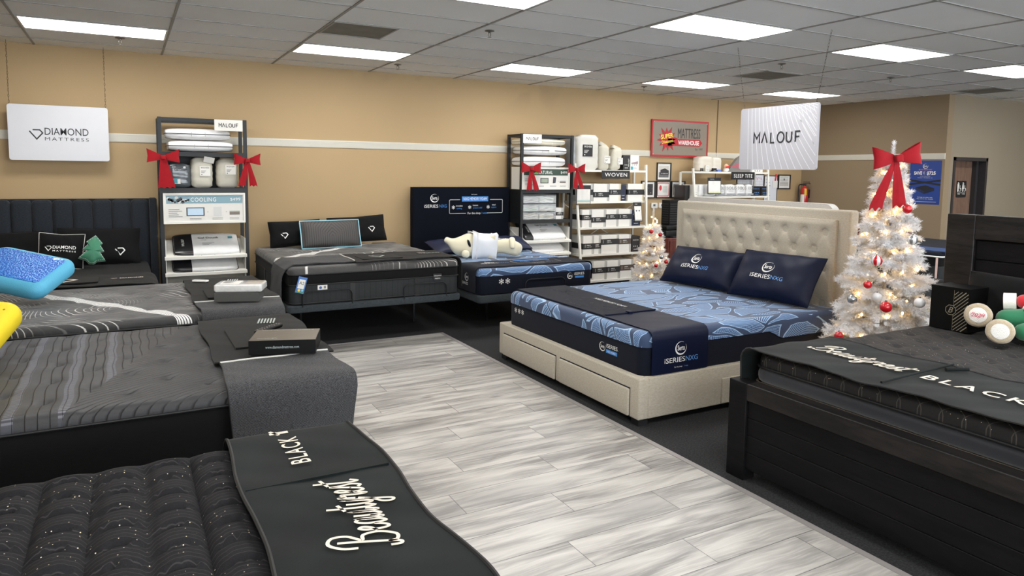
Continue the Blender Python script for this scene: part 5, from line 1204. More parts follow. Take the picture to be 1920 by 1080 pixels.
for lab, x in (('white wall thermostat above the small tree, left of two', 7.735), ('white wall thermostat, right of two', 7.905)):
    t = thing('thermostat', lab, 'thermostat', (x, WY, 1.23), 'wall thermostats')
    b = MB(t); b.M = pose((x, WY-0.012, 1.235), (1, 0, 0), (0, 0, 1)); b.rbox(-0.068, 0.068, -0.045, 0.045, -0.012, 0.014, 0.015, 0.006); b.build('housing', mat('white_plastic', sr(225, 225, 222), 0.35))
    b = MB(t); b.box(x-0.028, x+0.018, WY-0.0275, WY-0.020, 1.222, 1.258); b.build('display', mat('grey_lcd', sr(90, 98, 92), 0.3), 0)
# conduit on the wall
solo(MB().cyl((9.10, WY-0.012, 1.2), (9.10, WY-0.012, ZC), 0.006), (9.10, WY, 1.2), 'wall_conduit', 'thin dark vertical conduit on the back wall right of the logo sign', 'conduit', mat('dark_tan_paint', sr(110, 90, 68), 0.6))
# ================================================================== black metal racks
M_RACK = mat('black_rack_steel', sr(22, 24, 26), 0.5, metal=0.1, vary=0.1)
M_SHW = mat('white_shelf_metal', sr(226, 224, 216), 0.4)
def rack(lab, x0, x1, y0, y1, h, shelves):
    t = thing('display_rack', lab, 'display rack', ((x0+x1)/2, (y0+y1)/2, 0), 'black display racks'); p = 0.038
    for x in (x0, x1-p):
        for y in (y0, y1-p):
            b = MB(t); b.box(x, x+p, y, y+p, 0, h); b.build('post', M_RACK, 0)
    b = MB(t)
    for y in (y0, y1-p): b.box(x0+p, x1-p, y+0.004, y+p-0.004, h-0.042, h-0.002)
    for x in (x0, x1-p): b.box(x+0.004, x+p-0.004, y0+p, y1-p, h-0.042, h-0.002)
    b.build('top_frame', M_RACK, 0)
    for z in shelves:
        b = MB(t); b.box(x0+0.003, x1-0.003, y0+0.003, y1-0.003, z-0.05, z); b.build('shelf', M_RACK, 0)
    return t
def tilt_shelf(t, x0, x1, y0, y1, zf, zb, lip=0.018):
    b = MB(t); b.rings([[(x, y0, zf-lip), (x, y0, zf+0.012), (x, y0+0.012, zf+0.012), (x, y1, zb), (x, y1, zb-0.012), (x, y0+0.012, zf-lip)] for x in (x0, x1)]); b.build('tilted_shelf', M_SHW, 0)
R1X0, R1X1, RY0, RY1 = 0.325, 1.245, 8.50, 8.91
t1 = rack('tall black rack with COOLING panel beside the channel headboard, two red bows', R1X0, R1X1, RY0, RY1, 2.315, (1.94, 1.54))
R2X0, R2X1 = 4.885, 5.765
t2 = rack('tall black rack with NATURAL panel right of the navy covered headboard', R2X0, R2X1, RY0, RY1, 2.30, (1.515, 1.085))
for t, x0, x1, zs in ((t1, R1X0, R1X1, (0.76, 0.575, 0.39)), (t2, R2X0, R2X1, (0.77, 0.585, 0.40))):
    for z in zs: tilt_shelf(t, x0+0.03, x1-0.03, RY0-0.03, RY1-0.04, z, z+0.17)
    for x in (x0+0.036, x1-0.048):
        b = MB(t); b.box(x, x+0.012, RY0+0.01, RY1-0.04, 0.20, zs[0]+0.20); b.build('side_panel', M_SHW, 0)
b = MB(t2); b.box(R2X0+0.04, R2X1-0.04, RY1-0.02, RY1-0.012, 1.085, 1.51); b.box(R2X0+0.006, R2X0+0.014, RY0+0.03, RY1-0.03, 1.085, 1.51); b.build('back_panel', M_RACK, 0)
b = MB(t1); b.box(R1X0+0.04, R1X1-0.25, RY1-0.02, RY1-0.012, 1.54, 1.93); b.build('back_panel', M_RACK, 0)
def card(par, cx, y, cz, w, h, fn, name='brand_card'):
    b = MB(par); b.box(cx-w/2, cx+w/2, y, y+0.006, cz-h/2, cz+h/2); o = b.build(name, M_CARDW, 0)
    fn(flat((cx, y, cz), (1, 0, 0), (0, 0, 1), 0.002))
for par, cx, cz in ((t1, 1.05, 2.248), (t2, 5.06, 2.232)):
    def fn(pl):
        b = MB(par); malouf(b, pl, 0.040, 0.21, 0, -0.02, 0); b.build('lettering', M_INK, 0)
    card(par, cx, RY0-0.008, cz, 0.30, 0.125, fn)
# promo panels (white framed boxes)
M_TEAL = mat('dusty_teal_print', sr(126, 160, 172), 0.5, vary=0.05); M_GRN = mat('dark_green_print', sr(44, 66, 52), 0.5, vary=0.2, vs=20); M_GRYP = mat('grey_ink', sr(120, 120, 120), 0.5)
def promo(lab, x0, x1, y0, z0, z1, title, price, mband, kind):
    t = thing('price_sign', lab, 'sign', ((x0+x1)/2, y0, z0), 'promo panels on the racks'); w = x1-x0; h = z1-z0
    b = MB(t); b.box(x0, x1, y0, y0+0.30, z0, z1); b.build('panel_box', M_CARDW, 0)
    b = MB(t)
    for a in ((x0, x1, z0, z0+0.02), (x0, x1, z1-0.02, z1), (x0, x0+0.02, z0+0.02, z1-0.02), (x1-0.02, x1, z0+0.02, z1-0.02)): b.box(a[0], a[1], y0-0.012, y0, a[2], a[3])
    b.build('panel_frame', M_SHW, 0)
    pl = flat((x0, y0, z0), (1, 0, 0), (0, 0, 1), 0.002)
    b = MB(t); b.rect(0.03, w-0.03, h-0.115, h-0.028, pl, 0); b.build('colour_band', mband, 0)
    b = MB(t); b.text(title, 0.045, pl, w*0.48, h-0.095, w=w*0.31, space=1.15, hh=0.002, bold=0.006); b.text(price, 0.034, pl, w*0.875, h-0.088, w=0.11, hh=0.002); b.build('lettering', M_WTH, 0)
    b = MB(t)
    for i in range(5): b.rect(0.05, 0.05+0.11+0.03*sin(i*2), h*0.46-i*0.020, h*0.46-i*0.020+0.006, pl, 0, m=0)
    for cx, ww in ((w*0.38, 0.12), (w*0.65, 0.11), (w*0.86, 0.10)):
        for k in range(2): b.rect(cx-ww/2, cx+ww/2, 0.055-k*0.014, 0.059-k*0.014, pl, 0, m=0)
    for cx in (w*0.53, w*0.76): b.text('+', 0.022, pl, cx, h*0.34, m=0)
    if kind == 0:
        b.rect(w*0.27, w*0.49, h*0.25, h*0.53, pl, 0, m=1); b.rect(w*0.285, w*0.475, h*0.28, h*0.50, pl, 0.001, m=2); b.rect(w*0.60, w*0.70, h*0.24, h*0.54, pl, 0, m=3); b.rect(w*0.80, w*0.93, h*0.27, h*0.36, pl, 0, m=4); b.rect(w*0.80, w*0.93, h*0.36, h*0.40, pl, 0, m=5)
        for i in range(16): b.disc(0.045+0.22*(i/16.0)+0.01*random.random(), h-0.05-0.035*random.random()-0.012*(i % 3), 0.012+0.010*random.random(), pl, 7, 0.0015, m=1 if i % 2 else 3)
    else:
        b.rect(w*0.38, w*0.55, h*0.28, h*0.52, pl, 0, m=1); b.rect(w*0.395, w*0.535, h*0.31, h*0.49, pl, 0.001, m=5); b.poly([(w*0.64, h*0.28), (w*0.70, h*0.30), (w*0.715, h*0.55), (w*0.65, h*0.57)], pl, 0, m=1); b.rect(w*0.79, w*0.92, h*0.30, h*0.37, pl, 0, m=4); b.rect(w*0.79, w*0.92, h*0.37, h*0.43, pl, 0, m=3)
        b.poly([(w*0.24, h-0.095), (w*0.31, h-0.10), (w*0.33, h-0.085), (w*0.27, h-0.075)], pl, 0.001, m=6); b.poly([(w*0.27, h-0.08), (w*0.30, h-0.05), (w*0.31, h-0.075)], pl, 0.001, m=6)
    b.build('printed_pictures', [M_GRYP, mat('slate_ink', sr(60, 64, 70), 0.5), mat('ice_blue_print', sr(190, 214, 232), 0.5), mat('pale_grey_print', sr(206, 206, 204), 0.5), mat('brown_grey_print', sr(120, 110, 100), 0.5), mat('sage_print', sr(150, 160, 140), 0.5), mat('leaf_green_print', sr(110, 190, 60), 0.5)], 0)
    return t
promo('white COOLING price panel fixed in the left black rack', 0.355, 1.205, RY0-0.03, 1.145, 1.485, 'COOLING', '$499', M_TEAL, 0)
promo('white NATURAL price panel with green band in the right black rack', 4.90, 5.70, RY0+0.0, 1.518, 1.835, 'NATURAL', '$499', M_GRN, 1)
# red bows
M_REDV = mat('red_velvet', sr(150, 6, 22), 0.7, vary=0.15, vs=20, sheen=0.15, spec=0.2, bump=0.3, bs=300)
def bow(lab, loc, s, group, yaw=0.0, tails=((-0.10, 0.0), (0.16, 0.0)), tl=1.55, tw=0.42, tilt=0.0, notch=3):
    t = thing('red_bow', lab, 'bow', loc, group)
    M = Matrix.Translation(loc) @ Matrix.Rotation(yaw, 4, 'Z') @ Matrix.Rotation(tilt, 4, 'Y') @ Matrix.Scale(s, 4)
    # local: x right, z up, -y toward the viewer
    for sg in (-1, 1):
        b = MB(t); b.M = M
        def loop(u, v, sg=sg):
            a = 2*pi*u; k = 0.5-0.5*cos(a)                   # out along x and back
            x = sg*(0.10+0.92*k); flare = 0.16+0.34*k
            y = -0.05-0.20*sin(a)*sqrt(max(k, 0.02))
            z = (v-0.5)*2*flare+0.12*k*1.0; x += sg*0.06*(abs(v-0.5)*2)*k
            return (x, y, z)
        b.grid(loop, 24, 8); 
        def loop2(u, v): p = loop(u, v); return (p[0]-sg*0.0, p[1]*0.86+0.0, p[2]*0.985)
        b.grid(loop2, 24, 8, flip=True); b.build('bow_loop', M_REDV, 60)
    for dx0, dx1 in tails:
        b = MB(t); b.M = M
        def tail(u, v, hh=0.0):
            w0 = tw*(0.35+0.65*u); x = dx0+(dx1)*u*3.0+(v-0.5)*w0*2*0.5
            z = -0.08-tl*u; e = 0.0
            if u > 0.999: z += -0.13*(0.5+0.5*cos(2*pi*notch*v/2*2))*0.9 if notch else 0
            return (x, -0.12+0.05*sin(u*3+v*2)-hh+0.05*(abs(v-0.5)), z)
        def rows(u, v): return tail(min(1.0, u), v)
        b.grid(lambda u, v: tail(u, v, 0.02), 12, 12); b.grid(lambda u, v: tail(u, v, 0.0), 12, 12, flip=True)
        for vv in (0, 1): b.grid(lambda u, k, vv=vv: tail(u, vv, 0.02*k), 12, 1)
        b.grid(lambda v, k: tail(1.0, v, 0.02*k), 12, 1)
        b.build('ribbon_tail', M_REDV, 60)
    b = MB(t); b.M = M; b.rbox(-0.16, 0.16, -0.30, -0.02, -0.17, 0.17, 0.06, 0.06); b.build('bow_knot', M_REDV)
    return t
g = 'red bows tied on the racks'
bow('red velvet bow on the left post of the left rack, wide single tail', (0.37, 8.44, 1.875), 0.150, g, tails=((-0.0, 0.06),), tl=2.05, tw=1.15, notch=3)
bow('red velvet bow on the right post of the left rack', (1.235, 8.44, 1.855), 0.135, g, tails=((-0.06, -0.14), (0.06, 0.13)), tl=2.0, tw=0.62, notch=2)
bow('red velvet bow on the left post of the right rack', (5.01, 8.44, 1.81), 0.150, g, tails=((-0.04, -0.06), (0.06, 0.17)), tl=1.85, tw=0.55, notch=2)
bow('red velvet bow on the right post of the right rack', (5.78, 8.44, 1.81), 0.138, g, tails=((-0.02, -0.05), (0.06, 0.19)), tl=1.85, tw=0.55, notch=2)
# packaged pillows
M_PKW = mat('white_packaging', sr(226, 226, 226), 0.35, vary=0.08, vs=20, bump=0.25, bs=18, coat=0.3); M_PKB = mat('black_packaging', sr(30, 30, 33), 0.3, coat=0.3, vary=0.2)
M_PKG = mat('grey_packaging', sr(150, 152, 155), 0.4, vary=0.15, vs=12, coat=0.3)
def packed(lab, loc, w, d, h, group, rx=0.0, dark=0.0, rz=0.0, text=False, tone=None, zip_=True, band=None):
    t = thing('packaged_pillow', lab, 'packaged pillow', loc, group)
    M = Matrix.Translation(loc) @ Matrix.Rotation(rz, 4, 'Z') @ Matrix.Rotation(rx, 4, 'X')
    b = MB(t); b.M = M
    def shell(x0, x1, m, k=1.0):
        R = []
        n = 14
        for i in range(n+1):
            a = pi*i/n
            x = -w/2*cos(a); e = sin(a)**0.28 if 0 < i < n else 0.02
            ring = []
            for j in range(24):
                q = 2*pi*j/24; cy = cos(q); cz = sin(q)
                yy = d/2*math.copysign(abs(cy)**0.35, cy)*e**0.4; zz = h/2*math.copysign(abs(cz)**0.75, cz)*e
                ring.append((x, yy, h/2+zz))
            R.append(ring)
        b.rings(R)
    shell(0, 0, 0)
    for i, f in enumerate(b.f):
        cx = sum((b.v[k]+b.off-Vector(loc)).x for k in f)/len(f)
        if dark and cx < -w/2+w*dark: b.mi[i] = 1
    b.build('pillow_pack', [tone or M_PKW, M_PKB], 55)
    b = MB(t); b.M = M
    P = [(x, y, h/2) for x, y in rrect(-w/2, w/2, -d/2, d/2, 0.05, 5)]; b.tube([(p[0]*1.0, p[1], p[2]-0.3*h*0) for p in P], 0.0045, 6, closed=True)
    b.build('zip_edge', M_PKB if zip_ else M_PKG)
    if zip_:
        b = MB(t); b.M = M
        for x in (-0.07, 0.07): b.tube([(x, -d/2-0.004, h*0.5+0.02), (x, -d/2-0.008, h*0.5), (x, -d/2-0.004, h*0.3)], 0.002, 4)
        b.build('handle', M_PKG)
    if text:
        pp = lambda x, y, hh=0.0: M @ Vector((x, y, h+0.004+hh-0.02*(abs(y)/(d/2))**3))
        b = MB(t); b.text('Gel Dough', 0.032, pp, 0.02, 0.055, w=0.22, bold=0.02); b.text('+ Z-gel', 0.014, pp, -0.03, 0.02)
        for i in range(3): b.rect(-0.05, 0.08-0.03*i, -0.03-i*0.018, -0.026-i*0.018, pp, 0)
        b.build('lettering', M_INK, 0)
        b = MB(t); b.rect(0.235, 0.285, 0.045, 0.085, pp, 0); b.build('teal_label', mat('teal_print', sr(60, 150, 165), 0.5), 0)
        b = MB(t); pq = lambda x, y, hh=0.0: M @ Vector((-w/2+0.11-y, x-0.01, h+0.003+hh)); malouf(b, pq, 0.024, 0.13, 0, 0); b.build('lettering', M_WTH, 0, 'white letters')
    return t
g1 = 'packaged pillows on the left rack'
packed('white packaged pillow, topmost on the left rack', (0.735, 8.70, 2.075), 0.68, 0.36, 0.13, g1)
packed('white packaged pillow with dark corner, under the topmost one on the left rack', (0.76, 8.70, 1.945), 0.68, 0.36, 0.125, g1, rz=0.02)
packed('clear packaged Gel Dough pillow on the upper tilted shelf, left rack', (0.80, 8.70, 0.835), 0.70, 0.40, 0.10, g1, rx=0.55, dark=0.24, text=True)
packed('clear packaged pillow on the lower tilted shelf, left rack', (0.78, 8.70, 0.645), 0.69, 0.40, 0.10, g1, rx=0.50, dark=0.24)
g2 = 'packaged pillows on the right rack'
packed('cream cloth packed pillow, topmost on the right rack', (5.28, 8.70, 2.145), 0.74, 0.36, 0.10, g2, tone=mat('cream_cotton_bag', sr(226, 218, 198), 0.9, vary=0.08, bump=0.5, bs=40), zip_=False)
packed('white packaged pillow with paper tag, second from top on the right rack', (5.31, 8.70, 2.005), 0.74, 0.36, 0.135, g2)
packed('white packaged pillow just above the NATURAL panel', (5.29, 8.70, 1.84), 0.74, 0.36, 0.15, g2)
packed('clear packaged pillow on the upper tilted shelf, right rack', (5.33, 8.70, 0.865), 0.70, 0.40, 0.10, g2, rx=0.62, dark=0.22, text=True)
packed('clear packaged pillow on the lower tilted shelf, right rack', (5.31, 8.70, 0.665), 0.68, 0.40, 0.10, g2, rx=0.58, dark=0.22)
t = thing('paper_tag', 'small white paper tag hanging from the cream bag on the right rack', 'tag', (5.38, 8.49, 2.05)); b = MB(t); b.box(5.34, 5.43, 8.487, 8.490, 2.045, 2.115); b.build('tag_card', M_CARDW, 0)
b = MB(t); b.tube([(5.385, 8.489, 2.115), (5.383, 8.487, 2.20)], 0.0015, 4); b.build('string', M_WTH)
# bags on the left rack
def bag(name, lab, cx, cy, z0, w, d, h, m, group, fold=0.0, lean=0.0, lbl=True, lblw=0.11, ink='WOVEN', cat='packaged bedding', lblm=None, inkm=None, lz=0.55, lx=0.0):
    sq = name == 'comforter_bag'
    t = thing(name, lab, cat, (cx, cy, z0), group); b = MB(t); R = []
    n = 14
    for i in range(n+1):
        k = i/n; z = h*k; s = 1-(0.03 if sq else 0.10)*abs(2*k-1)**3-0.05*(k > 0.95)*(not sq); e = 1.0
        if i == 0 or i == n: e = 0.86 if sq else 0.75
        R.append([(cx+lean*z+(w/2)*s*e*math.copysign(abs(cos(q))**(0.30 if sq else 0.55), cos(q))*(1+0.025*sin(5*k*6+q*3)), cy+(d/2)*s*e*math.copysign(abs(sin(q))**0.6, sin(q))*(1+0.02*sin(k*23+q*2)), z0+z*(1-0.02*cos(q*2))) for q in [2*pi*j/28 for j in range(28)]])
    b.rings(R); b.build('bag_body', m, 60)
    if fold:
        b = MB(t); b.M = Matrix.Translation((cx+lean*h, cy, z0+h)) @ Matrix.Rotation(fold, 4, 'Y'); b.rbox(-w*0.42, w*0.42, -d*0.25, d*0.25, -0.02, 0.035, 0.03, 0.015); b.build('folded_top', m)
    if lbl:
        zz = z0+h*lz; b = MB(t); hh = lblw*1.0; y = cy-d/2-0.006
        b.box(cx+lx-lblw/2, cx+lx+lblw/2, y-0.002, y+0.012, zz-hh/2, zz+hh/2); b.build('label', lblm or M_CARDW, 0)
        pl = flat((cx+lx, y-0.002, zz), (1, 0, 0), (0, 0, 1), 0.001); b = MB(t); b.text(ink, lblw*0.16, pl, 0, hh*0.26, w=lblw*0.78, space=1.2, bold=0.008)
        for i in range(3): b.rect(-lblw*0.38, lblw*(0.1-0.08*i), -i*hh*0.09, -i*hh*0.09+hh*0.03, pl, 0)
        b.disc(-lblw*0.32, -hh*0.36, lblw*0.05, pl, 8); b.build('lettering', inkm or M_INK, 0)
    return t
M_LINEN = mat('oatmeal_cloth_bag', sr(196, 192, 178), 0.9, vary=0.06, bump=0.4, bs=22, vs=10)
g3 = 'WOVEN cloth bags'
bag('bedding_bag', 'oatmeal WOVEN bag with hanging card, middle of the left rack shelf', 0.765, 8.66, 1.54, 0.235, 0.22, 0.345, M_LINEN, g3, lx=0.03)
bag('bedding_bag', 'oatmeal WOVEN bag behind the right bow on the left rack', 1.035, 8.66, 1.54, 0.235, 0.22, 0.335, M_LINEN, g3, lz=0.62, lx=0.03)
t = bag('pillow_case_pack', 'dark clear case marked Gel Dough on the left rack shelf', 0.525, 8.66, 1.54, 0.27, 0.20, 0.275, mat('smoky_clear_plastic', sr(78, 84, 88), 0.2, vary=0.35, vs=9, coat=0.6, bump=0.3, bs=10), 'packs on the left rack', lbl=False)
pl = flat((0.53, 8.553, 1.70), (1, 0, 0), (0, 0, 1), 0.002); b = MB(t); b.text('Gel Dough', 0.026, pl, 0.02, 0.03, w=0.14, bold=0.02); b.build('lettering', M_INK, 0)
b = MB(t); b.rect(-0.10, 0.01, -0.115, -0.06, pl, 0, m=0); b.rect(-0.06, -0.02, -0.11, -0.055, pl, 0.001, m=1); b.build('label', [M_CARDW, MATS['teal_print']], 0)
t = thing('paper_tag', 'white card hanging over the middle WOVEN bag on the left rack', 'tag', (0.85, 8.52, 1.82)); b = MB(t); b.M = pose((0.835, 8.50, 1.855), (1, 0, -0.18), (0.3, -0.5, 1)); b.box(-0.055, 0.055, -0.035, 0.035, -0.001, 0.001); b.build('tag_card', M_CARDW, 0)
# clear drawers with folded swatches on the right rack
t = thing('clear_drawer_unit', 'clear three tier drawer unit filled with folded fabric swatches', 'drawer unit', (5.215, 8.66, 1.085))
M_CLEAR = mat('clear_acrylic', (0.75, 0.78, 0.78), 0.05, alpha=0.22, spec=0.6)
x0, x1, y0, y1 = 4.94, 5.49, 8.52, 8.84
for k in range(3):
    z = 1.088+k*0.118; b = MB(t)
    b.box(x0, x1, y0, y0+0.004, z, z+0.105); b.box(x0, x0+0.004, y0, y1, z, z+0.105); b.box(x1-0.004, x1, y0, y1, z, z+0.105); b.box(x0, x1, y0, y1, z, z+0.004); dr = b.build('drawer', M_CLEAR, 0)
b = MB(t)
for k in range(4): b.box(x0-0.006, x1+0.006, y0+0.004, y1, 1.085+k*0.118-0.002, 1.085+k*0.118+0.004) if k else None
b.build('divider', M_CLEAR, 0)
SW = [sr(222, 220, 212), sr(190, 205, 190), sr(200, 190, 170), sr(230, 228, 224), sr(206, 200, 206)]
for i, c in enumerate(SW): mat('swatch_cloth_%d' % i, c, 0.9, vary=0.1, bump=0.4, bs=60)
for k in range(3):
    for i in range(2):
        t2_ = thing('fabric_swatches', 'loose stack of folded pale swatches in the %s clear drawer, %s side' % (('bottom', 'middle', 'top')[k], ('left', 'right')[i]), 'fabric swatches', (5.08+i*0.26, 8.66, 1.093+k*0.118), 'swatch stacks in the clear drawers')
        for q in range(4):
            b = MB(t2_); ph = random.random()*6; zc = 1.096+k*0.118+q*0.019
            b.grid(lambda u, v, s=1: (4.965+i*0.26+0.235*u, 8.54+0.26*v, zc+0.006*sin(u*9+ph)+0.004*sin(v*11+ph)), 14, 6)
            b.grid(lambda u, v: (4.965+i*0.26+0.235*u, 8.54+0.26*v, zc+0.012+0.007*sin(u*8+ph+1)+0.004*sin(v*9+ph)), 14, 6, flip=False)
            for vv in (0, 1): b.grid(lambda u, w: (4.965+i*0.26+0.235*u, 8.54+0.26*vv, zc+(0.006*sin(u*9+ph)+0.004*sin(vv*11+ph))*(1-w)+w*(0.012+0.007*sin(u*8+ph+1)+0.004*sin(vv*9+ph))), 14, 1)
            b.build('folded_swatch', MATS['swatch_cloth_%d' % random.randrange(5)], 60)
# sheet-set boxes
M_BOXW = bpy.data.materials.new('white_box_with_leaf_lines'); _t = NT(M_BOXW); _o = _t.sep(_t.co())
_uu = _t.mul(_t.add(_o[0], _t.m('ABSOLUTE', _t.sub(_t.m('FRACT', _t.mul(_o[2], 5.0)), 0.5))), 26.0); _l = _t.ss(_t.m('ABSOLUTE', _t.sub(_t.m('FRACT', _uu), 0.5)), 0.40, 0.5)
_t.col(_t.mix(_t.mul(_l, 0.35), sr(226, 225, 220), sr(170, 172, 172))); _t.b.inputs['Roughness'].default_value = 0.5
M_BAND = mat('black_paper_band', sr(34, 34, 36), 0.5); M_BANDB = mat('brown_paper_band', sr(78, 66, 56), 0.5); M_STRIPE = mat('grey_ribbon_print', sr(176, 176, 172), 0.5); M_TANS = mat('tan_ribbon_print', sr(212, 200, 170), 0.5); M_KRAFT = mat('pale_kraft_card', sr(214, 196, 168), 0.6)
def sheet_box(lab, x0, x1, y0, z0, h, group, band=M_BAND, body=M_BOXW, stripe=M_STRIPE, bz=0.45, d=0.30, txt='BAMBOO'):
    t = thing('sheet_set_box', lab, 'box', ((x0+x1)/2, y0, z0), group)
    b = MB(t); b.box(x0, x1, y0, y0+d, z0, z0+h); b.build('box_body', body, 0)
    b = MB(t); zb = z0+h*(bz-0.14); zt = z0+h*(bz+0.17); b.box(x0-0.002, x1+0.002, y0-0.002, y0+d+0.002, zb, zt); b.build('paper_band', band, 0)
    b = MB(t); b.box(x1-0.035, x1+0.001, y0-0.001, y0+d+0.001, z0, z0+h+0.001); b.build('ribbon', stripe, 0)
    pl = flat((x0, y0-0.003, zb), (1, 0, 0), (0, 0, 1), 0.001); w = x1-x0
    b = MB(t); b.text(txt, 0.016, pl, w*0.32, (zt-zb)*0.58, al='L', w=min(0.07, w*0.4), bold=0.01); b.text('SHEET SET', 0.011, pl, w*0.32, (zt-zb)*0.30, al='L', w=min(0.09, w*0.5)); b.rect(0.03, 0.034, (zt-zb)*0.25, (zt-zb)*0.8, pl, 0); b.build('lettering', M_WTH, 0)
    return t
sheet_box('small white sheet set box with black band beside the clear drawers', 5.515, 5.645, 8.56, 1.085, 0.165, 'sheet set boxes, loose', d=0.24)
# ================================================================== white ladder shelf WOVEN
def ladder(lab, x0, x1, zs, fronts, h, yb=8.93, post_l=True):
    t = thing('ladder_shelf', lab, 'shelf', ((x0+x1)/2, 8.7, 0), 'white ladder shelves')
    for x in (x0, x1-0.03):
        b = MB(t); b.rings([[(x+a, y+c, z) for a, c in ((0, 0), (0.03, 0), (0.03, 0.03), (0, 0.03))] for y, z, x in ((fronts[-1]-0.04, 0.0, x-(0.15 if x > x0 else 0.0)), (fronts[0]+0.01, h, x))]); b.build('front_post', M_SHW, 0)
        b = MB(t); b.box(x, x+0.03, yb-0.03, yb, 0, h-0.06); b.build('rear_post', M_SHW, 0)
    for z, y in zip(zs, fronts):
        b = MB(t); b.box(x0+0.02, x1-0.02, y, yb-0.03, z-0.03, z); b.build('shelf', M_SHW, 0)
    b = MB(t); b.tube([(x0+0.03, yb-0.04, zs[1]-0.06), (x1-0.03, yb-0.04, zs[3]-0.02)], 0.008); b.tube([(x1-0.03, yb-0.05, zs[1]-0.06), (x0+0.03, yb-0.05, zs[3]-0.02)], 0.008); b.build('cross_brace', M_SHW)
    return t
t = ladder('tall white ladder shelf of white boxes with a black WOVEN sign', 5.86, 7.24, (1.81, 1.335, 0.955, 0.555, 0.165), (8.60, 8.58, 8.46, 8.42, 8.38), 1.90)
def shelf_sign(par, cx, y, z0, z1, w, txt):
    b = MB(par); b.box(cx-w/2, cx+w/2, y-0.008, y, z0, z1); b.build('sign_plate', M_BLACK, 0)
    pl = flat((cx, y-0.008, (z0+z1)/2), (1, 0, 0), (0, 0, 1), 0.001); b = MB(par); b.text(txt, (z1-z0)*0.46, pl, 0, -(z1-z0)*0.23, w=w*0.8, space=1.15, bold=0.006); b.build('lettering', M_WTH, 0)
shelf_sign(t, 6.605, 8.585, 1.68, 1.80, 0.53, 'WOVEN')
gb = 'white sheet set boxes on the WOVEN shelf'
row = [(5.93, 6.20, M_BAND, 0.5), (6.21, 6.495, M_BAND, 0.36), (6.505, 6.72, M_BAND, 0.5)]
for i, (a, c, m, z) in enumerate(row): sheet_box('white sheet set box, shelf under the WOVEN sign, %s from left' % ('first', 'second', 'third')[i], a, c, 8.60, 1.336, 0.265, gb, m, bz=z, stripe=M_TANS if i == 2 else M_STRIPE)
sheet_box('white sheet set box alone at the right end under the WOVEN sign', 6.86, 7.18, 8.60, 1.336, 0.265, gb, bz=0.5, stripe=M_TANS)
row = [(5.93, 6.09, 0.55), (6.10, 6.355, 0.4), (6.365, 6.59, 0.55), (6.60, 6.85, 0.55)]
for i, (a, c, z) in enumerate(row): sheet_box('white sheet set box, middle shelf, %s from left' % ('first', 'second', 'third', 'fourth')[i], a, c, 8.48, 0.956, 0.26, gb, bz=z)
row = [(5.93, 6.12, 0.42, M_BAND), (6.125, 6.245, 0.42, M_BAND), (6.26, 6.58, 0.62, M_BAND), (6.59, 6.82, 0.60, M_BANDB)]
for i, (a, c, z, m) in enumerate(row): sheet_box('white sheet set box, fourth shelf down, %s from left' % ('first', 'second', 'third', 'fourth')[i], a, c, 8.44, 0.556, 0.275, gb, m, bz=z)
row = [(6.10, 6.335, 0.5, M_BAND), (6.345, 6.585, 0.5, M_BAND), (6.595, 6.84, 0.55, M_BANDB)]
for i, (a, c, z, m) in enumerate(row): sheet_box('white sheet set box, lowest shelf, %s from left' % ('first', 'second', 'third')[i], a, c, 8.40, 0.166, 0.28, gb, m, bz=z)
sheet_box('pale kraft box at the right end of the lowest shelf', 6.86, 6.98, 8.42, 0.166, 0.31, gb, M_BANDB, M_KRAFT, M_KRAFT, bz=0.5)
M_DKB = mat('navy_geometric_box', sr(26, 34, 60), 0.35, vary=0.4, vs=20); M_DKC = mat('charcoal_line_box', sr(40, 36, 34), 0.35, vary=0.4, vs=20)
def small_box(lab, x0, x1, y0, z0, h, m, group, d=0.25, title=None, tm=None, extra=None, cat='box'):
    t = thing('product_box', lab, cat, ((x0+x1)/2, y0, z0), group); b = MB(t); b.box(x0, x1, y0, y0+d, z0, z0+h); b.build('box_body', m, 0)
    pl = flat(((x0+x1)/2, y0, z0+h/2), (1, 0, 0), (0, 0, 1), 0.001); w = x1-x0
    b = MB(t)
    if title: b.text(title, h*0.08, pl, 0, h*0.2, w=w*0.7)
    for i in range(3): b.disc(-w*0.22+i*w*0.22, -h*0.15, w*0.05, pl, 8)
    b.rect(-w*0.25, w*0.25, -h*0.36, -h*0.33, pl, 0)
    b.build('lettering', tm or M_WTH, 0); return t
gc = 'dark slim boxes on the WOVEN shelf'
small_box('navy slim box between white boxes on the second shelf', 6.735, 6.835, 8.62, 1.336, 0.245, M_DKB, gc)
small_box('navy slim box at the right end of the middle shelf', 6.865, 7.03, 8.49, 0.956, 0.24, M_DKB, gc, title='MATTRESS')
small_box('charcoal slim box at the right end of the fourth shelf', 6.845, 7.00, 8.45, 0.556, 0.245, M_DKC, gc, title='PROTECTOR')
gt = 'WOVEN bags on top of the white shelf'
bag('comforter_bag', 'large clear packed white WOVEN comforter on top of the white shelf', 6.13, 8.76, 1.81, 0.42, 0.24, 0.51, mat('pearl_comforter', sr(206, 204, 196), 0.5, vary=0.05, vs=6, bump=0.35, bs=12, coat=0.3), gt, lblw=0.175, lblm=M_BLACK, inkm=M_WTH, lz=0.56, lx=-0.02)
bag('comforter_bag', 'grey packed comforter partly behind the large white one on the shelf top', 5.935, 8.80, 1.81, 0.14, 0.22, 0.47, mat('grey_comforter', sr(150, 150, 150), 0.4, vary=0.3, vs=8, coat=0.4), gt, lblw=0.05, lx=0.02, ink='W')
bag('bedding_bag', 'oatmeal WOVEN bag with folded top, left of two on the white shelf top', 6.43, 8.72, 1.81, 0.185, 0.20, 0.37, M_LINEN, g3, fold=0.45, lz=0.42, lblw=0.11, lx=0.03)
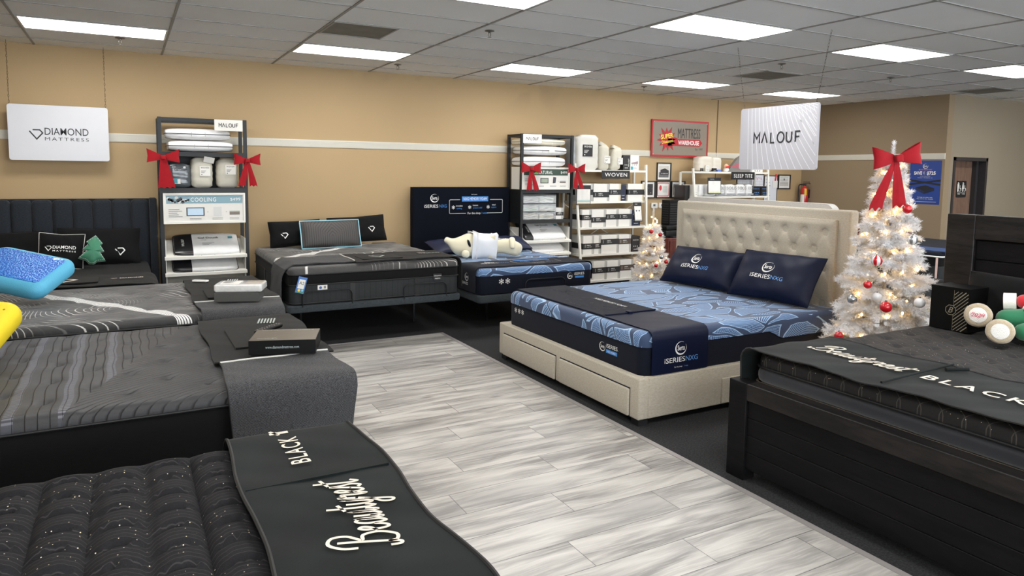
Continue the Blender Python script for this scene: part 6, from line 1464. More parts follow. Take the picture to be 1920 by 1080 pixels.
bag('bedding_bag', 'oatmeal WOVEN bag leaning right, on the white shelf top', 6.635, 8.72, 1.81, 0.20, 0.20, 0.33, M_LINEN, g3, fold=0.35, lean=0.15, lz=0.42, lblw=0.10, lx=0.07)
t = small_box('black slim box marked MALOUF on the white shelf top', 6.80, 6.935, 8.66, 1.81, 0.235, M_PKB, 'boxes on the white shelf top')
b = MB(t); pl = flat((6.915, 8.66, 1.93), (0, 0, 1), (-1, 0, 0), 0.002); malouf(b, pl, 0.02, 0.13, 0, -0.0); b.build('lettering', M_WTH, 0)
t = small_box('white box with teal square at the right end of the white shelf top', 6.94, 7.11, 8.66, 1.81, 0.24, M_CARDW, 'boxes on the white shelf top', tm=M_GRYP)
b = MB(t); pl = flat((6.94, 8.66, 1.81), (1, 0, 0), (0, 0, 1), 0.002); b.rect(0.01, 0.055, 0.01, 0.06, pl, 0, m=0); b.poly([(0.02, 0.10), (0.15, 0.10), (0.15, 0.145), (0.09, 0.13), (0.02, 0.12)], pl, 0, 1); b.build('printed_picture', [MATS['teal_print'], mat('mauve_grey_print', sr(150, 130, 135), 0.5)], 0)
def hang_card(lab, cx, y, z0, w, h, group, strips, slant=0.0, head=0.2):
    t = thing('sample_card', lab, 'swatch card', (cx, y, z0), group); M = pose((cx, y, z0), (1, 0, 0), (0, slant, 1))
    b = MB(t); b.M = M; b.box(-w/2, w/2, 0, h, -0.001, 0.002); b.build('backing_card', M_BLACK, 0)
    b = MB(t); b.M = M; b.grid(lambda u, v: (-w/2+0.012+(w-0.024)*u, 0.012+(h*(1-head)-0.012)*v, 0.006+0.003*sin(u*16)*1), 20, 4); b.build('cloth_sample', MATS['swatch_cloth_3'], 60)
    b = MB(t); b.M = M; pl = lambda x, y_, hh=0.0: Vector((x, y_, 0.0105+hh))
    for i in range(len(strips)): b.rect(-w/2+0.014, w/2-0.014, 0.014+i*h*0.055, 0.014+(i+0.8)*h*0.055, pl, 0, m=i)
    b.text('WOVEN', h*0.05, pl, -w*0.2, h*0.88, w=w*0.3, m=len(strips)); b.build('strips', strips+[M_WTH], 0); return t
gh = 'hanging swatch cards'
hang_card('hanging swatch card with orange and green hems, left end of the WOVEN shelf', 5.955, 8.50, 1.29, 0.26, 0.29, gh, [mat('ochre_cloth', sr(205, 160, 90), 0.8), M_CARDW, mat('sage_cloth', sr(160, 195, 165), 0.8), mat('pale_blue_cloth', sr(170, 200, 205), 0.8)])
hang_card('clear hanging swatch card below the second shelf right end', 6.98, 8.47, 1.02, 0.16, 0.30, gh, [M_PKG], 0.15)
# ================================================================== SLEEP TITE shelf
t = ladder('white ladder shelf with a black SLEEP TITE sign, right part of the back wall', 8.20, 9.99, (1.81, 1.40, 1.0, 0.6, 0.2), (8.60, 8.56, 8.50, 8.46, 8.42), 1.86)
shelf_sign(t, 9.32, 8.585, 1.68, 1.81, 0.55, 'SLEEP TITE')
gs = 'packs on the SLEEP TITE shelf'
bag('pad_pack', 'large cream packed pad on top of the SLEEP TITE shelf', 8.54, 8.74, 1.81, 0.35, 0.2, 0.25, mat('cream_pack', sr(214, 206, 192), 0.4, vary=0.04, coat=0.4), gs, lblw=0.05, lblm=M_BLACK, inkm=M_WTH, lz=0.12, lx=-0.12, ink='ST')
bag('pad_pack', 'smaller cream packed pad, right neighbour of the large one', 8.80, 8.76, 1.81, 0.24, 0.2, 0.24, MATS['cream_pack'], gs, lbl=False)
small_box('small white card display in front of the cream pads', 8.47, 8.55, 8.60, 1.812, 0.10, M_CARDW, gs, d=0.02, tm=M_GRYP, title='A')
small_box('small black cube on the SLEEP TITE shelf top', 8.655, 8.74, 8.62, 1.812, 0.055, M_BLACK, gs, d=0.08)
small_box('small blue and white box on the SLEEP TITE shelf top', 8.75, 8.86, 8.62, 1.812, 0.03, mat('bright_blue_card', sr(40, 90, 190), 0.4), gs, d=0.08)
t = thing('promo_leaflet', 'grey and pink picture pack showing a sleeper, half behind the hanging MALOUF board', 'package', (9.2, 8.7, 1.81)); pl = flat((9.25, 8.66, 1.812), (1, 0, 0), (0, 0, 1), 0)
b = MB(t); b.prism([(-0.24, 0.0), (0.28, 0.0), (0.34, 0.12), (0.10, 0.29), (-0.02, 0.23)], pl, -0.03, 0.03); b.build('pack_body', mat('grey_pack', sr(118, 116, 112), 0.5), 0)
b = MB(t); b.poly([(-0.20, 0.08), (0.22, 0.22), (0.30, 0.12), (0.10, 0.05)], pl, 0.031, 0); b.disc(0.06, 0.14, 0.05, pl, 14, 0.033, 1); b.build('printed_picture', [mat('dusty_pink_print', sr(170, 90, 100), 0.5), mat('auburn_print', sr(110, 60, 44), 0.5)], 0)
t = thing('display_figure', 'small figure print with red sash beside the cream pads', 'figurine', (9.0, 8.62, 1.81))
b = MB(t); b.sphere((9.0, 8.66, 1.90), 0.045, 12, (1, 0.6, 1)); b.build('head', mat('skin_tone_print', sr(222, 170, 142), 0.6)); b = MB(t); b.rbox(8.955, 9.045, 8.63, 8.69, 1.812, 1.87, 0.02, 0.01); b.build('white_card', M_CARDW); b = MB(t); b.M = pose((9.0, 8.628, 1.895), (1, 0, 0.15), (0, 0, 1)); b.rbox(-0.045, 0.04, -0.012, 0.012, -0.005, 0.01, 0.008, 0.004); b.build('red_sash', mat('bright_red', sr(210, 30, 40), 0.5))
small_box('low grey packed item under the hanging board on the shelf top', 9.35, 9.58, 8.64, 1.812, 0.07, M_PKG, gs)
small_box('low white packed item at the right end of the shelf top', 9.60, 9.86, 8.64, 1.812, 0.07, M_CARDW, gs, tm=M_GRYP)
for k, (x0_, x1_) in enumerate(((8.33, 8.46), (8.47, 8.74), (8.75, 8.92), (8.93, 9.18), (9.19, 9.42), (9.43, 9.59))):
    t = bag('protector_pack', 'white SOLIS pack on the second shelf of SLEEP TITE, %s from left' % ('first', 'second', 'third', 'fourth', 'fifth', 'sixth')[k], (x0_+x1_)/2, 8.68, 1.40, x1_-x0_, 0.2, 0.195, M_PKW, 'white SOLIS packs', lbl=False)
    if k > 1:
        pl = flat(((x0_+x1_)/2, 8.573, 1.49), (1, 0, 0), (0, 0, 1), 0.003); b = MB(t); b.text('SOLIS', 0.055, pl, 0, 0.02, w=(x1_-x0_)*0.92, bold=-0.005); b.rect(-0.06, 0.03, -0.008, -0.004, pl, 0); b.build('lettering', M_GRYP, 0)
        b = MB(t); b.rect(-(x1_-x0_)*0.45, (x1_-x0_)*0.45, -0.075, -0.045, pl, -0.001); b.build('grey_stripe', M_PKG, 0)
for k, x0_ in enumerate((9.60, 9.80)):
    small_box('black protector box near the right end of the SLEEP TITE second shelf, %s' % ('left', 'right')[k], x0_, x0_+0.185, 8.60, 1.40, 0.165, M_PKB, gs, tm=MATS['blue_thread'], title='SLEEP TITE')
hang_card('hanging swatch card with yellow hem over the SLEEP TITE shelf', 8.585, 8.50, 1.44, 0.30, 0.27, gh, [mat('pale_yellow_cloth', sr(220, 222, 150), 0.8), M_CARDW], 0.05)
t = small_box('tall black box left of the SLEEP TITE shelf', 8.09, 8.19, 8.66, 1.05, 0.53, M_PKB, gs, cat='box'); 
t = small_box('white box beside the tall black one by the SLEEP TITE shelf', 8.235, 8.31, 8.60, 1.40, 0.19, M_CARDW, gs, tm=M_INK)
solo(MB().box(8.0, 8.19, 8.5, 8.9, 0.0, 1.049), (8.1, 8.7, 0), 'narrow_cabinet', 'narrow dark cabinet left of the SLEEP TITE shelf', 'cabinet', mat('dark_cabinet', sr(40, 34, 32), 0.5))
# wall calendar and notes behind
t = thing('wall_calendar', 'white wall calendar with red writing behind the SLEEP TITE shelf', 'calendar', (10.0, WY, 1.4)); pl = flat((10.02, WY-0.004, 1.57), (1, 0, 0), (0, 0, 1), 0)
b = MB(t); b.prism([(-0.38, -0.16), (0.28, -0.16), (0.28, 0.19), (-0.38, 0.19)], pl, 0, 0.008); b.build('whiteboard', mat('whiteboard', sr(214, 216, 222), 0.3), 0)
b = MB(t); b.stroke([(-0.39, -0.17), (0.29, -0.17), (0.29, 0.20), (-0.39, 0.20)], 0.018, pl, closed=True, h=0.010); b.build('frame', M_BLACK, 0)
b = MB(t)
for i in range(9): b.stroke([(-0.20+i*0.05, 0.15), (-0.18+i*0.05, 0.10+0.03*(i % 2)), (-0.165+i*0.05, 0.15)], 0.006, pl, h=0.009)
b.build('red_writing', MATS['bright_red'], 0)
b = MB(t)
for i in range(6): b.rect(-0.36+i*0.11, -0.357+i*0.11, -0.15, 0.08, pl, 0.009)
for i in range(4): b.rect(-0.37, 0.27, -0.10+i*0.06, -0.098+i*0.06, pl, 0.009)
b.build('ruled_lines', M_GRYP, 0)
t = thing('note_board', 'white note sheet in a dark frame right of the calendar', 'notice', (10.5, WY, 1.3)); pl = flat((10.50, WY-0.004, 1.50), (1, 0, 0), (0, 0, 1), 0)
b = MB(t); b.prism([(-0.16, -0.26), (0.16, -0.26), (0.16, 0.24), (-0.16, 0.24)], pl, 0, 0.008); b.build('sheet', MATS['whiteboard'], 0)
b = MB(t); b.stroke([(-0.17, -0.27), (0.17, -0.27), (0.17, 0.25), (-0.17, 0.25)], 0.014, pl, closed=True, h=0.010); b.build('frame', M_BLACK, 0)
b = MB(t)
for i in range(7): b.rect(-0.13, -0.05+0.02*(i % 3), 0.18-i*0.06, 0.19-i*0.06, pl, 0.009, m=i % 2)
b.build('handwriting', [M_INK, MATS['blue_ink']], 0)
t = thing('paper_note', 'small white paper clipped with a red pen beside the note board', 'notice', (10.62, WY, 1.55)); pl = flat((10.60, WY-0.018, 1.60), (1, 0, 0), (0, 0, 1), 0)
b = MB(t); b.prism([(-0.06, -0.07), (0.07, -0.07), (0.07, 0.06), (-0.06, 0.06)], pl, 0, 0.004); b.build('paper', M_CARDW, 0); b = MB(t); b.cyl((10.60, WY-0.026, 1.66), (10.62, WY-0.026, 1.78), 0.012); b.build('red_pen', MATS['bright_red'])
# fire extinguisher on the right wall
t = thing('fire_extinguisher', 'red fire extinguisher hung on the wall right of the hanging MALOUF board', 'fire extinguisher', (11.22, 8.83, 1.2))
M_FR = mat('red_enamel', sr(190, 28, 34), 0.3, coat=0.5); c = (11.22, 8.83, 1.19)
b = MB(t); b.lathe([(0.001, 0), (0.06, 0.0), (0.066, 0.015), (0.066, 0.30), (0.055, 0.345), (0.025, 0.365), (0.02, 0.385), (0.001, 0.385)], c, 20); b.build('cylinder', M_FR)
b = MB(t); b.lathe([(0.022, 0.38), (0.026, 0.385), (0.026, 0.415), (0.012, 0.42)], c, 12); b.box(c[0]-0.012, c[0]+0.012, c[1]-0.11, c[1]+0.04, c[2]+0.415, c[2]+0.428); b.box(c[0]-0.010, c[0]+0.010, c[1]-0.10, c[1]+0.03, c[2]+0.445, c[2]+0.455); b.build('valve_handle', M_BLACK)
b = MB(t); b.tube(catmull([(c[0]-0.02, c[1]+0.02, c[2]+0.40), (c[0]-0.03, c[1]+0.10, c[2]+0.39), (c[0]-0.04, c[1]+0.10, c[2]+0.25), (c[0]-0.06, c[1]+0.07, c[2]+0.08)], 6), 0.010); b.build('hose', M_BLACK)
b = MB(t); b.rings([[(c[0]+0.0685*cos(a), c[1]+0.0685*sin(a), c[2]+z) for a in [pi+0.7-1.5*j/10 for j in range(11)]] for z in (0.05, 0.22)], cap=False, closed=False); b.build('label', M_CARDW)
b = MB(t); b.M = pose((c[0]-0.05, c[1]-0.065, c[2]+0.30), (0.3, -1, 0), (0, -0.2, 1)); b.box(-0.02, 0.02, -0.09, 0.03, -0.002, 0.002); b.build('inspection_tag', mat('yellow_card', sr(225, 200, 60), 0.5), 0)
b = MB(t); b.box(11.285, RX, 8.80, 8.86, 1.35, 1.50); b.build('wall_bracket', M_BLACK, 0)
# ================================================================== poster on the right wall
t = thing('sale_poster', 'blue BLACK FRIDAY SALE poster reading SAVE UP TO $725 on the right wall', 'poster', (RX, 6.66, 1.33))
def P_(x, y, h=0.0): return Vector((RX-0.003-h, 6.665-x, 1.675+y))
b = MB(t); b.box(RX-0.003, RX-0.0005, 6.665-0.25, 6.665+0.25, 1.675-0.35, 1.675+0.35); b.build('poster_sheet', mat('royal_blue_print', sr(28, 62, 138), 0.4, vary=0.05), 0)
b = MB(t); b.text('SAVE', 0.052, P_, -0.115, 0.125, w=0.13, bold=0.03, hh=0.002); b.text('UP', 0.02, P_, -0.02, 0.155, hh=0.002); b.text('TO', 0.02, P_, -0.02, 0.128, hh=0.002); b.text('$725', 0.052, P_, 0.095, 0.125, w=0.14, bold=0.03, hh=0.002)
b.text('on Serta iSeries NXG', 0.012, P_, 0, 0.095, w=0.16, hh=0.002); b.text('mattresses + adjustable base sets', 0.012, P_, 0, 0.07, w=0.24, hh=0.002); b.text('Savings on other sets', 0.014, P_, 0.02, -0.245, w=0.24, hh=0.002); b.text('See store for details', 0.014, P_, 0.02, -0.27, w=0.26, hh=0.002); mark_ring(b, P_, 0.04, 0, 0.262, 0.002); b.rect(-0.2, 0.2, -0.312, -0.308, P_, 0.002); b.build('lettering', M_WTH, 0)
b = MB(t); b.text('BLACK FRIDAY SALE', 0.02, P_, 0, 0.195, w=0.21, hh=0.002); b.build('lettering', mat('orange_print', sr(226, 130, 100), 0.5), 0)
b = MB(t)
for s_ in (-1, 1): b.stroke([(-0.25, 0.0+0.035*s_), (0.25, -0.0-0.035*s_)], 0.030, P_, h=0.001+0.0005*s_)
b.poly([(-0.14, -0.08), (0.02, -0.045), (0.16, -0.09), (0.0, -0.14)], P_, 0.003); b.build('tape_print', mat('black_navy_print', sr(16, 20, 34), 0.5), 0)
b = MB(t); b.poly([(-0.14, -0.08), (0.0, -0.14), (0.0, -0.185), (-0.14, -0.12)], P_, 0.0032, 0); b.poly([(0.16, -0.09), (0.16, -0.13), (0.0, -0.185), (0.0, -0.14)], P_, 0.0032, 1); b.build('mattress_print', [mat('navy_print_a', sr(28, 40, 76), 0.5), mat('navy_print_b', sr(18, 28, 56), 0.5)], 0)
# ================================================================== white artificial trees
M_NEED = mat('white_tinsel_needles', sr(236, 236, 238), 0.55, vary=0.03); M_TRUNK = mat('white_trunk', sr(190, 188, 184), 0.6)
M_NEED.node_tree.nodes['Principled BSDF'].inputs['Subsurface Weight'].default_value = 0.0
M_BULB = mat('warm_bulb', (1, 0.8, 0.4), 0.4, emit=(1.0, 0.56, 0.16), es=42)
def tree(name, lab, c, H, R0, nb, zlow, clampf, nl, per=26, nlen=0.034, tuft=7, pot=None, stand=True, seed=3, lean=0.0, tipbare=0.0):
    rnd = random.Random(seed); c = Vector(c)
    t = thing(name, lab, 'artificial tree', tuple(c))
    b = MB(t); b.tube([c+Vector((0, 0, 0.02)), c+Vector((0, 0, H*0.97))], [0.02, 0.006], 8); b.build('trunk', M_TRUNK)
    b = MB(t); wires = MB(t); tips = []
    def needle(p, d, L):
        s = d.cross(Vector((rnd.uniform(-1, 1), rnd.uniform(-1, 1), rnd.uniform(-1, 1))))
        if s.length < 1e-4: return
        s = s.normalized()*0.0023; q = p+d*L; k = b.av([p-s, p+s, q]); b.af([(k, k+1, k+2)])
    def twig(p0, d, L, dens=1.0, nl_=nlen):
        n = max(3, int(L*per*6*dens)); u = d.cross(Vector((0, 0, 1)))
        u = u.normalized() if u.length > 1e-3 else Vector((1, 0, 0)); w = d.cross(u).normalized()
        for i in range(n):
            p = p0+d*L*(i/n); a = rnd.uniform(0, 2*pi)
            for k in range(3):
                aa = a+k*2.1+rnd.uniform(-.4, .4); dd = (u*cos(aa)+w*sin(aa))*0.85+d*0.62; needle(clampf(p), dd.normalized(), nl_*rnd.uniform(0.75, 1.15))
        for k in range(5): needle(clampf(p0+d*L), (d+Vector((rnd.uniform(-.4, .4), rnd.uniform(-.4, .4), rnd.uniform(-.4, .4)))).normalized(), nl_)
    for i in range(nb):
        k = (i+rnd.random()*0.6)/nb; HT = H*(0.84 if tipbare else 0.955); z = zlow+(HT-zlow)*k**0.92
        tier = 1-(z-zlow)/(HT-zlow)*(0.97 if not tipbare else 0.85); r = R0*(tier**0.95)*rnd.uniform(0.74, 1.10)+0.035; a = i*2.39996+rnd.uniform(-.2, .2)
        d = Vector((cos(a), sin(a), rnd.uniform(-0.18, 0.12))); L = r
        p0 = c+Vector((0, 0, z)); tip = p0+d*L; tip.z -= 0.02+0.05*tier
        d = (tip-p0).normalized(); L = (tip-p0).length
        wires.tube([p0, clampf(tip)], 0.003, 4)
        st = 0.30 if L > 0.15 else 0.1
        twig(p0+d*L*st, d, L*(1-st), 0.9)
        m = int(tuft*L/0.3)+2
        for j in range(m):
            s = 0.35+0.6*j/m; side = -1 if j % 2 else 1; q = p0+d*L*s
            u = d.cross(Vector((0, 0, 1))).normalized()*side; dd = (u*0.75+d*0.65+Vector((0, 0, rnd.uniform(-.25, .45)))).normalized(); l2 = min(0.14, 0.42*L*(1.15-s)+0.045)
            twig(q, dd, l2, 0.95)
        tips.append((q, tip, d, r))
    twig(c+Vector((0, 0, H*(0.82 if tipbare else 0.90))), Vector((lean, 0, 1)).normalized(), H*(0.18 if tipbare else 0.10), 1.4, nlen*0.8)
    o = b.build('needles', M_NEED, 0); wires.build('branch_wires', M_TRUNK, 0)
    # a string of warm lights
    s = thing('string_lights', 'warm white light string wound through the %s' % ('tall white tree' if H > 1.5 else 'small white tree'), 'string lights', tuple(c), 'string lights')
    wire = MB(s); pts = []
    bm = MB(); bm.sphere((0, 0, 0), 0.0075, 8, (1, 1, 1.5)); bulb0 = None
    for i in range(nl):
        k = (i+0.5)/nl; z = zlow*0.95+(H*0.93-zlow)*k; tier = 1-(z-zlow)/(H-zlow); a = i*2*pi/9.3*1.0+rnd.uniform(-.3, .3)+k*5
        r = (R0*tier**0.95)*rnd.uniform(0.60, 0.95)+0.02; p = clampf(c+Vector((r*cos(a), r*sin(a), z-0.02*tier))); pts.append(p)
        if bulb0 is None:
            bulb0 = bm; bm.p = s; o = bm.build('bulb', M_BULB); o.location = p-c; b0 = o
        else:
            o = b0.copy(); COL.objects.link(o); o.parent = s; o.location = p-c
    wire.tube(catmull([tuple(p) for p in pts], 3), 0.0014, 4); wire.build('wire', mat('clear_wire', sr(205, 205, 195), 0.4))
    return t
def clamp_big(p):
    # keep clear of the cream bed, its headboard and the plank bed
    q = p.copy()
    if q.z < 1.52 and q.x < 5.42 and q.y > 3.70:
        if q.z < 0.70 or q.x > 5.25: q.y = 3.655-0.05*(q.y-3.70)
        else: q.y = 3.70+(q.y-3.70)*0.4
    if q.z < 0.80 and q.y < 2.90: q.y = 2.91+0.05*(2.90-q.y)
    if q.z < 1.53 and q.y < 2.92 and q.x > 5.10: q.x = 5.09-0.1*(q.x-5.10) if q.x < 5.22 else q.x; q.y = 2.93 if q.x >= 5.2 else q.y
    return q
TC = (5.14, 3.28, 0.0)
tree('christmas_tree', 'tall white artificial Christmas tree with warm lights and a big red bow', TC, 2.02, 0.45, 150, 0.20, clamp_big, 95, per=58, tuft=12, lean=0.05)
t = bpy.data.objects['christmas_tree']
b = MB(t)
for i in range(3):
    a = i*2.1+0.4; b.tube([(TC[0], TC[1], 0.12), (TC[0]+0.2*cos(a), TC[1]+0.2*sin(a), 0.012)], 0.011)
b.build('stand', M_TRUNK)
SC_ = (6.40, 7.45, 0.0)
tree('christmas_tree', 'small white artificial Christmas tree with warm lights beside the WOVEN shelf', SC_, 1.28, 0.27, 80, 0.30, lambda p: p, 42, per=56, nlen=0.030, tuft=10, seed=11, tipbare=0.2)
t2_ = bpy.data.objects['christmas_tree.001']
b = MB(t2_); b.lathe([(0.001, 0), (0.07, 0.0), (0.085, 0.16), (0.092, 0.17), (0.092, 0.18), (0.001, 0.17)], SC_, 16); b.build('pot', M_BLACK)
def ball(lab, loc, r, m, group, stripes=None):
    t = thing('tree_ornament', lab, 'ornament', loc, group)
    b = MB(t); n = 20; k = 12
    b.rings([[(loc[0]+r*max(sin(pi*i/k), 1e-3)*cos(2*pi*j/n), loc[1]+r*max(sin(pi*i/k), 1e-3)*sin(2*pi*j/n), loc[2]-r*cos(pi*i/k)) for j in range(n)] for i in range(k+1)])
    if stripes is not None:
        for q, f in enumerate(b.f):
            if len(f) == 4 and (q % n) % 4 in (0, 1): b.mi[q] = 1
    b.build('ball', [m, stripes] if stripes else m); b = MB(t); b.cyl((loc[0], loc[1], loc[2]+r*0.95), (loc[0], loc[1], loc[2]+r*1.2), r*0.22, 8); b.tube([(loc[0], loc[1], loc[2]+r*1.2), (loc[0], loc[1], loc[2]+r*1.8)], 0.001, 4); b.build('cap', mat('silver_cap', sr(200, 200, 200), 0.25, metal=0.9)); return t
M_OR = mat('red_glitter_ball', sr(190, 20, 32), 0.25, coat=0.6); M_OW = mat('pearl_white_ball', sr(220, 220, 222), 0.25, coat=0.6); M_OSI = mat('silver_ball', sr(180, 184, 188), 0.2, metal=0.7)
go = 'ball ornaments on the white trees'
for lab, loc, r, m, s_ in (('red and white striped ball high on the tall tree, under the left ribbon tail', (5.000, 3.292, 1.531), 0.038, M_OR, M_OW), ('plain red ball high on the right side of the tall tree', (5.020, 3.066, 1.527), 0.034, M_OR, None), ('silver ribbed ball at the right middle of the tall tree', (4.980, 2.988, 1.308), 0.036, M_OSI, M_OW), ('red and white striped ball at the centre of the tall tree', (4.800, 3.131, 1.149), 0.040, M_OR, M_OW), ('dark red ball below the centre striped ball on the tall tree', (4.800, 3.189, 0.964), 0.030, M_OR, None), ('red swirled ball low on the tall tree, right of centre', (4.700, 2.977, 0.842), 0.040, M_OR, None), ('silver ball at the lower left of the tall tree', (4.820, 3.320, 0.832), 0.036, M_OSI, None), ('pearl ball low in the middle of the tall tree', (4.840, 3.139, 0.877), 0.034, M_OW, None), ('pale pearl ball at the lower right of the tall tree', (4.860, 2.837, 0.884), 0.036, M_OW, None), ('red ball at the very bottom left of the tall tree', (4.720, 3.342, 0.554), 0.034, M_OR, None)):
    ball(lab, loc, r, m, go, s_)
for lab, loc, r, m in (('red ball at the upper left of the small tree', (6.200, 7.253, 0.989), 0.030, M_OR), ('red ball at the upper right of the small tree', (6.240, 7.116, 0.956), 0.028, M_OR), ('white ball in the middle of the small tree', (6.180, 7.171, 0.688), 0.026, M_OW), ('pale silver ball right of the middle of the small tree', (6.200, 7.035, 0.667), 0.030, M_OSI), ('red ball at the lower right edge of the small tree', (6.260, 7.006, 0.603), 0.028, M_OR), ('red ball at the bottom centre of the small tree', (6.160, 7.088, 0.549), 0.026, M_OR)):
    ball(lab, loc, r, m, go)
bow('big red velvet bow at the top of the tall white tree', (5.000, 3.158, 1.895), 0.165, None, yaw=-0.50, tails=((-0.12, -0.34), (-0.04, -0.01)), tl=2.0, tw=0.58, tilt=-0.12, notch=2)
# ================================================================== things at right, on the plank bed
t = thing('gift_box', 'black presentation box with a B monogram and gold diagonal lines on the plank bed', 'box', (4.91, 2.605, BMZ))
gx0, gx1, gy0, gy1, gz0, gz1 = 4.60, 4.86, 2.24, 2.62, BMZ+0.004, BMZ+0.315
ang = radians(-30)
Mx = Matrix.Translation((4.91, 2.605, BMZ+0.004))
W2, D2, H2 = 0.122, 0.11, 0.275
b = MB(t); b.M = Mx; b.box(-D2, D2, -W2, W2, 0, H2); b.build('box_body', M_BOXBLK, 0)
b = MB(t); b.M = Mx; b.box(-D2-0.0015, D2+0.0015, -W2-0.0015, W2+0.0015, H2-0.004, H2+0.012); b.build('box_lid', M_BOXBLK, 0)
pl = lambda x, y, h=0.0: Mx @ Vector((-D2-0.0025-h, -x, y))
M_GOLD = mat('pale_gold_foil', sr(190, 182, 158), 0.3, metal=0.6)
b = MB(t)
for i in range(16):
    z = 0.01+i*0.024-0.06
    P = [(0.03, max(0, z)), (0.118, z+0.088)]
    if z < 0: P = [(0.03-z*1.0, 0.002), (0.118, z+0.088)]
    if P[1][1] > H2-0.01: P = [(P[0][0], P[0][1]), (P[0][0]+(H2-0.012-P[0][1]), H2-0.012)]
    if P[1][0] > P[0][0]+0.01 and P[0][1] < H2-0.03: b.stroke(P, 0.004 if i % 5 else 0.006, pl)
b.stroke([(0.028, 0.0), (0.028, H2-0.005)], 0.0015, pl); b.build('gold_lines', M_GOLD, 0)
b = MB(t)
for i in range(8):
    pass
b.stroke([(0.012+0.034*cos(pi/4*i+pi/8), 0.135+0.034*sin(pi/4*i+pi/8)) for i in range(8)], 0.0035, pl, closed=True, h=0.0006)
b.disc(0.012, 0.135, 0.031, pl, 16, 0.0003, m=1); b.text('B', 0.038, pl, 0.012, 0.117, shear=0.35, bold=0.005, hh=0.001); b.build('monogram', [M_GOLD, M_BOXBLK], 0)
# stuffed bear in a holiday suit
t = thing('plush_toy', 'stuffed bear in red jacket and green trousers leaning behind the black box', 'plush toy', (4.97, 2.15, BMZ))
M_TAN = mat('oatmeal_plush', sr(188, 172, 146), 0.95, vary=0.2, vs=60, bump=0.9, bs=180, sheen=0.5); M_GRNT = mat('green_felt', sr(20, 110, 72), 0.8, vary=0.1, bump=0.2, bs=60, sheen=0.4); M_RJ = mat('red_felt', sr(206, 24, 40), 0.8, vary=0.08, bump=0.2, bs=60, sheen=0.5); M_WFUR = mat('white_fur', sr(236, 234, 228), 0.95, vary=0.06, bump=0.9, bs=160, sheen=0.5)
z = BMZ
skin_blob('green_trousers', t, [((4.99, 2.10, z+0.14), 0.10, None), ((4.88, 2.24, z+0.13), 0.075, 0), ((4.80, 2.33, z+0.14), 0.058, 1), ((4.84, 2.10, z+0.09), 0.068, 0), ((4.71, 2.16, z+0.085), 0.052, 3)], M_GRNT)
skin_blob('red_jacket', t, [((5.02, 2.00, z+0.22), 0.12, None), ((5.05, 1.94, z+0.33), 0.10, 0), ((4.99, 2.14, z+0.26), 0.055, 1), ((4.93, 2.28, z+0.235), 0.048, 2), ((4.98, 1.80, z+0.28), 0.055, 1), ((4.90, 1.70, z+0.20), 0.05, 4)], M_RJ)
b = MB(t); b.tube([(4.925, 2.27, z+0.235), (4.90, 2.33, z+0.23)], 0.058, 12); b.tube(catmull([(4.93, 2.22, z+0.20), (4.91, 2.12, z+0.18), (4.90, 2.02, z+0.14)], 4), 0.03, 10); b.tube(catmull([(4.93, 1.96, z+0.36), (4.92, 1.96, z+0.26), (4.90, 1.98, z+0.14)], 4), 0.028, 10); b.build('white_fur_trim', M_WFUR)
skin_blob('head', t, [((5.08, 1.90, z+0.50), 0.10, None), ((4.99, 1.90, z+0.47), 0.055, 0)], M_TAN); 
for yy in (1.82, 1.98):
    b = MB(t); b.sphere((5.08, yy, z+0.60), 0.035, 10, (0.5, 1, 1)); b.build('ear', M_TAN)
b = MB(t); b.sphere((4.94, 1.90, z+0.485), 0.016, 8); b.sphere((4.98, 1.86, z+0.535), 0.009, 8); b.sphere((4.98, 1.94, z+0.535), 0.009, 8); b.build('nose_and_eyes', M_BLACK)
for i, (fx, fy, fz, rr) in enumerate(((4.745, 2.395, z+0.145, 0.076), (4.645, 2.215, z+0.088, 0.074))):
    M = pose((fx, fy, fz), (0.40, -0.90, 0) if i == 0 else (0.40, -0.90, 0), (0.15, 0, 1)); Mi = M
    b = MB(t); b.M = M; rng = random.Random(i)
    R = []
    for q, (kr, kz) in enumerate(((0.02, -0.05), (0.7, -0.048), (0.98, -0.02), (1.0, 0.01), (0.92, 0.035), (0.78, 0.040))): R.append([((kr+0.035*rng.random())*rr*cos(2*pi*j/30), (kr+0.035*rng.random())*rr*sin(2*pi*j/30), kz) for j in range(30)])
    b.rings(R[::-1]); b.build('foot', M_TAN, 60)
    b = MB(t); b.M = M; b.lathe([(0.001, 0.044), (0.3*rr, 0.046), (0.6*rr, 0.043), (0.70*rr, 0.036), (0.70*rr, 0.03)], (0, 0, 0), 20); b.build('sole_patch', M_WFUR)
    if i == 0:
        pp = lambda x, y, h=0.0, M=M: M @ Vector((x, y, 0.050+h)); b = MB(t); b.text('2024', 0.022, pp, 0, -0.010, w=0.075, shear=0.3); b.stroke([(-0.038+0.01*k, 0.018*sin(k*1.1)+0.0) for k in range(8)], 0.002, pp); b.build('embroidery', mat('magenta_thread', sr(205, 40, 90), 0.6), 0)
t, s = plain_pillow('black_pillow', 'large black pillow leaning on the plank headboard behind the gift box', (5.10, 2.30, BMZ+0.19), (0.05, -1, 0.0), (0.25, 0, 0.8), 0.72, 0.38, 0.17, M_BLKF, 0.3, None, M_TAPE)
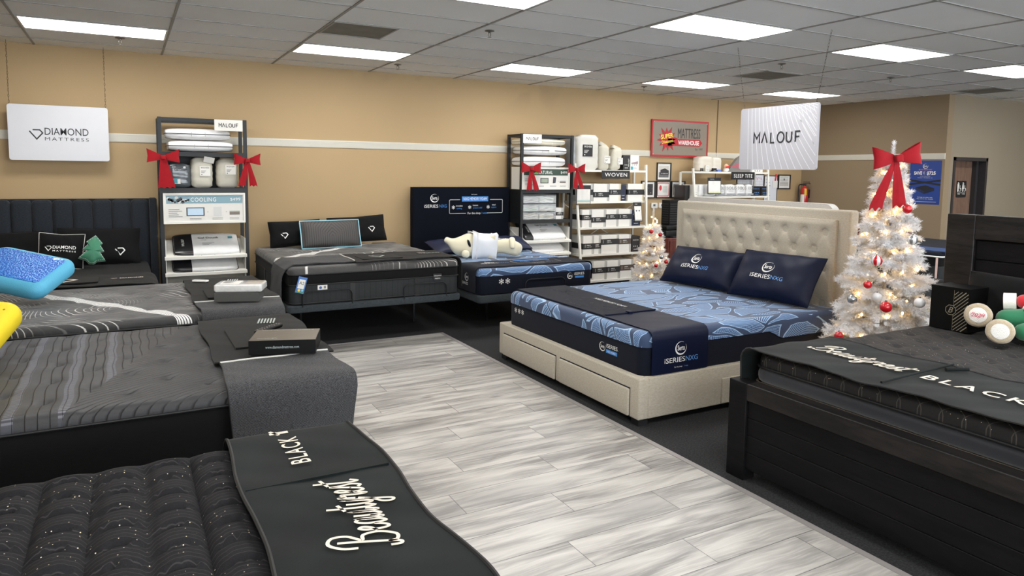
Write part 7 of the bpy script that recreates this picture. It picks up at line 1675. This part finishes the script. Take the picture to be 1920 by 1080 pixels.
# ================================================================== behind the cream bed
t = thing('upholstered_headboard', 'pale grey rounded headboard with black backing, behind the cream tufted headboard', 'headboard', (5.72, 5.0, 0))
HX = 5.66; y0, y1, zt = 4.13, 6.03, 1.505
M_PG = m_fabric('pale_grey_upholstery', sr(184, 180, 176), sr(206, 203, 199), 700, bump=0.3)
def plx(x): return lambda a, c, h=0.0: Vector((x-h, a, c))
out_ = []
for cx, cy, a0 in ((y1-0.10, zt-0.10, 0), (y0+0.10, zt-0.10, pi/2)):
    for i in range(9): out_.append((cx+0.10*cos(a0+pi/2*i/8), cy+0.10*sin(a0+pi/2*i/8)))
out_ += [(y0, 0.03), (y1, 0.03)]
b = MB(t); b.prism(out_, plx(HX+0.09), 0, 0.09); b.build('headboard_shell', M_PG, 40)
inn = [((a-(y0+y1)/2)*0.945+(y0+y1)/2, (c-0.03)*0.965+0.03) for a, c in out_]
b = MB(t); b.prism(inn, plx(HX), -0.002, 0.004); b.build('black_backing', mat('black_lining_cloth', sr(16, 16, 17), 0.7, vary=0.3, bump=0.5, bs=8), 0)
b = MB(t)
for yy in (y0, y1-0.05): b.rbox(HX+0.09, HX+0.35, yy, yy+0.05, 0.03, 1.30, 0.02, 0.02)
b.build('wing', M_PG)
t = thing('platform_bed', 'pale grey bed body mostly hidden behind the two headboards', 'bed', (6.8, 5.0, 0)); b = MB(t); b.rbox(5.76, 7.85, 4.20, 5.97, 0.06, 0.36, 0.04, 0.03); b.build('platform', M_PG)
b = MB(t)
for x in (5.9, 7.7):
    for y in (4.3, 5.85): b.box(x-0.03, x+0.03, y-0.03, y+0.03, 0, 0.07)
b.build('feet', M_BLACK, 0)
mattress('mattress', 'plain dark mattress hidden behind the two back to back headboards', 5.78, 7.80, 4.25, 5.92, 0.36, 0.66, 0.05, M_BLKF, M_RIB)
# far bed by the right wall
bz = 0.79
t = thing('platform_bed', 'dark base of the far mattress behind the tall white tree', 'bed', (10.3, 6.0, 0)); b = MB(t); b.rbox(9.26, 11.28, 6.50-1.32, 6.70, 0.12, 0.38, 0.04, 0.02); b.build('platform', M_CHAR2)
b = MB(t)
for x in (9.4, 11.1):
    for y in (5.3, 6.6): b.box(x-0.03, x+0.03, y-0.03, y+0.03, 0, 0.13)
b.build('feet', M_BLACK, 0)
t = mattress('mattress', 'far dark pillow top mattress with white edge tape behind the tall white tree', 9.25, 11.28, 5.17, 6.70, 0.38, bz, 0.07, M_NAVYM, M_RIB, None, 0.1, gusset=(0.12, M_BLKF), tape=False)
b = MB(t); tube_rect(b, 9.245, 11.285, 5.165, 6.705, bz-0.06, 0.010, 0.07); b.build('white_edge_tape', M_WTH)
b = MB(t); b.box(9.243, 9.25, 5.20, 5.225, 0.40, 0.72); b.build('corner_tape', mat('pale_pink_tape', sr(226, 196, 186), 0.6), 0)
solo(MB().box(9.30, 9.75, 5.15, 6.72, bz+0.002, bz+0.012), (9.5, 6, bz), 'bed_runner', 'navy and pale blue runner on the far mattress behind the tree', 'bed runner', mat('navy_pale_runner', sr(48, 74, 120), 0.6, vary=0.5, vs=9))
t = thing('side_cabinet', 'reddish wooden cabinet by the right wall, behind the tall white tree', 'cabinet', (11.0, 7.0, 0)); b = MB(t); b.rbox(10.70, 11.30, 6.78, 7.6, 0, 0.93, 0.005, 0.005, 1, 1); M_MAH = m_wood('mahogany_wood', sr(74, 28, 20), sr(108, 46, 32), 8, 8, 1, 0.4); b.build('carcass', M_MAH)
b = MB(t); b.box(10.688, 10.70, 6.81, 7.57, 0.06, 0.88); b.build('door', M_MAH, 0)
t = thing('product_box', 'blue printed box standing on the reddish cabinet behind the tree', 'box', (10.9, 7.05, 0.93)); b = MB(t); b.box(10.78, 11.1, 6.82, 7.3, 0.931, 1.16); b.build('box_body', mat('blue_printed_card', sr(40, 66, 118), 0.5, vary=0.5, vs=14), 0); b = MB(t); b.box(10.778, 10.78, 6.86, 7.0, 0.97, 1.0); b.box(10.778, 10.78, 7.05, 7.12, 0.97, 1.01); b.build('print', M_CARDW, 0)
# dark chair back / screen behind the cream headboard
t = thing('office_chair', 'black office chair seen between the cream headboard and the tall tree', 'chair', (9.2, 6.95, 0))
cx, cy = 9.55, 7.15
b = MB(t); b.rbox(cx-0.04, cx+0.05, cy-0.28, cy+0.28, 0.60, 1.22, 0.03, 0.03); b.build('backrest', M_BLACK); b = MB(t); b.rbox(cx+0.02, cx+0.52, cy-0.26, cy+0.26, 0.44, 0.53, 0.05, 0.03); b.build('seat', M_BLACK)
b = MB(t); b.cyl((cx+0.27, cy, 0.10), (cx+0.27, cy, 0.45), 0.03); b.build('gas_column', M_LEG)
for i in range(5):
    a = i*2*pi/5; b = MB(t); b.tube([(cx+0.27, cy, 0.12), (cx+0.27+0.3*cos(a), cy+0.3*sin(a), 0.07)], 0.018); b.sphere((cx+0.27+0.3*cos(a), cy+0.3*sin(a), 0.032), 0.032, 8); b.build('leg', M_LEG)
t = thing('office_cabinet', 'reddish wooden cabinet between the small tree and the cream headboard', 'cabinet', (7.3, 8.1, 0)); b = MB(t); b.rbox(7.20, 7.95, 8.02, 8.50, 0, 0.79, 0.005, 0.005, 1, 1); b.build('carcass', M_MAH)
b = MB(t); b.box(7.22, 7.56, 8.005, 8.02, 0.05, 0.75); b.build('door', M_MAH, 0); b = MB(t); b.box(7.58, 7.93, 8.005, 8.02, 0.05, 0.75); b.build('door', M_MAH, 0)
t = thing('printer', 'black desktop printer on the wooden cabinet behind the small tree', 'printer', (7.3, 8.1, 0.79)); b = MB(t); b.rbox(7.22, 7.72, 8.1, 8.42, 0.792, 0.90, 0.02, 0.02); b.build('printer_base', M_BOXBLK); b = MB(t); b.rbox(7.24, 7.70, 8.12, 8.40, 0.90, 0.975, 0.02, 0.015); b.build('scanner_lid', M_BOXBLK)
b = MB(t); b.box(7.30, 7.62, 8.03, 8.1, 0.80, 0.815); b.build('paper_tray', M_BLACK, 0)
t = thing('equipment_stack', 'tall black equipment tower standing on the printer beside the cream headboard', 'equipment', (7.35, 8.2, 0.98)); b = MB(t)
b.box(7.36, 7.62, 8.20, 8.38, 0.976, 1.36); b.build('housing', M_BOXBLK, 0)
b = MB(t)
for i in range(9): b.box(7.355, 7.36, 8.22, 8.36, 1.0+i*0.036, 1.018+i*0.036); b.box(7.37, 7.61, 8.195, 8.20, 1.0+i*0.036, 1.018+i*0.036)
b.build('grille', M_BLACK, 0)
# foam pillows on the left beds
def foam(name, lab, end, xd, yd, w, d, th, m_body, m_top=None, holes=None):
    xd = Vector(xd).normalized(); c = Vector(end)-xd*(w/2); t = thing(name, lab, 'pillow', tuple(c), 'moulded foam pillows'); M = pose(c, xd, yd)
    b = MB(t); b.M = M; b.rbox(-w/2, w/2, -d/2, d/2, -th/2, th/2, 0.085, 0.055, 6, 7); b.build('foam_body', m_body, 50)
    if m_top:
        b = MB(t); b.M = M; b.rbox(-w/2+0.05, w/2-0.05, -d/2+0.07, d/2-0.05, th/2-0.006, th/2+0.004, 0.03, 0.004); b.build('gel_layer', m_top)
    if holes:
        b = MB(t); b.M = M
        for i in range(12):
            for j in range(7): b.lathe([(0.001, 0.0), (0.006, 0.0), (0.006, 0.001)], (w/2-0.06-i*0.03-(0.015 if j % 2 else 0), -d/2+0.06+j*0.045, th/2), 8)
            for j in range(2): 
                P = (w/2-0.06-i*0.03, -d/2, -0.01+j*0.03); b.M = M; b.tube([P, (P[0], P[1]-0.0008, P[2])], 0.006, 8)
        o = b.build('vent_holes', holes, 0); o['kind'] = 'stuff'
    return t
def m_gel():
    m = bpy.data.materials.new('blue_gel_grid'); t = NT(m); v = t.vor(t.co(), 80)[0]
    t.col(t.mix(t.ss(v, 0.2, 0.55), sr(20, 70, 190), sr(70, 140, 225))); t.b.inputs['Roughness'].default_value = 0.15; t.b.inputs['Coat Weight'].default_value = 0.6; t.bump(v, 0.7, 0.006); return m
foam('foam_pillow', 'light blue contour pillow with glossy dark blue gel top, third bed', (-0.44, 5.86, 0.945), (0.80, -0.56, -0.16), (0.45, 0.72, 0.42), 0.62, 0.42, 0.125, mat('aqua_foam', sr(84, 172, 208), 0.6, vary=0.05, bump=0.3, bs=160), m_gel())
foam('foam_pillow', 'bright yellow foam pillow with small vent holes, second bed, at the photo edge', (-0.54, 4.10, 0.93), (0.92, -0.36, -0.12), (0.30, 0.80, 0.45), 0.62, 0.42, 0.125, mat('yellow_foam', sr(222, 196, 22), 0.7, vary=0.04, bump=0.2, bs=200), None, mat('dark_yellow_hole', sr(150, 118, 10), 0.9))
# ================================================================== pieces of parts go one level down
HOST = {'lettering': ['sign_plate', 'brand_card', 'label', 'printed_panel', 'runner_cloth', 'board', 'acrylic_panel', 'panel_box', 'paper_band', 'box_body', 'pillow_cushion', 'fabric_cover', 'mattress_body', 'poster_sheet', 'pillow_pack', 'bag_body', 'dark_panel'],
        'piping': ['pillow_cushion', 'mattress_body', 'runner_cloth', 'grey_drop'], 'button': ['tufted_panel'], 'embroidered_script': ['runner_cloth'], 'embroidered_letters': ['runner_cloth'],
        'embroidered_mark': ['pillow_cushion', 'pocket'], 'buttons': ['remote_body'], 'cap': ['ball'], 'display': ['housing'], 'print': ['mat_board', 'box_body'], 'strips': ['backing_card'], 'cloth_sample': ['backing_card'],
        'colour_band': ['panel_box'], 'printed_pictures': ['panel_box'], 'handle': ['pillow_pack'], 'zip_edge': ['pillow_pack'], 'teal_label': ['pillow_pack'], 'printed_text': ['law_label', 'paper_label'], 'printed_picture': ['swing_tag', 'box_body', 'pack_body'],
        'blue_tag': ['mattress_body'], 'snowflake_print': ['mattress_body'], 'starburst': ['acrylic_panel'], 'wave_print': ['board'], 'stitching': ['cushion_body'], 'vent_holes': ['foam_body'], 'gel_layer': ['foam_body'], 'embroidery': ['foot'], 'monogram': ['box_body'], 'gold_lines': ['box_body'], 'red_writing': ['whiteboard'], 'ruled_lines': ['whiteboard'], 'handwriting': ['sheet'], 'tape_print': ['poster_sheet'], 'mattress_print': ['poster_sheet'], 'restroom_sign': ['door_leaf'], 'pull_strap': ['runner_cloth'], 'ribbon': ['box_body'], 'drawer_gap': ['footboard'], 'grille': ['housing']}
def stem_(n): return n.rsplit('.', 1)[0] if n[-3:].isdigit() and '.' in n else n
for root in [o for o in SC.objects if o.parent is None and o.children]:
    kids = list(root.children); by = {}
    for c in kids: by.setdefault(stem_(c.name), c)
    left = len(kids)
    for c in kids:
        if left <= 2: break
        for h in HOST.get(stem_(c.name), []):
            if h in by and by[h] is not c:
                c.parent = by[h]; left -= 1; break
finish()
